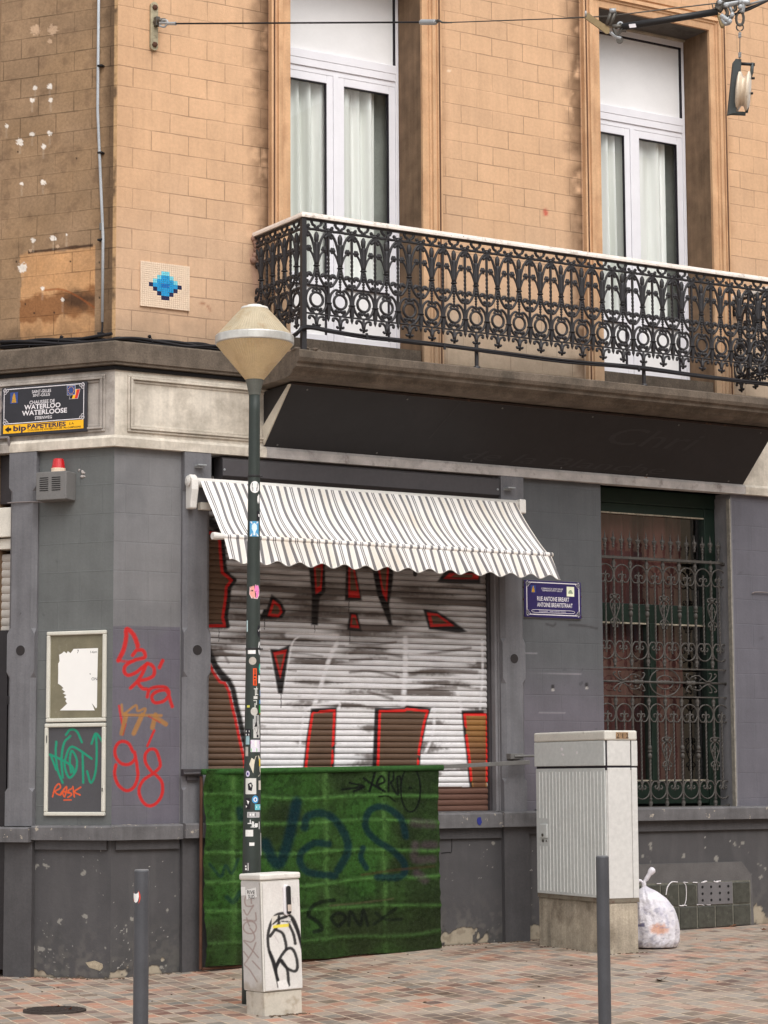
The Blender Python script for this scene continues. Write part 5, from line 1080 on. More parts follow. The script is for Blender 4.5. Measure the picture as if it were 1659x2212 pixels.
mat('flag_white', s(215, 212, 215), rough=.4, bump=0, var=0)
m.add([T1b(*q) for q in ((.245, 4.745), (.33, 4.745), (.352, 4.826), (.27, 4.826))], [(0, 1, 2, 3)]); m.build('flag', 'flag_white', PL_)
for (a, b, mt) in ((0, .33, 'ink'), (.33, .64, 'enamel_yellow'), (.64, 1, 'red')):
    m = MB(); lo = lambda t: (.249 + .078 * t, 4.748); hi = lambda t: (.271 + .078 * t, 4.823); m.add([T1c(*lo(a)), T1c(*lo(b)), T1c(*hi(b)), T1c(*hi(a))], [(0, 1, 2, 3)]); m.build('flag_band', mt, PL_)
prect(PL_, lambda u, z: FL(.6415 - u, z, o0 + .0252), .226, .306, 4.778, 4.86, 'flag_white', 'flag'); prect(PL_, lambda u, z: FL(.6415 - u, z, o0 + .026), .229, .303, 4.781, 4.857, 'enamel_blue', 'flag')
m = MB()
for k in range(12): t = k * math.pi / 6; a, b = .266 + .026 * math.cos(t), 4.819 + .03 * math.sin(t); m.add([FL(.6415 - a - dx, b + dz, o0 + .027) for dx, dz in ((-.003, -.003), (.003, -.003), (.003, .003), (-.003, .003))], [(0, 1, 2, 3)])
m.build('flag_star', 'enamel_yellow', PL_)

o1 = .006
S2 = empty('street_sign', 'dark blue enamel street name plate beside the awning, reading Rue Antoine Breart', 'street sign')
ux0, ux1, z0_, z1_ = 4.1, 4.742, 3.052, 3.392; m = MB(); m.box(FR, ux0 - .006, ux1 + .006, z0_ - .01, z1_ + .005, .0, .008); m.build('plate_back', 'frame_metal', S2)
m = MB(); m.box(FR, ux0, ux1, z0_, z1_, .008, .02); m.build('plate', 'enamel_navy', S2, bevel=.003)
cxx = (ux0 + ux1) / 2; T2 = lambda u, z: FR(cxx + u, z, .0225); T2b = lambda u, z: FR(cxx + u, z, .0235)
hw, za, zb_ = .295, 3.078, 3.372
pline(S2, T2, [(-hw + .03, zb_), (hw - .03, zb_)], .008); pline(S2, T2, [(-hw + .03, za), (hw - .03, za)], .008); pline(S2, T2, [(-hw, za + .03), (-hw, zb_ - .03)], .008); pline(S2, T2, [(hw, za + .03), (hw, zb_ - .03)], .008)
for sx in (-1, 1):
    for cz, sz in ((za + .008, 1), (zb_ - .008, -1)): scrolls(S2, T2, sx * (hw - .008), cz, 1.1, -sx, sz)
tx(S2, T2, 'RUE ANTOINE BREART', 0.0, 3.205, .056, .36, bold=.01); tx(S2, T2, 'ANTOINE BREARTSTRAAT', .02, 3.15, .056, .4, bold=.01)
tx(S2, T2, 'COMMUNE DE SAINT-GILLES', -.01, 3.312, .02, .245, bold=.0); tx(S2, T2, 'GEMEENTE SINT-GILLIS', -.01, 3.294, .02, .22, bold=.0)
for a_, b_ in ((-.16, -.055), (-.04, .005), (.012, .075), (.082, .15)):
    m = MB()
    for k_ in range(int((b_ - a_) / .009)): m.add([T2(a_ + k_ * .009 + du_, 3.1045 + dz_) for du_, dz_ in ((0, 0), (.0065, 0), (.0065, .0095), (0, .0095))], [(0, 1, 2, 3)])
    m.build('small_print', mat('small_print', s(176, 170, 188), rough=.4, var=.2, vs=80, bump=0), S2)
pline(S2, T2, [(-.2, 3.122), (.2, 3.122), (.235, 3.118), (.245, 3.11), (.235, 3.1), (.2, 3.096), (-.2, 3.096), (-.235, 3.1), (-.245, 3.11), (-.235, 3.118), (-.2, 3.122)], .004)
prect(S2, T2, -.25, -.195, 3.275, 3.345, 'enamel_blue', 'saint_emblem'); m = MB(); m.add([T2b(*q) for q in ((-.24, 3.28), (-.205, 3.28), (-.21, 3.31), (-.222, 3.342), (-.236, 3.31))], [(0, 1, 2, 3, 4)]); m.build('saint_figure', 'gold', S2)
prect(S2, T2, .155, .24, 3.255, 3.345, mat('emblem_cream', s(226, 228, 200)), 'emblem')
m = MB()
for k in range(3): m.add([T2b(.168 + .01 * (2 - k) * 0 + k * .008, 3.284 + k * .011), T2b(.228 - k * .008, 3.284 + k * .011), T2b(.224 - k * .008, 3.291 + k * .011), T2b(.172 + k * .008, 3.291 + k * .011)], [(0, 1, 2, 3)])
m.build('emblem_mark', mat('emblem_green', s(80, 110, 90)), S2)
m = MB()
for i in range(10): a = random.choice((ux0, ux1)); m.ball(FR(a + random.uniform(-.006, .006), random.uniform(z0_, z1_), .014), random.uniform(.004, .01), 5)
m.build('rust_spot', 'rust', S2)

# ================================================================== mosaic: plain generic tile pattern stand-in
mo = empty('wall_mosaic', 'square cream tile mosaic with blue pattern on the ochre wall', 'mosaic')
mx0, mx1, mz0, mz1 = .219, .679, 5.537, 5.922
m = MB(); m.box(FR, mx0, mx1, mz0, mz1, 0, .014); m.build('backing', 'tile_cream', mo, bevel=.002)
cw = (mx1 - mx0) / 12; chh = (mz1 - mz0) / 11
kd = {'p': 'tile_pale', 'b': 'tile_blue', 'm': 'tile_mid', 'n': 'tile_navy', '.': 'tile_cream'}
pat = ["............", "............", ".....pp.....", "....pbbp....", "...pbbbbp...", "..nbbmmbbn..", "...nbbbbn...", "....nbbn....", ".....nn.....", "............", "............"]
for key in 'pbmn.':
    m = MB()
    for j, row in enumerate(pat):
        for i, ch_ in enumerate(row):
            if ch_ == key:
                for a in range(2):
                    for b in range(2):
                        u = mx0 + (i + a * .5) * cw; z = mz1 - (j + 1 - b * .5) * chh; m.box(FR, u + .001, u + cw * .5 - .001, z + .001, z + chh * .5 - .001, .013, .0185)
    if m.v: m.build('tiles', kd[key], mo)

# ================================================================== alarm box
al = empty('alarm_box', 'grey louvred alarm box with a red beacon on the corner wall', 'alarm')
ax0, ax1, az0, az1 = .362, .65, 3.898, 4.133
m = MB(); m.box(FL, ax0, ax1, az0, az1, 0, .16); m.build('housing', mat('alarm_grey', s(112, 110, 108), rough=.6, var=.1, dirt=(s(150, 100, 60), 18, .66, .8)), al, bevel=.006)
m = MB()
for c in (0, 1):
    for k in range(7): zz = az1 - .05 - k * .0175; a = ax0 + .055 + c * .115; m.box(FL, a, a + .082, zz - .0035, zz + .0035, .158, .1625)
m.build('louvre_slot', 'black_gap', al)
lu, lz = .485, az1; c0 = FL(lu, lz, .08)
m = MB(); m.lathe(c0, [(.06, 0), (.06, .032), (.058, .034)], 24); m.build('beacon_base', mat('beacon_cream', s(222, 200, 176), dirt=(s(130, 120, 120), 20, .6, .8)), al)
m = MB(); m.lathe(c0, [(.056, .034), (.044, .108), (.038, .114), (.02, .117), (.001, .118)], 24); m.build('beacon_lens', 'red_lens', al, smooth=False)
m = MB()
for i in range(12): m.ball(FL(ax0 - .02 - random.uniform(0, .07), az1 - random.uniform(-.03, .04), .0), random.uniform(.006, .018), 6, (1, 1, .8))
m.build('filler_smear', mat('filler_grey', s(170, 162, 158), rough=.9), al, smooth=True)
m = MB(); m.tube(smooth_pts([FL(.64, 3.9, .02), FL(.8, 3.905, .066), FL(.98, 3.905, .066)], 3), .006, 6); m.tube(smooth_pts([FL(.98, 4.3, .02), FL(.975, 4.5 - .07, .07), FL(1.0, 4.46, .07), FL(1.2, 4.45, .07)], 3), .012, 6); m.build('cable', mat('cable_grey', s(120, 112, 110)), al)
m = MB(); m.tube(smooth_pts([FL(1.2, 4.62, .06), FL(1.08, 4.66, .06), FL(1.045, 4.74, .06), FL(1.09, 4.83, .06), FL(1.2, 4.85, .06)], 4), .008, 6); m.build('cable', 'cable_grey', al)

# ================================================================== notice boards
def board(u0, u1, z0, z1, label, kind):
    E_ = empty('notice_board', label, 'notice board'); m = MB(); t = .032
    m.box(FL, u0, u1, z0, z0 + t, 0, .03); m.box(FL, u0, u1, z1 - t, z1, 0, .03); m.box(FL, u0, u0 + t, z0 + t, z1 - t, 0, .0295); m.box(FL, u1 - t, u1, z0 + t, z1 - t, 0, .0295); m.build('frame', 'alu', E_, bevel=.008)
    return E_
bd = board(.052, .612, 2.068, 2.815, 'upper framed notice board holding a torn white poster', 'poster')
m = MB(); m.box(FL, .08, .585, 2.09, 2.79, 0, .008); m.build('back_panel', 'notice_back', bd)
pp = [(575, 285), (765, 278), (760, 500), (757, 740), (750, 750), (715, 705), (740, 765), (468, 765), (525, 712), (510, 690), (520, 675), (500, 660), (518, 645), (490, 632), (510, 620), (482, 600), (495, 590), (475, 570), (453, 556), (455, 480), (455, 400), (465, 380), (462, 330), (480, 322), (500, 305), (520, 320), (530, 302), (550, 318), (565, 300)]
m = MB(); m.prism(FL, [L(*c5(*q), .01) for q in pp], .009, .0105); po = m.build('poster', 'paper', bd)
T3 = lambda u, z: FL(-u, z, .0112)
for t, x, y, sz in (('1-6pm', 730, 316, .026), ('7', 608, 318, .04), ('ON', 737, 530, .035), ('v', 704, 488, .03)):
    u, z = L(*c5(x, y), .0112); text('poster_print', t, 'ink', po, T3, -u, z, sz, bold=.0)
bd2 = board(.052, .622, 1.303, 2.058, 'lower framed notice board with green and orange graffiti on dark panel', 'dark')
def col_nb(U, Z, X, Y):
    P_ = Paint(X, Y, s(76, 75, 78)); GR = s(24, 140, 108)
    for pts in ([(440, 1010), (435, 1100), (450, 1230), (490, 1330)], [(550, 965), (500, 1020), (480, 1150), (490, 1290)], [(640, 1015), (600, 930), (550, 915), (515, 955)], [(390, 1110), (480, 1150), (560, 1200), (575, 1250)], [(395, 1110), (440, 1230)], [(715, 1142), (620, 1075), (555, 1050), (520, 1110), (505, 1200), (540, 1290), (590, 1240), (600, 1150), (560, 1080), (545, 1160), (555, 1250)], [(645, 1100), (650, 1330)], [(680, 1240), (710, 1330), (745, 1250), (755, 1100), (750, 950)], [(715, 1025), (750, 945), (810, 1025)]):
        P_.stroke([c5(*q) for q in pts], 4.8, GR, .3)
    for pts in ([(410, 1440), (430, 1370), (460, 1338), (472, 1370), (430, 1400), (470, 1425), (500, 1385)], [(470, 1420), (520, 1360), (505, 1440), (490, 1400), (540, 1410)], [(560, 1375), (530, 1395), (560, 1420), (530, 1445)], [(570, 1360), (580, 1440)], [(630, 1365), (582, 1400), (625, 1425)], [(500, 1466), (555, 1464)]):
        P_.stroke([c5(*q) for q in pts], 3.0, s(216, 86, 40), .3)
    return P_.c
o = grid('back_panel', FL, ar(.08, .595, .005), ar(1.33, 2.03, .005), 'notice_paint', bd2, ofn=lambda U, Z: U * 0 + .01, colfn=col_nb)
m = MB(); m.box(FL, .595, .6, 1.9, 1.96, .028, .034); m.box(FL, .068, .074, 1.5, 1.53, .028, .034); m.build('lock', 'black_gap', bd2)

# ================================================================== awning
AW = empty('awning', 'short awning of white canvas with grey and beige stripes above the roller shutter', 'awning')
A0, A1 = .72, 3.93; BT = (.15, 4.075); FB = (.6, 3.565); B0, B1 = .7, 4.0
def stripes():
    m = bpy.data.materials.new('awning_fabric'); m.use_nodes = True; MATS['awning_fabric'] = m; n = m.node_tree.nodes; l = m.node_tree.links; p = n['Principled BSDF']; p.inputs['Roughness'].default_value = .85
    uv = n.new('ShaderNodeUVMap'); sx = n.new('ShaderNodeSeparateXYZ'); l.new(uv.outputs[0], sx.inputs[0])
    mu = n.new('ShaderNodeMath'); mu.operation = 'MULTIPLY_ADD'; mu.inputs[1].default_value = 1 / .207; mu.inputs[2].default_value = .0; l.new(sx.outputs[0], mu.inputs[0])
    fr = n.new('ShaderNodeMath'); fr.operation = 'FRACT'; l.new(mu.outputs[0], fr.inputs[0]); cr = n.new('ShaderNodeValToRGB'); e = cr.color_ramp; e.interpolation = 'CONSTANT'
    WH, GY, BE = lin((232, 228, 224)), lin((118, 115, 116)), lin((220, 209, 190))
    st_ = [(0, GY), (.13, WH), (.145, BE), (.162, WH), (.195, BE), (.212, WH), (.245, BE), (.262, WH), (.295, BE), (.312, WH), (.35, GY), (.48, WH), (.63, GY), (.685, WH), (.72, GY), (.775, WH)]
    while len(e.elements) < len(st_): e.elements.new(.5)
    for el, (po_, c) in zip(e.elements, st_): el.position = po_; el.color = (*c, 1)
    l.new(fr.outputs[0], cr.inputs[0])
    ns = n.new('ShaderNodeTexNoise'); ns.inputs['Scale'].default_value = 2.2; ns.inputs['Detail'].default_value = 5; ge = n.new('ShaderNodeNewGeometry'); l.new(ge.outputs['Position'], ns.inputs['Vector'])
    mr = n.new('ShaderNodeMapRange'); mr.inputs[1].default_value = .5; mr.inputs[2].default_value = .75; mr.inputs[4].default_value = .3; l.new(ns.outputs['Fac'], mr.inputs[0])
    mx = n.new('ShaderNodeMix'); mx.data_type = 'RGBA'; mx.blend_type = 'MULTIPLY'; l.new(mr.outputs[0], mx.inputs[0]); l.new(cr.outputs[0], mx.inputs[6]); mx.inputs[7].default_value = (*lin((226, 204, 170)), 1); l.new(mx.outputs[2], p.inputs['Base Color'])
stripes()
nu, nv = 260, 26; P = []; UU = []; ZZ = []
for j in range(nv):
    t = j / (nv - 1)
    for i in range(nu):
        a = i / (nu - 1); u = (A0 * (1 - t) + B0 * t) * (1 - a) + (A1 * (1 - t) + (B1 - .03) * t) * a
        sag = .035 * math.sin(math.pi * t); wv = .010 * math.sin(a * 9 + 1) * math.sin(math.pi * t)
        ush = .022 * math.sin(a * 13 + 3 * t + math.sin(a * 31)) * math.sin(math.pi * t)
        P.append(FR(u + ush * .8, BT[1] * (1 - t) + FB[1] * t - sag + wv, BT[0] * (1 - t) + FB[0] * t - sag * .4)); UU.append(A0 + a * 3.25); ZZ.append(t)
gridP('canopy', np.array(P), np.array(UU), np.array(ZZ), nu, nv, 'awning_fabric', AW, smooth=True)
P = []; UU = []; ZZ = []; nv = 14
for j in range(nv):
    t = j / (nv - 1)
    for i in range(nu):
        a = i / (nu - 1); u = B0 * (1 - a) + (B1 - .02) * a; ph = (a * 3.25 / .207); drop = .195 + .018 * math.cos(ph * 2 * math.pi + 2.4) 
        P.append(FR(u + t * (.03 + .05 * a) , FB[1] - .01 - t * drop, FB[0] + .015 + .035 * t + .005 * t * math.sin(a * 3.25 / .207 * 2 * math.pi + 1) + .008 * t * math.sin(a * 23))); UU.append(A0 + a * 3.25 + .02 * t * math.sin(a * 23)); ZZ.append(t)
gridP('valance', np.array(P), np.array(UU), np.array(ZZ), nu, nv, 'awning_fabric', AW, smooth=True)
e_ = [P[-nu + i] for i in range(nu)]; m = MB(); m.tube(e_, .003, 5); m.build('valance_piping', mat('piping', s(150, 146, 140)), AW)
n_ = 80; m = MB(); pts = [FR(B0 - .0 + (B1 - B0) * i / (n_ - 1), FB[1], FB[0]) for i in range(n_)]; m.tube(pts, .022, 12); m.uv = [((v[0] - B0) / (B1 - B0) * 3.25 + A0, 0) for v in m.v]; m.build('front_bar', 'awning_fabric', AW, smooth=True)
m = MB(); m.tube([FR(B0 - .1, FB[1] + .0, FB[0]), FR(B0 - .07, FB[1], FB[0]), FR(B0 + .005, FB[1], FB[0])], [.03, .032, .024], 12); m.build('end_cap', 'awning_metal', AW)
m = MB(); m.tube([FR(A0 - .03, BT[1] - .01, .11), FR(A1 + .03, BT[1] - .01, .11)], .04, 14); m.build('roller_tube', 'awning_metal', AW, smooth=True)
for x, sg in ((A0 - .06, -1), (A1 + .05, 1)):
    m = MB()
    if sg < 0:
        m.prism(lambda o_, z, u: FR(u, z, o_), [(.05, 4.12), (.12, 4.13), (.17, 4.09), (.175, 4.0), (.15, 3.9), (.14, 3.84), (.05, 3.84)], x - .03, x + .035)
    else: m.box(FR, x - .02, x + .05, 3.98, 4.11, .07, .17)
    m.build('end_bracket', 'awning_metal', AW, bevel=.012)
    m = MB(); m.lathe(FR(x - .035 if sg < 0 else x + .05, 4.07, .115), [(.04, 0), (.045, .01), (.02, .02)], 14, (-1, 0, 0)); m.build('bracket_boss', 'awning_metal', AW)
    m = MB(); xx = x + .05 if sg < 0 else x - .12; m.prism(lambda o_, z, u: FR(u, z, o_), [(0.0, 4.12), (.02, 4.2), (.05, 4.225), (.13, 4.22), (.13, 4.21), (.06, 4.205), (.03, 4.16), (.02, 4.1)], xx, xx + .08); m.build('wall_bracket', 'zinc', AW)
m = MB(); m.box(FR, A0 + .02, A0 + .2, 3.84, 3.9, .06, .12); m.build('drive_bar', 'cream_metal', AW); m = MB(); m.tube([FR(A0 + .12, 3.83, .125), FR(A0 + .12, 4.02, .12)], .008, 6); m.build('motor_cable', 'rust', AW)

# ================================================================== green turf screen
TS = empty('turf_screen', 'green artificial turf screen with graffiti hung on a metal frame below the roller shutter', 'screen')
tx0, tx1, tz1 = .76, 3.055, 1.69; TO = .16
def zbot(u): return .07 + (u - tx0) / (tx1 - tx0) * .055
hl = [c_ for c_ in (300, 440, 620, 800, 960, 1150)]; hz = [1.45, 1.22, .98, .74, .51, .27]; vl = [.86, 1.13, 1.95, 2.5]
vl = [R(cB(285, 0)[0], 1850, TO)[0], R(cB(870, 0)[0], 1850, TO)[0], R(cB(1237, 0)[0], 1850, TO)[0]]
def sagf(U): return .02 * np.sin((U - tx0) / (tx1 - tx0) * np.pi) + .01 * np.sin(U * 5)
def sagz(U, z): return sagf(U) * (.3 + .7 * math.sin(z * 7) ** 2) + .07 * (fbm(U, U * 0 + z * 9.7, 1.3, 6, 3) - .5)
def o_turf(U, Z):
    o_ = TO + .012 * (fbm(U, Z, 3, 5) - .5) + .05 * (1.69 - Z) / 1.6 * .6
    for z in hz: o_ = o_ + .009 * np.exp(-((Z + sagz(U, z) - z) / .018) ** 2)
    for v in vl: o_ = o_ + .006 * np.exp(-((U - v) / .025) ** 2)
    w_ = 1 - sst(0, .5, U - tx0); o_ = o_ + w_ * .02 * np.sin(Z * 9 + U * 14 + 1.5 * np.sin(Z * 4)) + .006 * np.sin(U * 4 + Z * 13 + 2 * np.sin(U * 3)); return o_
def col_turf(U, Z, X, Y):
    n1 = fbm(U, Z, 2.2, 3); n2 = fbm(U, Z, 30, 7, 3); P_ = Paint(X, Y, s(56, 78, 40)); P_.mix(sst(.4, .7, n1) * .6, s(54, 98, 40)); P_.mix((1 - sst(.35, .55, n1)) * .65, s(38, 50, 30)); P_.mix(sst(.5, .68, fbm(U, Z, 6, 41)) * .45, s(36, 44, 28))
    for z in hz: P_.mix(np.exp(-((Z + sagz(U, z) - z - .02) / .03) ** 2) * .35, s(26, 36, 20)); P_.mix(np.exp(-((Z + sagz(U, z) - z) / .018) ** 2) * (.5 + .5 * n2), s(82, 124, 62))  # dark band above each ridge: seam shadow painted into the turf colour
    for v in vl: P_.mix(np.exp(-((U - v) / .028) ** 2) * (.5 + .4 * n2) * sst(.25, .5, fbm(U, Z, 8, 12)), s(86, 124, 64))
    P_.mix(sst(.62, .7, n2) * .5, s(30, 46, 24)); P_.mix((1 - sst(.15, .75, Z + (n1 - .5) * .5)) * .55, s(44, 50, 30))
    S = lambda pts, w_, col, al=.85, soft=.5: P_.stroke([cB(*q) for q in pts], w_ * .3419, col, soft, al)
    NV = s(16, 44, 52)
    S([(690, 330), (650, 520), (610, 660), (575, 720), (540, 690), (490, 590)], 68, NV, .9); S([(740, 490), (760, 420), (850, 400), (940, 450), (1005, 560), (1010, 650), (950, 760)], 50, NV, .85)
    S([(890, 595), (800, 590), (720, 650), (715, 720), (770, 775), (930, 795)], 45, NV, .85); S([(1380, 545), (1345, 430), (1240, 360), (1150, 385), (1125, 480), (1180, 560), (1300, 640), (1370, 720), (1350, 800), (1200, 805)], 42, NV, .85); S([(1110, 620), (1095, 680), (1130, 745)], 36, NV, .85)
    S([(330, 380), (340, 430)], 50, NV, .7); S([(140, 720), (210, 800), (240, 730), (280, 780), (320, 690)], 18, NV, .6); S([(250, 930), (290, 960), (330, 900)], 30, NV, .6)
    BK = s(20, 24, 22)
    S([(980, 250), (1115, 232)], 15, BK, .95, .3); S([(1025, 208), (1115, 232), (1050, 262)], 14, BK, .95, .3)
    S([(1115, 180), (1180, 225), (1245, 262)], 17, BK, .95, .3); S([(1185, 140), (1150, 262)], 15, BK, .95, .3); S([(1190, 225), (1245, 200), (1225, 165), (1195, 215), (1235, 258)], 14, BK, .95, .3)
    S([(1270, 262), (1275, 140), (1300, 125), (1300, 190), (1285, 210), (1330, 285), (1325, 180), (1345, 175), (1350, 265)], 13, BK, .95, .3)
    S([(1410 + 62 * math.cos(t), 250 + 142 * math.sin(t)) for t in np.linspace(0, 6.28, 13)], 12, BK, .95, .3); S([(1404, 240), (1412, 240)], 16, BK); S([(1210, 295), (1265, 292), (1312, 325)], 10, BK, .9, .3)
    S([(925, 950), (850, 960), (790, 990), (765, 1045), (820, 1085), (850, 1130), (800, 1150)], 26, BK, .8); S([(930, 1100), (910, 1060), (960, 1030), (1000, 1060), (960, 1110), (930, 1100)], 22, BK, .8); S([(1020, 1110), (1030, 1020), (1090, 1110), (1110, 1010), (1140, 1110)], 20, BK, .8); S([(1180, 1100), (1320, 1000)], 20, BK, .7); S([(1190, 1030), (1250, 1070), (1350, 1070)], 20, BK, .7)
    for p_ in ([(1430, 460), (1550, 470)], [(1440, 600), (1440, 690), (1550, 690)], [(1500, 600), (1560, 600)], [(1450, 780), (1500, 820)]): S(p_, 50, s(92, 72, 84), .5, .7)
    S([(1100, 790), (1300, 760), (1560, 735)], 16, s(76, 56, 40), .5); S([(900, 985), (1100, 965), (1300, 940)], 12, s(90, 84, 60), .5)
    return P_.c
P = []; us_ = ar(tx0, tx1, .008); ts = np.linspace(0, 1, 205); U, Tt = np.meshgrid(us_, ts); U = U.ravel(); Tt = Tt.ravel(); Zb = .07 + (U - tx0) / (tx1 - tx0) * .055 + .006 * np.sin(U * 9); Zv = Zb + (tz1 - .03 * (1 - (U - tx0) / (tx1 - tx0)) - Zb) * Tt
edge = 1 - sst(0, .012, np.minimum(U - tx0, tx1 - U)); Pn = np.stack([U + (vn(Zv, Zv, 14, 3) - .5) * .02 * edge, -o_turf(U, Zv), Zv], 1)
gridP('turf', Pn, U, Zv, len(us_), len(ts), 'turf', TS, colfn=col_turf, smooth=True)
# grass blades standing out of the turf
nb = 26000; bu = rng.uniform(tx0, tx1, nb); bt = rng.uniform(0, 1, nb); bz = .07 + (bu - tx0) / (tx1 - tx0) * .055 + (tz1 - .03 - .1) * bt; k = rng.random(nb); 
sel = rng.random(nb) < .12; bz[sel] = tz1 - .03 * (1 - (bu[sel] - tx0) / (tx1 - tx0)) + .003
bo = o_turf(bu, bz) + .002; p0 = np.stack([bu - .002, -bo, bz], 1); p1 = np.stack([bu + .002, -bo, bz], 1); p2 = np.stack([bu + rng.normal(0, .006, nb), -(bo + rng.uniform(.004, .014, nb)), bz + rng.normal(0, .006, nb) - .002 + .008 * sel], 1)
Pb = np.stack([p0, p1, p2], 1).reshape(-1, 3); me = bpy.data.meshes.new('turf_blades'); me.vertices.add(len(Pb)); me.vertices.foreach_set('co', Pb.astype(np.float32).ravel()); me.loops.add(nb * 3); me.loops.foreach_set('vertex_index', np.arange(nb * 3, dtype=np.int32)); me.polygons.add(nb); me.polygons.foreach_set('loop_start', (np.arange(nb) * 3).astype(np.int32)); me.update(calc_edges=True)
cc_ = np.clip(col_turf(np.repeat(bu, 3), np.repeat(bz, 3), *proj(Pb)) * np.repeat(rng.uniform(.75, 1.35, nb), 3)[:, None], 0, 1); ca = me.color_attributes.new('Col', 'FLOAT_COLOR', 'POINT'); ca.data.foreach_set('color', np.concatenate([cc_, np.ones((len(cc_), 1))], 1).astype(np.float32).ravel())
me.materials.append(mat('blade', attr=True, rough=.8, var=0, bump=0, fine=0)); ob = bpy.data.objects.new('turf_blades', me); COL.objects.link(ob); ob.parent = TS; ob['kind'] = 'stuff'
m = MB(); m.tube([FR(tx0 - .02, tz1 - .035, TO), FR(tx1 + .05, tz1 - .005, TO)], .026, 10); m.uv = None
rl = m.build('turf_roll', mat('turf_plain', s(44, 84, 34), rough=.95, var=.3, vs=40, bump=1., bs=200, fine=.3), TS, smooth=True)
m = MB(); a = R(1145, 1648, .17)[0]; m.hexa([FR(tx1 - .1, tz1 - .02, .14), FR(a, 1.713, .14), FR(a, 1.713, .17), FR(tx1 - .1, tz1 - .02, .17), FR(tx1 - .1, tz1 + .012, .14), FR(a, 1.752, .14), FR(a, 1.752, .17), FR(tx1 - .1, tz1 + .012, .17)]); m.build('top_rail', 'frame_metal', TS, bevel=.003)
m = MB(); m.box(FR, 3.86, 4.0, 1.76, 1.81, .05, .12); m.tube([FR(3.9, 1.785, .12), FR(4.12, 1.79, .13)], .012, 8); m.build('wall_clamp', 'frame_metal', TS, bevel=.003)
m = MB(); m.box(FR, .6, .78, 1.62, 1.68, .05, .1); m.box(FR, .64, .74, 1.585, 1.62, .055, .09); m.tube([FR(.6, 1.64, .1), FR(.78, 1.645, .13)], .012, 8); m.build('wall_clamp', 'dark_frame', TS, bevel=.003)
m = MB(); m.tube([FR(tx0 - .01, .055, TO), FR(tx1, .112, TO)], .012, 8); m.tube([FR(tx0 - .012, .05, TO - .03), FR(tx0 - .012, 1.62, TO - .03)], .014, 8); m.tube([FR(tx1 + .005, .12, TO - .03), FR(tx1 + .005, 1.62, TO - .03)], .012, 8); m.build('frame_tube', 'rust', TS)

# ================================================================== street cabinet 212
CB = empty('street_cabinet', 'tall pale telecom cabinet numbered 212 on a concrete plinth by the green window', 'cabinet')
cx, cy = 3.742, -1.68; DY, DX = 1.2, .31; zf0, zse, ztp = .585, 1.683, 1.985
CR = rad(-6.2)
def FC(u, z, o_=0): return (cx + u * math.cos(CR) - o_ * math.sin(CR), cy + u * math.sin(CR) + o_ * math.cos(CR), z)      # u along +x, o along +y
def cbx(m, u0, u1, z0, z1, a, b): m.hexa([FC(u0, z0, a), FC(u1, z0, a), FC(u1, z0, b), FC(u0, z0, b), FC(u0, z1, a), FC(u1, z1, a), FC(u1, z1, b), FC(u0, z1, b)])
m = MB(); cbx(m, .02, DX - .005, .05, .56, .01, DY + .02); m.build('plinth', 'concrete', CB, bevel=.02)
m = MB(); cbx(m, .005, DX, .555, zf0 + .01, .005, DY); m.build('base_channel', mat('channel', s(120, 112, 98), rough=.6, dirt=(s(84, 46, 34), 10, .5, .8)), CB)
m = MB(); cbx(m, .012, DX - .01, zf0, zse, .012, DY - .01); m.build('body', 'cab_white', CB)
m = MB(); cbx(m, .0, .012, zf0 + .005, zse - .012, .02, DY - .002); rp = m.build('side_door', 'cab_rib', CB, bevel=.004)
m = MB(); n_r = 19
for i in range(n_r):
    y = .07 + i * (DY - .14) / (n_r - 1); 
    if i >= n_r - 3: cbx(m, -.004, .001, zf0 + .03, 1.0, y, y + .007); cbx(m, -.004, .001, 1.24, zse - .04, y, y + .007)
    else: cbx(m, -.004, .001, zf0 + .03, zse - .04, y, y + .007)
m.build('rib', mat('rib', s(218, 219, 215), rough=.5), rp)
m = MB(); cbx(m, -.012, .001, 1.07, 1.19, DY - .2, DY - .08); m.build('lock_cover', 'cab_rib', rp, bevel=.004)
m = MB()
for (yy, zz, r_) in ((DY - .135, 1.095, .014), (DY - .12, 1.045, .014), (DY - .18, 1.045, .007)): m.lathe(FC(-.013 if zz > 1.06 else 0, zz, yy), [(r_, 0), (r_, .006)], 10, (-1, 0, 0))
m.build('lock', 'zinc_dark', rp)
m = MB(); cbx(m, .02, DX - .065, zf0 + .005, zse - .01, .0, .012); cbx(m, DX - .055, DX, zf0 + .005, zse - .01, .002, .02); m.build('front_door', 'cab_white', CB, bevel=.004)
m = MB(); cbx(m, .02, DX - .065, zse + .008, ztp - .085, .0, .012); cbx(m, DX - .055, DX + .004, zse + .004, ztp - .085, .0, .02); m.build('upper_front', 'cab_white', CB, bevel=.004)
m = MB(); cbx(m, -.008, .012, zse + .008, ztp - .085, .01, DY + .01); m.build('upper_side', 'cab_rib', CB, bevel=.005)
m = MB(); cbx(m, .006, DX - .008, zse - .03, ztp - .07, .008, DY - .01); m.build('upper_core', 'gasket_gap', CB)
m = MB(); cbx(m, -.01, DX + .0, ztp - .083, ztp, -.008, DY + .012); m.build('lid', 'cab_lid', CB, bevel=.014)
m = MB(); cbx(m, .1, .22, ztp - .07, ztp - .015, -.0095, -.008); m.build('number_stain', mat('stain', s(150, 122, 92), var=.3, vs=30, dirt=(s(60, 44, 30), 20, .5, .8)), CB)
text('cabinet_number', '2 1 2', 'ink', CB, lambda u, z: FC(u, z, -.0105), .165, ztp - .063, .055, wid=.115)
m = MB()
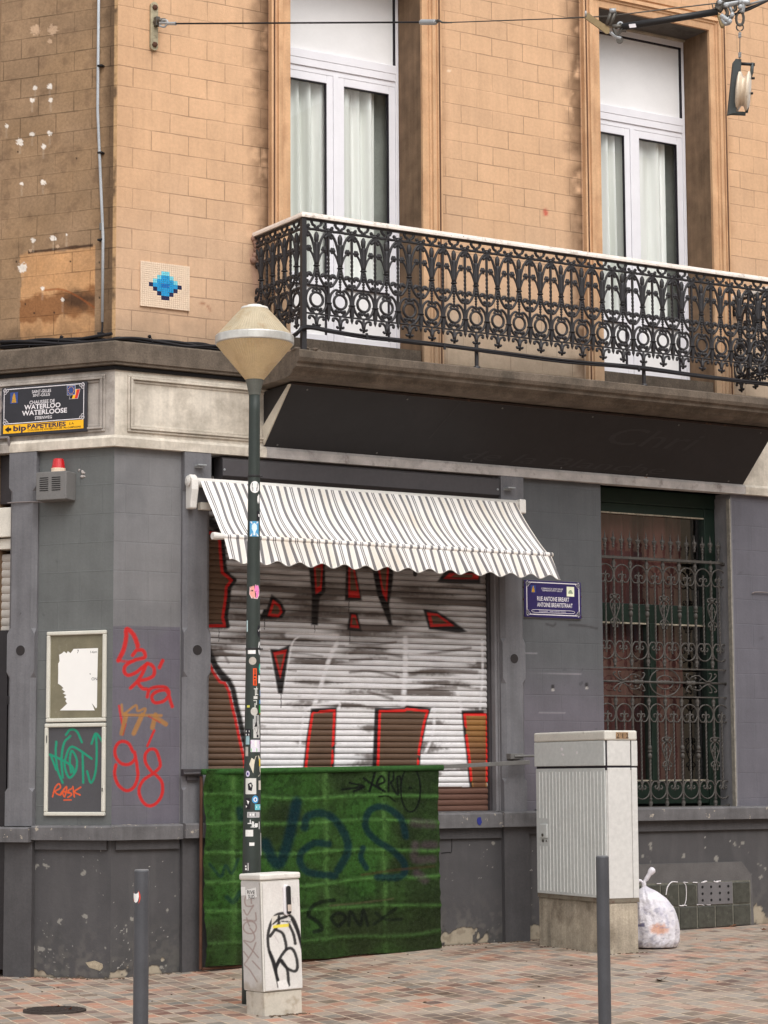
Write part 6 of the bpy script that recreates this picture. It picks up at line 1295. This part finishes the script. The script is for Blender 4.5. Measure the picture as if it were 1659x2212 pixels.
for i in range(9): cbx(m, random.uniform(-.0105, -.009), -.008, *(lambda z: (z, z + random.uniform(.004, .02)))(zse + random.uniform(.08, .16)), *(lambda y: (y, y + random.uniform(.01, .03)))(random.choice((.85, .7, .45, .72, .68))))
m.build('scuff', 'enamel_white', CB)

# ================================================================== control box with black tag
KB = empty('control_box', 'small pale control box with black spray tag in front of the lamp post', 'control box')
kc = Zp(571.5, 2195, 0.); kang = rad(1.5); du = np.array([math.cos(kang), math.sin(kang), 0]); dn = np.array([-du[1], du[0], 0]); kw = .312; kd_ = .275
def ktilt(p, z): lat = float((p - kc) @ RT); return (p[0] - RT[0] * .032 * z, p[1] - RT[1] * .032 * z, z + .032 * lat)
def FK(u, z, o_=0): return ktilt(kc + du * u + dn * o_, z)
def FKs(u, z, o_=0): return ktilt(kc + dn * u - du * o_, z)   # side face, u into depth
def kbx(m, u0, u1, z0, z1, a, b): m.hexa([FK(u0, z0, a), FK(u1, z0, a), FK(u1, z0, b), FK(u0, z0, b), FK(u0, z1, a), FK(u1, z1, a), FK(u1, z1, b), FK(u0, z1, b)])
m = MB(); kbx(m, .008, kw - .006, -.02, .155, .008, kd_ - .01); m.build('plinth', mat('k_plinth', s(196, 188, 174), rough=.8, var=.12, vs=8, bump=.4, dirt=(s(140, 122, 96), 7, .52, .85)), KB, bevel=.01)
m = MB(); kbx(m, .003, kw - .003, .158, .905, .003, kd_); m.build('body', 'ctl_lid', KB, bevel=.006)
m = MB(); kbx(m, -.008, kw + .004, .907, .95, -.01, kd_ + .01); m.build('lid', 'ctl_lid', KB, bevel=.012)
def colk(U, Z, X, Y):
    n1 = fbm(U, Z, 14, 3); P_ = Paint(X, Y, s(214, 210, 205)); P_.mix(.3 * sst(.5, .7, n1), s(196, 188, 182)); BK = s(26, 24, 26)
    for pts in ([(940, 1260), (880, 1000), (850, 890), (790, 760), (700, 705), (620, 700), (540, 745), (480, 870), (450, 1030), (465, 1200), (510, 1340), (550, 1480), (580, 1600), (600, 1700)], [(600, 740), (600, 830), (540, 930), (480, 1010)], [(520, 830), (600, 780), (700, 740)], [(560, 920), (650, 970), (690, 1080), (705, 1190)], [(740, 850), (800, 980), (825, 1110)], [(780, 780), (850, 930), (920, 1150)], [(570, 1400), (640, 1270), (720, 1180), (790, 1190), (840, 1300), (855, 1440), (810, 1490), (720, 1450), (650, 1380), (620, 1330)], [(640, 1340), (715, 1470), (735, 1680)], [(610, 1340), (560, 1470), (590, 1620)], [(480, 1230), (540, 1380), (560, 1500)]):
        P_.stroke([cC(*q) for q in pts], 6.6, BK, .35, .96)
    P_.poly([cC(*q) for q in ((580, 1630), (700, 1600), (735, 1690), (700, 1760), (600, 1740))], s(226, 222, 218), .8)
    P_.stroke([cC(640, 1770), cC(700, 1775)], 2.5, BK); P_.poly([cC(*q) for q in ((505, 740), (590, 722), (560, 790), (500, 850))], s(206, 200, 190), .8); P_.poly([cC(*q) for q in ((525, 860), (735, 835), (735, 880), (515, 902))], s(226, 206, 80), .8)
    P_.stroke([cC(630, 800), cC(760, 815)], 5, s(190, 186, 182), .3); P_.stroke([cC(635, 805), cC(755, 815)], 2, BK, .2)
    for (a, b) in (((790, 480), (800, 560)), ((860, 480), (870, 600)), ((710, 470), (760, 480)), ((540, 1000), (600, 1100))): P_.stroke([cC(*a), cC(*b)], 1.2, s(140, 120, 125), .6, .5)
    return P_.c
def colks(U, Z, X, Y):
    n1 = fbm(U, Z, 14, 3); P_ = Paint(X, Y, s(198, 194, 190)); PK = s(158, 136, 130)
    for pts in ([(225, 560), (215, 460), (180, 440), (135, 500), (150, 590), (220, 600), (255, 585)], [(120, 650), (165, 720), (220, 640), (250, 600)], [(120, 790), (200, 790), (285, 795), (282, 690)], [(160, 760), (180, 830), (200, 870)], [(205 + 90 * math.cos(t), 890 + 85 * math.sin(t)) for t in np.linspace(0, 6.3, 11)], [(205, 900), (250, 960), (270, 1040), (215, 1090), (120, 1070), (200, 1160), (320, 1300)], [(285, 1100), (235, 1230), (160, 1350), (130, 1400), (200, 1470), (305, 1635)], [(240, 1350), (345, 1465)], [(120, 1220), (180, 1300)]):
        P_.stroke([cC(*q) for q in pts], 3.1, PK, .4, .8)
    P_.mix(sst(.45, .55, n1 + (1720 - (Y - 1863) / .1578) / 500.) * 0, PK)
    P_.mix((1 - sst(.16, .26, Z + (n1 - .5) * .12)) * .6, s(150, 134, 110)); return P_.c
def kgrid(name, fn, u0, u1, z0, z1, off, cf, par):
    us2 = ar(u0, u1, .0045); zs2 = ar(z0, z1, .0045); U, Z = np.meshgrid(us2, zs2); U = U.ravel(); Z = Z.ravel(); P = np.array([fn(a, b, off) for a, b in zip(U, Z)]); return gridP(name, P, U, Z, len(us2), len(zs2), 'ctl_paint', par, cf)
fd = kgrid('front_door', FK, .012, kw - .008, .166, .895, -.004, colk, KB); fd['label'] = 'front door covered by looping black spray tag'
kgrid('side_panel', FKs, .014, kd_ - .01, .17, .895, .003, colks, KB)
hu = .196; m = MB()
def cap(u, z0, z1, r_): return [(u + r_ * math.cos(t), z1 - r_ + r_ * math.sin(t)) for t in np.linspace(0, math.pi, 9)] + [(u + r_ * math.cos(t), z0 + r_ + r_ * math.sin(t)) for t in np.linspace(math.pi, 2 * math.pi, 9)]
m.prism(FK, cap(hu, .66, .87, .026), -.018, 0); m.build('handle_recess', 'enamel_white', fd, bevel=.005)
m = MB(); m.prism(FK, cap(hu + .007, .67, .862, .0155), -.036, -.018); hd_ = m.build('handle', 'black_plastic', fd, bevel=.004)
m = MB(); m.box(lambda u, z, o_: FK(u, z, o_), hu - .008, hu + .022, .69, .735, -.0375, -.036); m.build('handle_label', 'label_beige', fd)
m = MB(); p_ = [(.03, .86), (.17, .84), (.16, .775), (.02, .795)]; m.prism(FKs, [(q[0] + .03, q[1]) for q in p_], .004, .0055); st_ = m.build('sticker', 'paper', KB)
TK = lambda u, z: FKs(-u, z, .0062); text('sticker_print', 'RIVE', 'ink', st_, TK, -.125, .815, .035, wid=.105, bold=.01); text('sticker_print', 'SUD', 'ink', st_, TK, -.12, .785, .035, wid=.085, bold=.01)
m = MB(); m.prism(FKs, [(.205, .862), (.262, .86), (.262, .8), (.205, .805)], .004, .005); m.build('sticker', 'paper', KB)

# ================================================================== lamp post with globe
LP = empty('lamp_post', 'dark green lamp post plastered with stickers and topped by a double-cone cream lantern', 'street lamp')
lb = Zp(542, 2168, gz(-.03)); lx, ly = float(lb[0]), float(lb[1])
lean = np.array([.0, 0]); 
def lpt(z): # follow the measured slight lean of the post
    return np.array([lx + LEX * (z / 4.34), ly, z])
LEX = .0
pz = [(-.02, .066), (.15, .066), (1.0, .067), (1.7, .06), (2.5, .052), (3.75, .0435), (4.6, .0395)]
def prad(z): return float(np.interp(z, [a for a, b in pz], [b for a, b in pz]))
q1 = proj(np.array([[lx, ly, 4.3]])); targ = atd(549.5, 860, float((np.array([lx, ly, 4.3]) - CP) @ FW)); LEX = float((549.5 - q1[0][0]) / F * ((np.array([lx, ly, 4.3]) - CP) @ FW) / rt[0])
zpt = 4.44
m = MB(); m.tube([lpt(z) for z in np.linspace(-.02, zpt, 30)], [prad(z) for z in np.linspace(-.02, zpt, 30)], 24); m.build('post', 'post_green', LP, smooth=True)
HZ = float((lpt(4.3) - CP) @ hd)
def zl_(y): d = ray(550, y); return CP[2] + HZ / float(d @ hd) * d[2]
c = lpt(zl_(848)); hL = {y: zl_(y) - zl_(848) for y in (822, 745, 737, 728, 668, 657)}; ZC = zl_(848)
m = MB(); m.lathe(c, [(.042, -.02), (.045, 0), (.066, hL[822]), (.068, hL[822] + .004)], 28); m.build('collar', mat('collar', s(96, 98, 92), rough=.5), LP, smooth=False)
def ribbed(c, prof, n=150, amp=.007):
    m = MB(); k = 0
    for r_, h_ in prof:
        for j in range(n): a = 2 * math.pi * j / n; rr = r_ * (1 + (amp if j % 2 else -amp)); m.v.append((c[0] + rr * math.cos(a), c[1] + rr * math.sin(a), c[2] + h_))
    for i in range(len(prof) - 1):
        for j in range(n): m.f.append((i * n + j, i * n + (j + 1) % n, (i + 1) * n + (j + 1) % n, (i + 1) * n + j))
    return m
lm = mat('lantern', s(212, 190, 150), rough=.3, var=.08, vs=7, bump=0, dirt=(s(170, 136, 92), 5, .55, .5), spec=.5); pr = lm.node_tree.nodes['Principled BSDF']; pr.inputs['Subsurface Weight'].default_value = .35; pr.inputs['Subsurface Radius'].default_value = (.05, .04, .02); pr.inputs['Subsurface Scale'].default_value = .5
lm2 = mat('lantern_top', s(176, 162, 136), rough=.35, var=.12, vs=9, bump=0, dirt=(s(150, 118, 76), 7, .5, .6), spec=.5)
ribbed(c, [(.064, hL[822]), (.135, hL[822] + (hL[745] - hL[822]) * .33), (.21, hL[822] + (hL[745] - hL[822]) * .67), (.282, hL[745])]).build('lower_shade', 'lantern', LP)
m = MB(); m.lathe(c, [(.27, hL[745] - .004), (.288, hL[745] + .002), (.292, hL[745] + .008), (.292, hL[728] - .002), (.288, hL[728] + .006), (.26, hL[728] + .012)], 48); m.build('rim', mat('rim', s(200, 198, 192), rough=.35, metal=.4, var=.15, vs=12), LP, smooth=False)
ribbed(c, [(.282, hL[728] + .008), (.225, hL[728] + (hL[668] - hL[728]) * .33), (.165, hL[728] + (hL[668] - hL[728]) * .67), (.1, hL[668])]).build('upper_shade', 'lantern_top', LP)
m = MB(); m.lathe(c, [(.098, hL[668] - .01), (.104, hL[668]), (.098, hL[668] + .014), (.06, hL[668] + .022), (.055, hL[668] + .03), (.0, hL[668] + .034)], 32); m.build('cap', 'ctl_lid', LP)
# stickers on the post: curved patches
def sticker(px, py, w_, h_, col, mark=None, round_=False, mk=None, name='sticker', poly=None):
    # px,py centre in picture; w_,h_ in picture px
    zz = None
    cdist = float((lpt(2.) - CP) @ FW)
    z = atd(px, py, cdist)[2]
    for _ in range(3): dd = float((lpt(z) - CP) @ FW); z = atd(px, py, dd)[2]
    ctr = lpt(z); cpx = proj(ctr[None])[0][0]; r_ = prad(z) + .0015; sc = F / dd; off = np.clip((px - cpx) / sc / r_, -.97, .97); a0 = math.asin(off); hw = w_ / sc / r_ / 2; hh = h_ / sc / 2
    vd = CP - ctr; vd[2] = 0; vd /= np.linalg.norm(vd); sd_ = np.array([-vd[1], vd[0], 0]); 
    if sd_.dot(RT) < 0: sd_ = -sd_
    def pt(a, b, e=0): ang = a0 + a * hw; return ctr + (vd * math.cos(ang) + sd_ * math.sin(ang)) * (r_ + e + (prad(z + b * hh) - prad(z))) + np.array([0, 0, b * hh])
    def patch(shape, mt, e, par, nm):
        m = MB(); n = 7
        if shape == 'r':
            for i in range(n):
                for j in range(4): m.v.append(tuple(pt(-1 + 2 * i / (n - 1), -1 + 2 * j / 3, e)))
            for i in range(n - 1):
                for j in range(3): a = i * 4 + j; m.f.append((a, a + 1, a + 5, a + 4))
        elif shape == 'c':
            m.v.append(tuple(pt(0, 0, e + .0008)))
            for rr in (.5, 1.):
                for k in range(18): t = k * math.pi / 9; m.v.append(tuple(pt(math.cos(t) * rr, math.sin(t) * rr, e)))
            for k in range(18): m.f.append((0, 1 + k, 1 + (k + 1) % 18)); m.f.append((1 + k, 19 + k, 19 + (k + 1) % 18, 1 + (k + 1) % 18))
        else:
            m.v += [tuple(pt(a, b, e)) for a, b in shape]; m.f.append(tuple(range(len(shape))))
        return m.build(nm, mt, par)
    mt = mat('st_%d_%d_%d' % col, s(*col), rough=.5, var=.03, bump=0)
    st = patch('c' if round_ else (poly or 'r'), mt, 0, LP, name)
    if mark:
        for shp, mc in mark:
            patch(shp, mat('st_%d_%d_%d' % mc, s(*mc), rough=.5, var=.03, bump=0), .0012, st, 'print')
    return st
BKc = (28, 26, 32); WHc = (235, 233, 230)
def sq(a, b, c_, d_): return [(a, b), (c_, b), (c_, d_), (a, d_)]
def pc(x, y): return 502.2 + x * .2077, 999 + y * .2077      # upper strip view
def pd(x, y): return 502.2 + x * .2196, 1404 + y * .2196     # lower strip view
a = pc(233, 263); s_ = sticker(*a, 22, 26, WHc, [(sq(-.55, -.2, .55, .65), BKc), (sq(-.45, -.65, .45, -.1), BKc)], True)
sticker(*pc(270, 385), 7, 22, WHc, poly=[(-1, -.3), (-.3, -1), (.2, -.5), (1, -.9), (1, .8), (.3, 1), (-.8, .5)])
sticker(*pc(270, 555), 8, 19, BKc, [(sq(-.2, -.3, .9, .3), WHc)])
sticker(*pc(228, 697), 21, 33, (84, 160, 206), [([(-.5, .5), (0, .8), (.5, .5), (.55, 0), (.2, -.4), (.2, -.85), (-.2, -.85), (-.2, -.4), (-.55, 0)], (216, 234, 244)), ([(-.95, .95), (-.5, .95), (-.4, .6)], WHc), ([(.95, .95), (.5, .95), (.4, .6)], WHc), ([(-.95, -.95), (-.5, -.95), (-.4, -.5)], WHc), ([(.95, -.95), (.5, -.95), (.4, -.5)], WHc)])
s_ = sticker(*pc(232, 1350), 25, 31, (235, 200, 200), [([(-.85, -.3), (-.7, .7), (-.1, .85), (.0, 0), (.1, -.8), (-.4, -.8)], (232, 160, 146)), ([(.05, .9), (.7, .8), (.88, 0), (.6, -.75), (.15, -.85), (.25, -.3), (-.05, .2)], (238, 130, 190)), (sq(-.7, .05, -.3, .25), BKc), (sq(.15, .0, .75, .14), BKc)], poly=[(-1, -.3), (-.9, .7), (-.3, .9), (.1, 1), (.7, .9), (1, .3), (.95, -.5), (.5, -1), (0, -.95), (-.6, -.9)])
sticker(*pc(153, 1705), 5, 24, (190, 214, 216)); sticker(*pc(276, 1757), 11, 26, BKc, [([(-.6, .2), (.8, .5), (.9, .1), (-.4, -.1)], WHc)], True); sticker(*pc(280, 1935), 9, 30, (205, 205, 205), [([(-.4, .5), (.5, .2), (.2, -.6)], BKc)], True)
sticker(*pc(198, 1975), 18, 8, WHc); sticker(*pc(209, 2067), 17, 17, (176, 168, 158), None, True)
sticker(*pd(268, 185), 8, 22, (70, 180, 160), [([(-.3, -.3), (.3, .4), (.6, -.3)], WHc)], True)
s_ = sticker(*pd(221, 268), 8.5, 37, (226, 84, 34), [(sq(-.2, .35, .25, .9), BKc), (sq(-.5, .1, .5, .3), BKc), (sq(-.5, -.25, .3, -.1), BKc), (sq(-.2, -.9, .25, -.4), BKc)])
sticker(*pd(265, 290), 8, 17, WHc)
for (x, y, w_, h_) in ((232, 385, 10, 2), (238, 400, 2, 16), (225, 420, 2, 14), (240, 440, 7, 2), (228, 470, 9, 6), (224, 500, 8, 2), (236, 520, 2, 10), (222, 545, 2, 9), (215, 575, 9, 2)): sticker(*pd(x, y), w_, h_, (205, 205, 198), name='marker_scribble')
sticker(*pd(272, 425), 5, 12, (120, 150, 190)); sticker(*pd(270, 512), 7, 8, (60, 140, 200)); sticker(*pd(155, 557), 7, 5, (206, 204, 90)); sticker(*pd(270, 590), 8, 20, (40, 150, 60), [(sq(-1, -1, 1, -.7), (214, 50, 40))])
sticker(*pd(215, 607), 16, 18, (190, 186, 178), None, True)
sticker(*pd(240, 675), 13, 14, (185, 185, 182), [(sq(-.4, -.8, -.1, .8), BKc), (sq(.3, -.8, .5, .8), BKc)]); sticker(*pd(235, 730), 16, 22, (170, 170, 168), [([(-.6, -.6), (0, .8), (.3, -.5)], BKc)])
sticker(*pd(150, 818), 15, 18, BKc, [(sq(-.7, .2, .6, .6), WHc), (sq(-.7, -.6, .5, -.2), WHc)]); sticker(*pd(240, 800), 16, 30, (196, 194, 190), [([(-.8, .4), (.5, .7), (.1, -.6)], (110, 106, 106)), (sq(-.1, -.9, .5, -.5), BKc)])
sticker(*pd(147, 890), 10, 18, (150, 180, 186)); sticker(*pd(232, 945), 24, 26, (222, 216, 226), [(sq(-.95, .35, .9, .8), (206, 120, 200)), (sq(-.9, -.95, .2, -.4), (70, 190, 70)), (sq(-.3, -.2, .1, .9), WHc)])
sticker(*pd(140, 1000), 8, 20, (176, 172, 164)); sticker(*pd(228, 1145), 30, 46, (214, 206, 186), [([(-.7, .8), (-.55, .85), (.9, -.6), (.8, -.75)], BKc), (sq(.6, 0, .95, .7), (238, 206, 60))], poly=[(-.95, .2), (-.6, .8), (-.2, .6), (0, .95), (.6, 1), (1, .7), (1, -.7), (.5, -.95), (-.4, -.6)])
sticker(*pd(150, 1218), 10, 13, (206, 198, 222), [(sq(-.4, -.4, .4, .4), (60, 50, 120))], True); sticker(*pd(178, 1340), 25, 34, (208, 206, 200), [([(-.5, .3), (.1, .5), (.4, .1), (.2, -.6), (-.4, -.5)], BKc), ([(-.2, .2), (.15, .3), (.1, -.2)], (208, 206, 200))]); sticker(*pd(270, 1330), 10, 20, (206, 198, 186))
sticker(*pd(225, 1470), 15, 17, (70, 150, 200), [([(math.cos(t) * .6, math.sin(t) * .6) for t in np.linspace(0, 5.8, 12)], WHc), ([(math.cos(t) * .3, math.sin(t) * .3) for t in np.linspace(0, 5.5, 8)], (60, 120, 180))], True); sticker(*pd(252, 1545), 16, 12, (110, 190, 200), [(sq(-.6, -.3, .8, .3), WHc)])
sticker(*pd(150, 1510), 12, 24, BKc, [([(-.4, .6), (.6, .4), (.2, -.2)], WHc), ([(-.8, -.3), (-.2, -.5), (-.7, -.8)], WHc)]); sticker(*pd(210, 1620), 30, 12, (180, 178, 178), [(sq(-.75, -.6, .3, .6), (76, 74, 76)), (sq(-.6, -.3, -.4, .4), WHc), (sq(-.2, -.3, .0, .4), WHc)])
for (x, y, w_, h_) in ((175, 1690, 2, 9), (168, 1705, 9, 2), (195, 1710, 2, 11), (207, 1712, 2, 11), (222, 1722, 9, 2), (236, 1722, 7, 8), (262, 1725, 2, 16), (210, 1740, 14, 1.5)): sticker(*pd(x, y), w_, h_, (225, 225, 222), name='marker_scribble')
sticker(*pd(163, 1800), 18, 14, (226, 224, 220)); sticker(*pd(190, 1908), 11, 7, (230, 228, 224)); sticker(*pd(285, 1910), 4, 48, (230, 228, 224)); sticker(*pd(142, 2130), 15, 20, (60, 58, 60), [(sq(-.6, -.7, .0, -.3), WHc), (sq(-.6, -.1, -.1, .3), WHc), (sq(.3, -.8, .5, .8), WHc)])
for py in (1029, 1402):
    z = 3.0
    for _ in range(4): z = atd(550, py, float((lpt(z) - CP) @ FW))[2]
    m = MB(); m.lathe(lpt(z - .008), [(prad(z) + .002, 0), (prad(z) + .004, .003), (prad(z) + .004, .013), (prad(z) + .002, .016)], 24); r0 = prad(z)
    m.tube([lpt(z) + rt * (r0 - .005), lpt(z) + rt * (r0 + .02)], .006, 6); m.build('cable_tie', 'black_plastic', LP)

# ================================================================== bollards
def bollard(px, w_, ytop, label):
    Z = F * .076 / w_; top = atd(px, ytop, Z); bx_, by_ = float(top[0]), float(top[1]); r_ = .038
    E_ = empty('bollard', label, 'bollard', group='grey steel bollards at the kerb'); m = MB(); m.lathe((bx_, by_, -.05), [(r_, 0), (r_, top[2] + .045), (r_ - .004, top[2] + .05)], 40); b_ = m.build('shaft', 'bollard', E_, smooth=False)
    m = MB(); m.lathe((bx_, by_, top[2]), [(r_ - .003, -.003), (r_ - .003, .003), (r_ - .008, .005)], 40); m.build('cap', mat('bcap', s(120, 122, 124), rough=.35), E_)
    m = MB(); m.lathe((bx_, by_, -.01), [(.06, 0), (.055, .02), (.04, .025)], 24); m.build('base_ring', 'concrete', E_)
    return E_, bx_, by_, top[2], r_
Eb, bx_, by_, bt_, r_ = bollard(306, 33, 1880, 'grey steel bollard with a round red and white cat sticker, at the lower left')
bollard(1301, 28, 1850, 'plain grey steel bollard in front of the numbered cabinet')
bc = np.array([bx_, by_, 0]); vd = CP - bc; vd[2] = 0; vd /= np.linalg.norm(vd); sd2 = rt
def bpatch(shape, mt, e, nm, par, a0=-.75, hw=.62, zc=bt_ - .13, hh=.038):
    def pt(a, b): g_ = a0 + a * hw; return tuple(bc + (vd * math.cos(g_) + sd2 * math.sin(g_)) * (r_ + e) + np.array([0, 0, zc + b * hh]))
    m = MB(); n = len(shape); m.v.append(pt(0, 0)); ks = (.5, 1.)
    for k in ks: m.v += [pt(a * k, b * k) for a, b in shape]
    for i in range(n): m.f.append((0, 1 + i, 1 + (i + 1) % n)); m.f.append((1 + i, 1 + n + i, 1 + n + (i + 1) % n, 1 + (i + 1) % n))
    return m.build(nm, mt, par)
circ = [(math.cos(t), math.sin(t)) for t in np.linspace(0, 2 * math.pi, 25)[:-1]]
stb = bpatch(circ, mat('st_red', s(224, 66, 38), rough=.5, var=.1, bump=0), .0015, 'sticker', Eb); bpatch([(-.8, .55), (-.5, .45), (.3, .45), (.62, .7), (.7, .1), (.5, -.5), (0, -.75), (-.5, -.6), (-.8, 0)], 'paper', .003, 'print', stb)

# ================================================================== rubbish bag
bg_ = empty('rubbish_bag', 'knotted translucent white rubbish bag slumped against the concrete plinth', 'rubbish bag')
pb = Zp(1427, 2050, gz(4.2)); g0 = gz(pb[0])
dist_b = float((pb - CP) @ FW); sc_ = F / dist_b
nA, nH = 72, 48; Vv = []; prof_b = [(0, .0), (.86, .015), (1.0, .1), (1.04, .25), (1.02, .45), (.95, .65), (.78, .82), (.46, .94), (.16, 1.0), (.05, 1.04)]
hgt = (2058 - 1928) / sc_; rb = 48 / sc_; cxb = pb + np.array([0, .06, 0])
for j in range(nH):
    t = j / (nH - 1); hh = t * 1.04; r0 = np.interp(hh, [b for a, b in prof_b], [a for a, b in prof_b])
    for i in range(nA):
        a = 2 * math.pi * i / nA; ridge = abs(math.sin(a * 4 + 1.5 * math.sin(t * 3))) ; wr = 1 + .05 * math.sin(a * 2 + 4 * t) - .05 * (1 - ridge) * t + .03 * math.sin(a * 7 + 9 * t) * (1 - t) + .035 * t * math.sin(a * 19 + 3 * t) + .02 * math.sin(a * 13 - 9 * t) + .06 * max(0, math.cos(a)) * max(0, 1 - t * 4)
        off = -24 / sc_ * t ** 2.6
        p = cxb + rt * (math.cos(a) * rb * r0 * wr + off) + hd * (math.sin(a) * rb * .85 * r0 * wr); Vv.append((p[0], p[1], g0 + .0 + hh * hgt))
m = MB(); m.v = Vv; m.f = [(j * nA + i, j * nA + (i + 1) % nA, (j + 1) * nA + (i + 1) % nA, (j + 1) * nA + i) for j in range(nH - 1) for i in range(nA)]; m.f.append(tuple(range(nA))[::-1])
bm2 = mat('bag', attr=True, rough=.28, var=.06, vs=12, bump=.9, bs=16, spec=.6, dist=.02, fine=.02); bag = m.build('bag', 'bag', bg_, smooth=True)
Vn = np.array(Vv); X, Y = proj(Vn); P_ = Paint(X, Y, s(222, 218, 224)); nn = fbm(X, Y, .07, 4); n2 = fbm(X, Y, .2, 14)
P_.mix(sst(.5, .7, nn) * .5, s(180, 176, 190)); P_.mix(sst(1990, 2050, Y) * .5 * sst(.4, .6, n2), s(130, 120, 116)); P_.mix((1 - sst(.5, 1.1, np.hypot((X - 1424) / 23, (Y - 2007) / 14) + (n2 - .5) * .7)) * .8, s(210, 150, 116)); P_.mix(sst(.62, .7, n2) * .5 * (Y > 1960), s(120, 118, 150)); P_.mix(((X < 1392) & (Y > 1995) & (Y < 2003)) * .8, s(60, 60, 110))
ca = bag.data.color_attributes.new('Col', 'FLOAT_COLOR', 'POINT'); ca.data.foreach_set('color', np.concatenate([P_.c, np.ones((len(Vn), 1))], 1).astype(np.float32).ravel())
kp = np.array(Vv[-1]) * .5 + np.array(Vv[-1 - nA // 2]) * .5
m = MB(); m.tube(smooth_pts([kp - np.array([0, 0, .03]), kp + np.array([0, 0, .02]), kp + rt * .02 + np.array([0, 0, .05]), kp + rt * .06 + np.array([0, 0, .11]), kp + rt * .09 + np.array([0, 0, .14])], 3), [.02] * 4 + [.014] * 2 + [.02] * 3 + [.03] * 3 + [.012], 8)
m.tube(smooth_pts([kp, kp - rt * .03 + np.array([0, 0, .04]), kp - rt * .05 + np.array([0, 0, .03])], 3), .012, 6); m.build('knot', mat('bag_plain', s(222, 218, 224), rough=.3, bump=.6, bs=30, spec=.6), bg_, smooth=True)

# ================================================================== drain cover, leaves, cabinet crumbs
dc = Zp(118, 2182, 0); 
dcv = empty('drain_cover', 'round dark iron drain cover with fallen leaves in the paving at lower left', 'drain cover')
m = MB(); m.lathe((dc[0], dc[1], -.02), [(.22, 0), (.22, .026), (.2, .027)], 40); m.build('rim', 'iron_cover', dcv)
m = MB()
for i in range(-5, 6):
    hw_ = math.sqrt(max(.19 ** 2 - (i * .033) ** 2, 0)); m.hexa([(dc[0] + sx_ * 1., dc[1] + sy_, z) for z in (.006, .012) for sx_, sy_ in ((-hw_, i * .033 - .009), (hw_, i * .033 - .009), (hw_, i * .033 + .009), (-hw_, i * .033 + .009))])
m.build('rib', 'iron_cover', dcv)
lf = MB(); sh = [(0, -.04), (.02, -.02), (.045, -.015), (.03, .01), (.035, .035), (.01, .03), (0, .055), (-.012, .03), (-.035, .032), (-.03, .005), (-.045, -.018), (-.018, -.02)]
lf.v = [(a, b, .004 + .012 * ((a * 22) ** 2)) for a, b in sh] + [(0, 0, .004)]; lf.f = [(i, (i + 1) % 12, 12) for i in range(12)]
lo = lf.build('fallen_leaf', 'leaf'); lb2 = lf.build('fallen_leaf', 'leaf_brown'); lc = 0
spots = [(300, 2113, 1, 'orange leaf lying at the foot of the corner wall left of the bollard'), (123, 2180, 1, 'pale orange leaf lying on the drain cover'), (145, 2186, 1, 'bright orange leaf at the right edge of the drain cover'), (1583, 2002, 0, 'brown curled leaf on the paving below the glass blocks'), (1654, 2012, 0, 'brown leaf on the paving at the far right edge'), (1430, 2128 - 8, 0, 'small dark leaf on the paving to the right of the bag and bollard'), (1425, 1998 + 14 * 0, 0, 'x')]
used = {1: False, 0: False}
for (x, y, k, lab) in spots[:6]:
    p = Zp(x, y, gz(0)); 
    for _ in range(4): p = Zp(x, y, gz(p[0]))
    src = lo if k else lb2
    o_ = src if not used[k] else src.copy()
    if used[k]: COL.objects.link(o_)
    used[k] = True; o_.location = (p[0], p[1], gz(p[0]) + .004); o_.rotation_euler = (random.uniform(-.3, .3), random.uniform(-.2, .2), random.uniform(0, 6)); o_.scale = (1.1, 1.1, 1.5); tag(o_, lab, 'leaf', 'fallen leaves on the paving')
# loose wire stub on right wall
m = MB(); m.tube(smooth_pts([FR(R(1623, 1282)[0], R(1623, 1282)[1], .01), FR(R(1632, 1279)[0], R(1632, 1279)[1], .02), FR(R(1665, 1281)[0], R(1665, 1281)[1], .02)], 3), .006, 6); m.build('wire_stub', 'cable_grey', B)


# small marks: blue paint dab on the ledge
m = MB(); m.prism(FR, [R(x, y, .084) for x, y in ((1032, 1766), (1038, 1765), (1041, 1776), (1037, 1783), (1032, 1780), (1030, 1772))], .083, .0865); m.build('paint_dab', mat('blue_dab', s(40, 46, 120)), B)
m = MB(); m.tube(smooth_pts([FR(*R(x, y, .002), .003) for x, y in ((953, 1843), (968, 1841), (975, 1840), (976, 1818), (975, 1806))]), .003, 4); m.build('crack', 'black_gap', B)

# grit and litter crumbs added along the wall foot and plinths for contact shadow
m = MB()
for i in range(420):
    k = random.random()
    if k < .45: u = random.uniform(0, 4.9); p = (u, -abs(random.gauss(0, .05)) - .01)
    elif k < .6: u = random.uniform(0, .9); q = LD * u + LN * (abs(random.gauss(0, .05)) + .01); p = (q[0], q[1])
    elif k < .75: p = FC(random.uniform(-.06, DX + .05), 0, random.choice((-.03, random.uniform(-.03, DY))))[:2]; p = (p[0] - (.05 if random.random() < .5 else 0), p[1])
    elif k < .85: p = FK(random.uniform(-.04, kw + .04), 0, random.gauss(0, .03) - .02)[:2]
    else: p = (random.uniform(-2.5, 5.5), -random.uniform(.2, 4.5))
    r_ = random.uniform(.004, .011); m.ball((p[0], p[1], gz(p[0]) + r_ * .3), r_, 5, (random.uniform(.8, 1.8), random.uniform(.8, 1.8), .5))
g_ = m.build('grit', mat('grit', s(92, 78, 64), rough=.9, var=.5, vs=15), None); tag(g_, 'loose grit and small crumbs added along the foot of the wall for contact shadow', 'grit', kind='stuff')
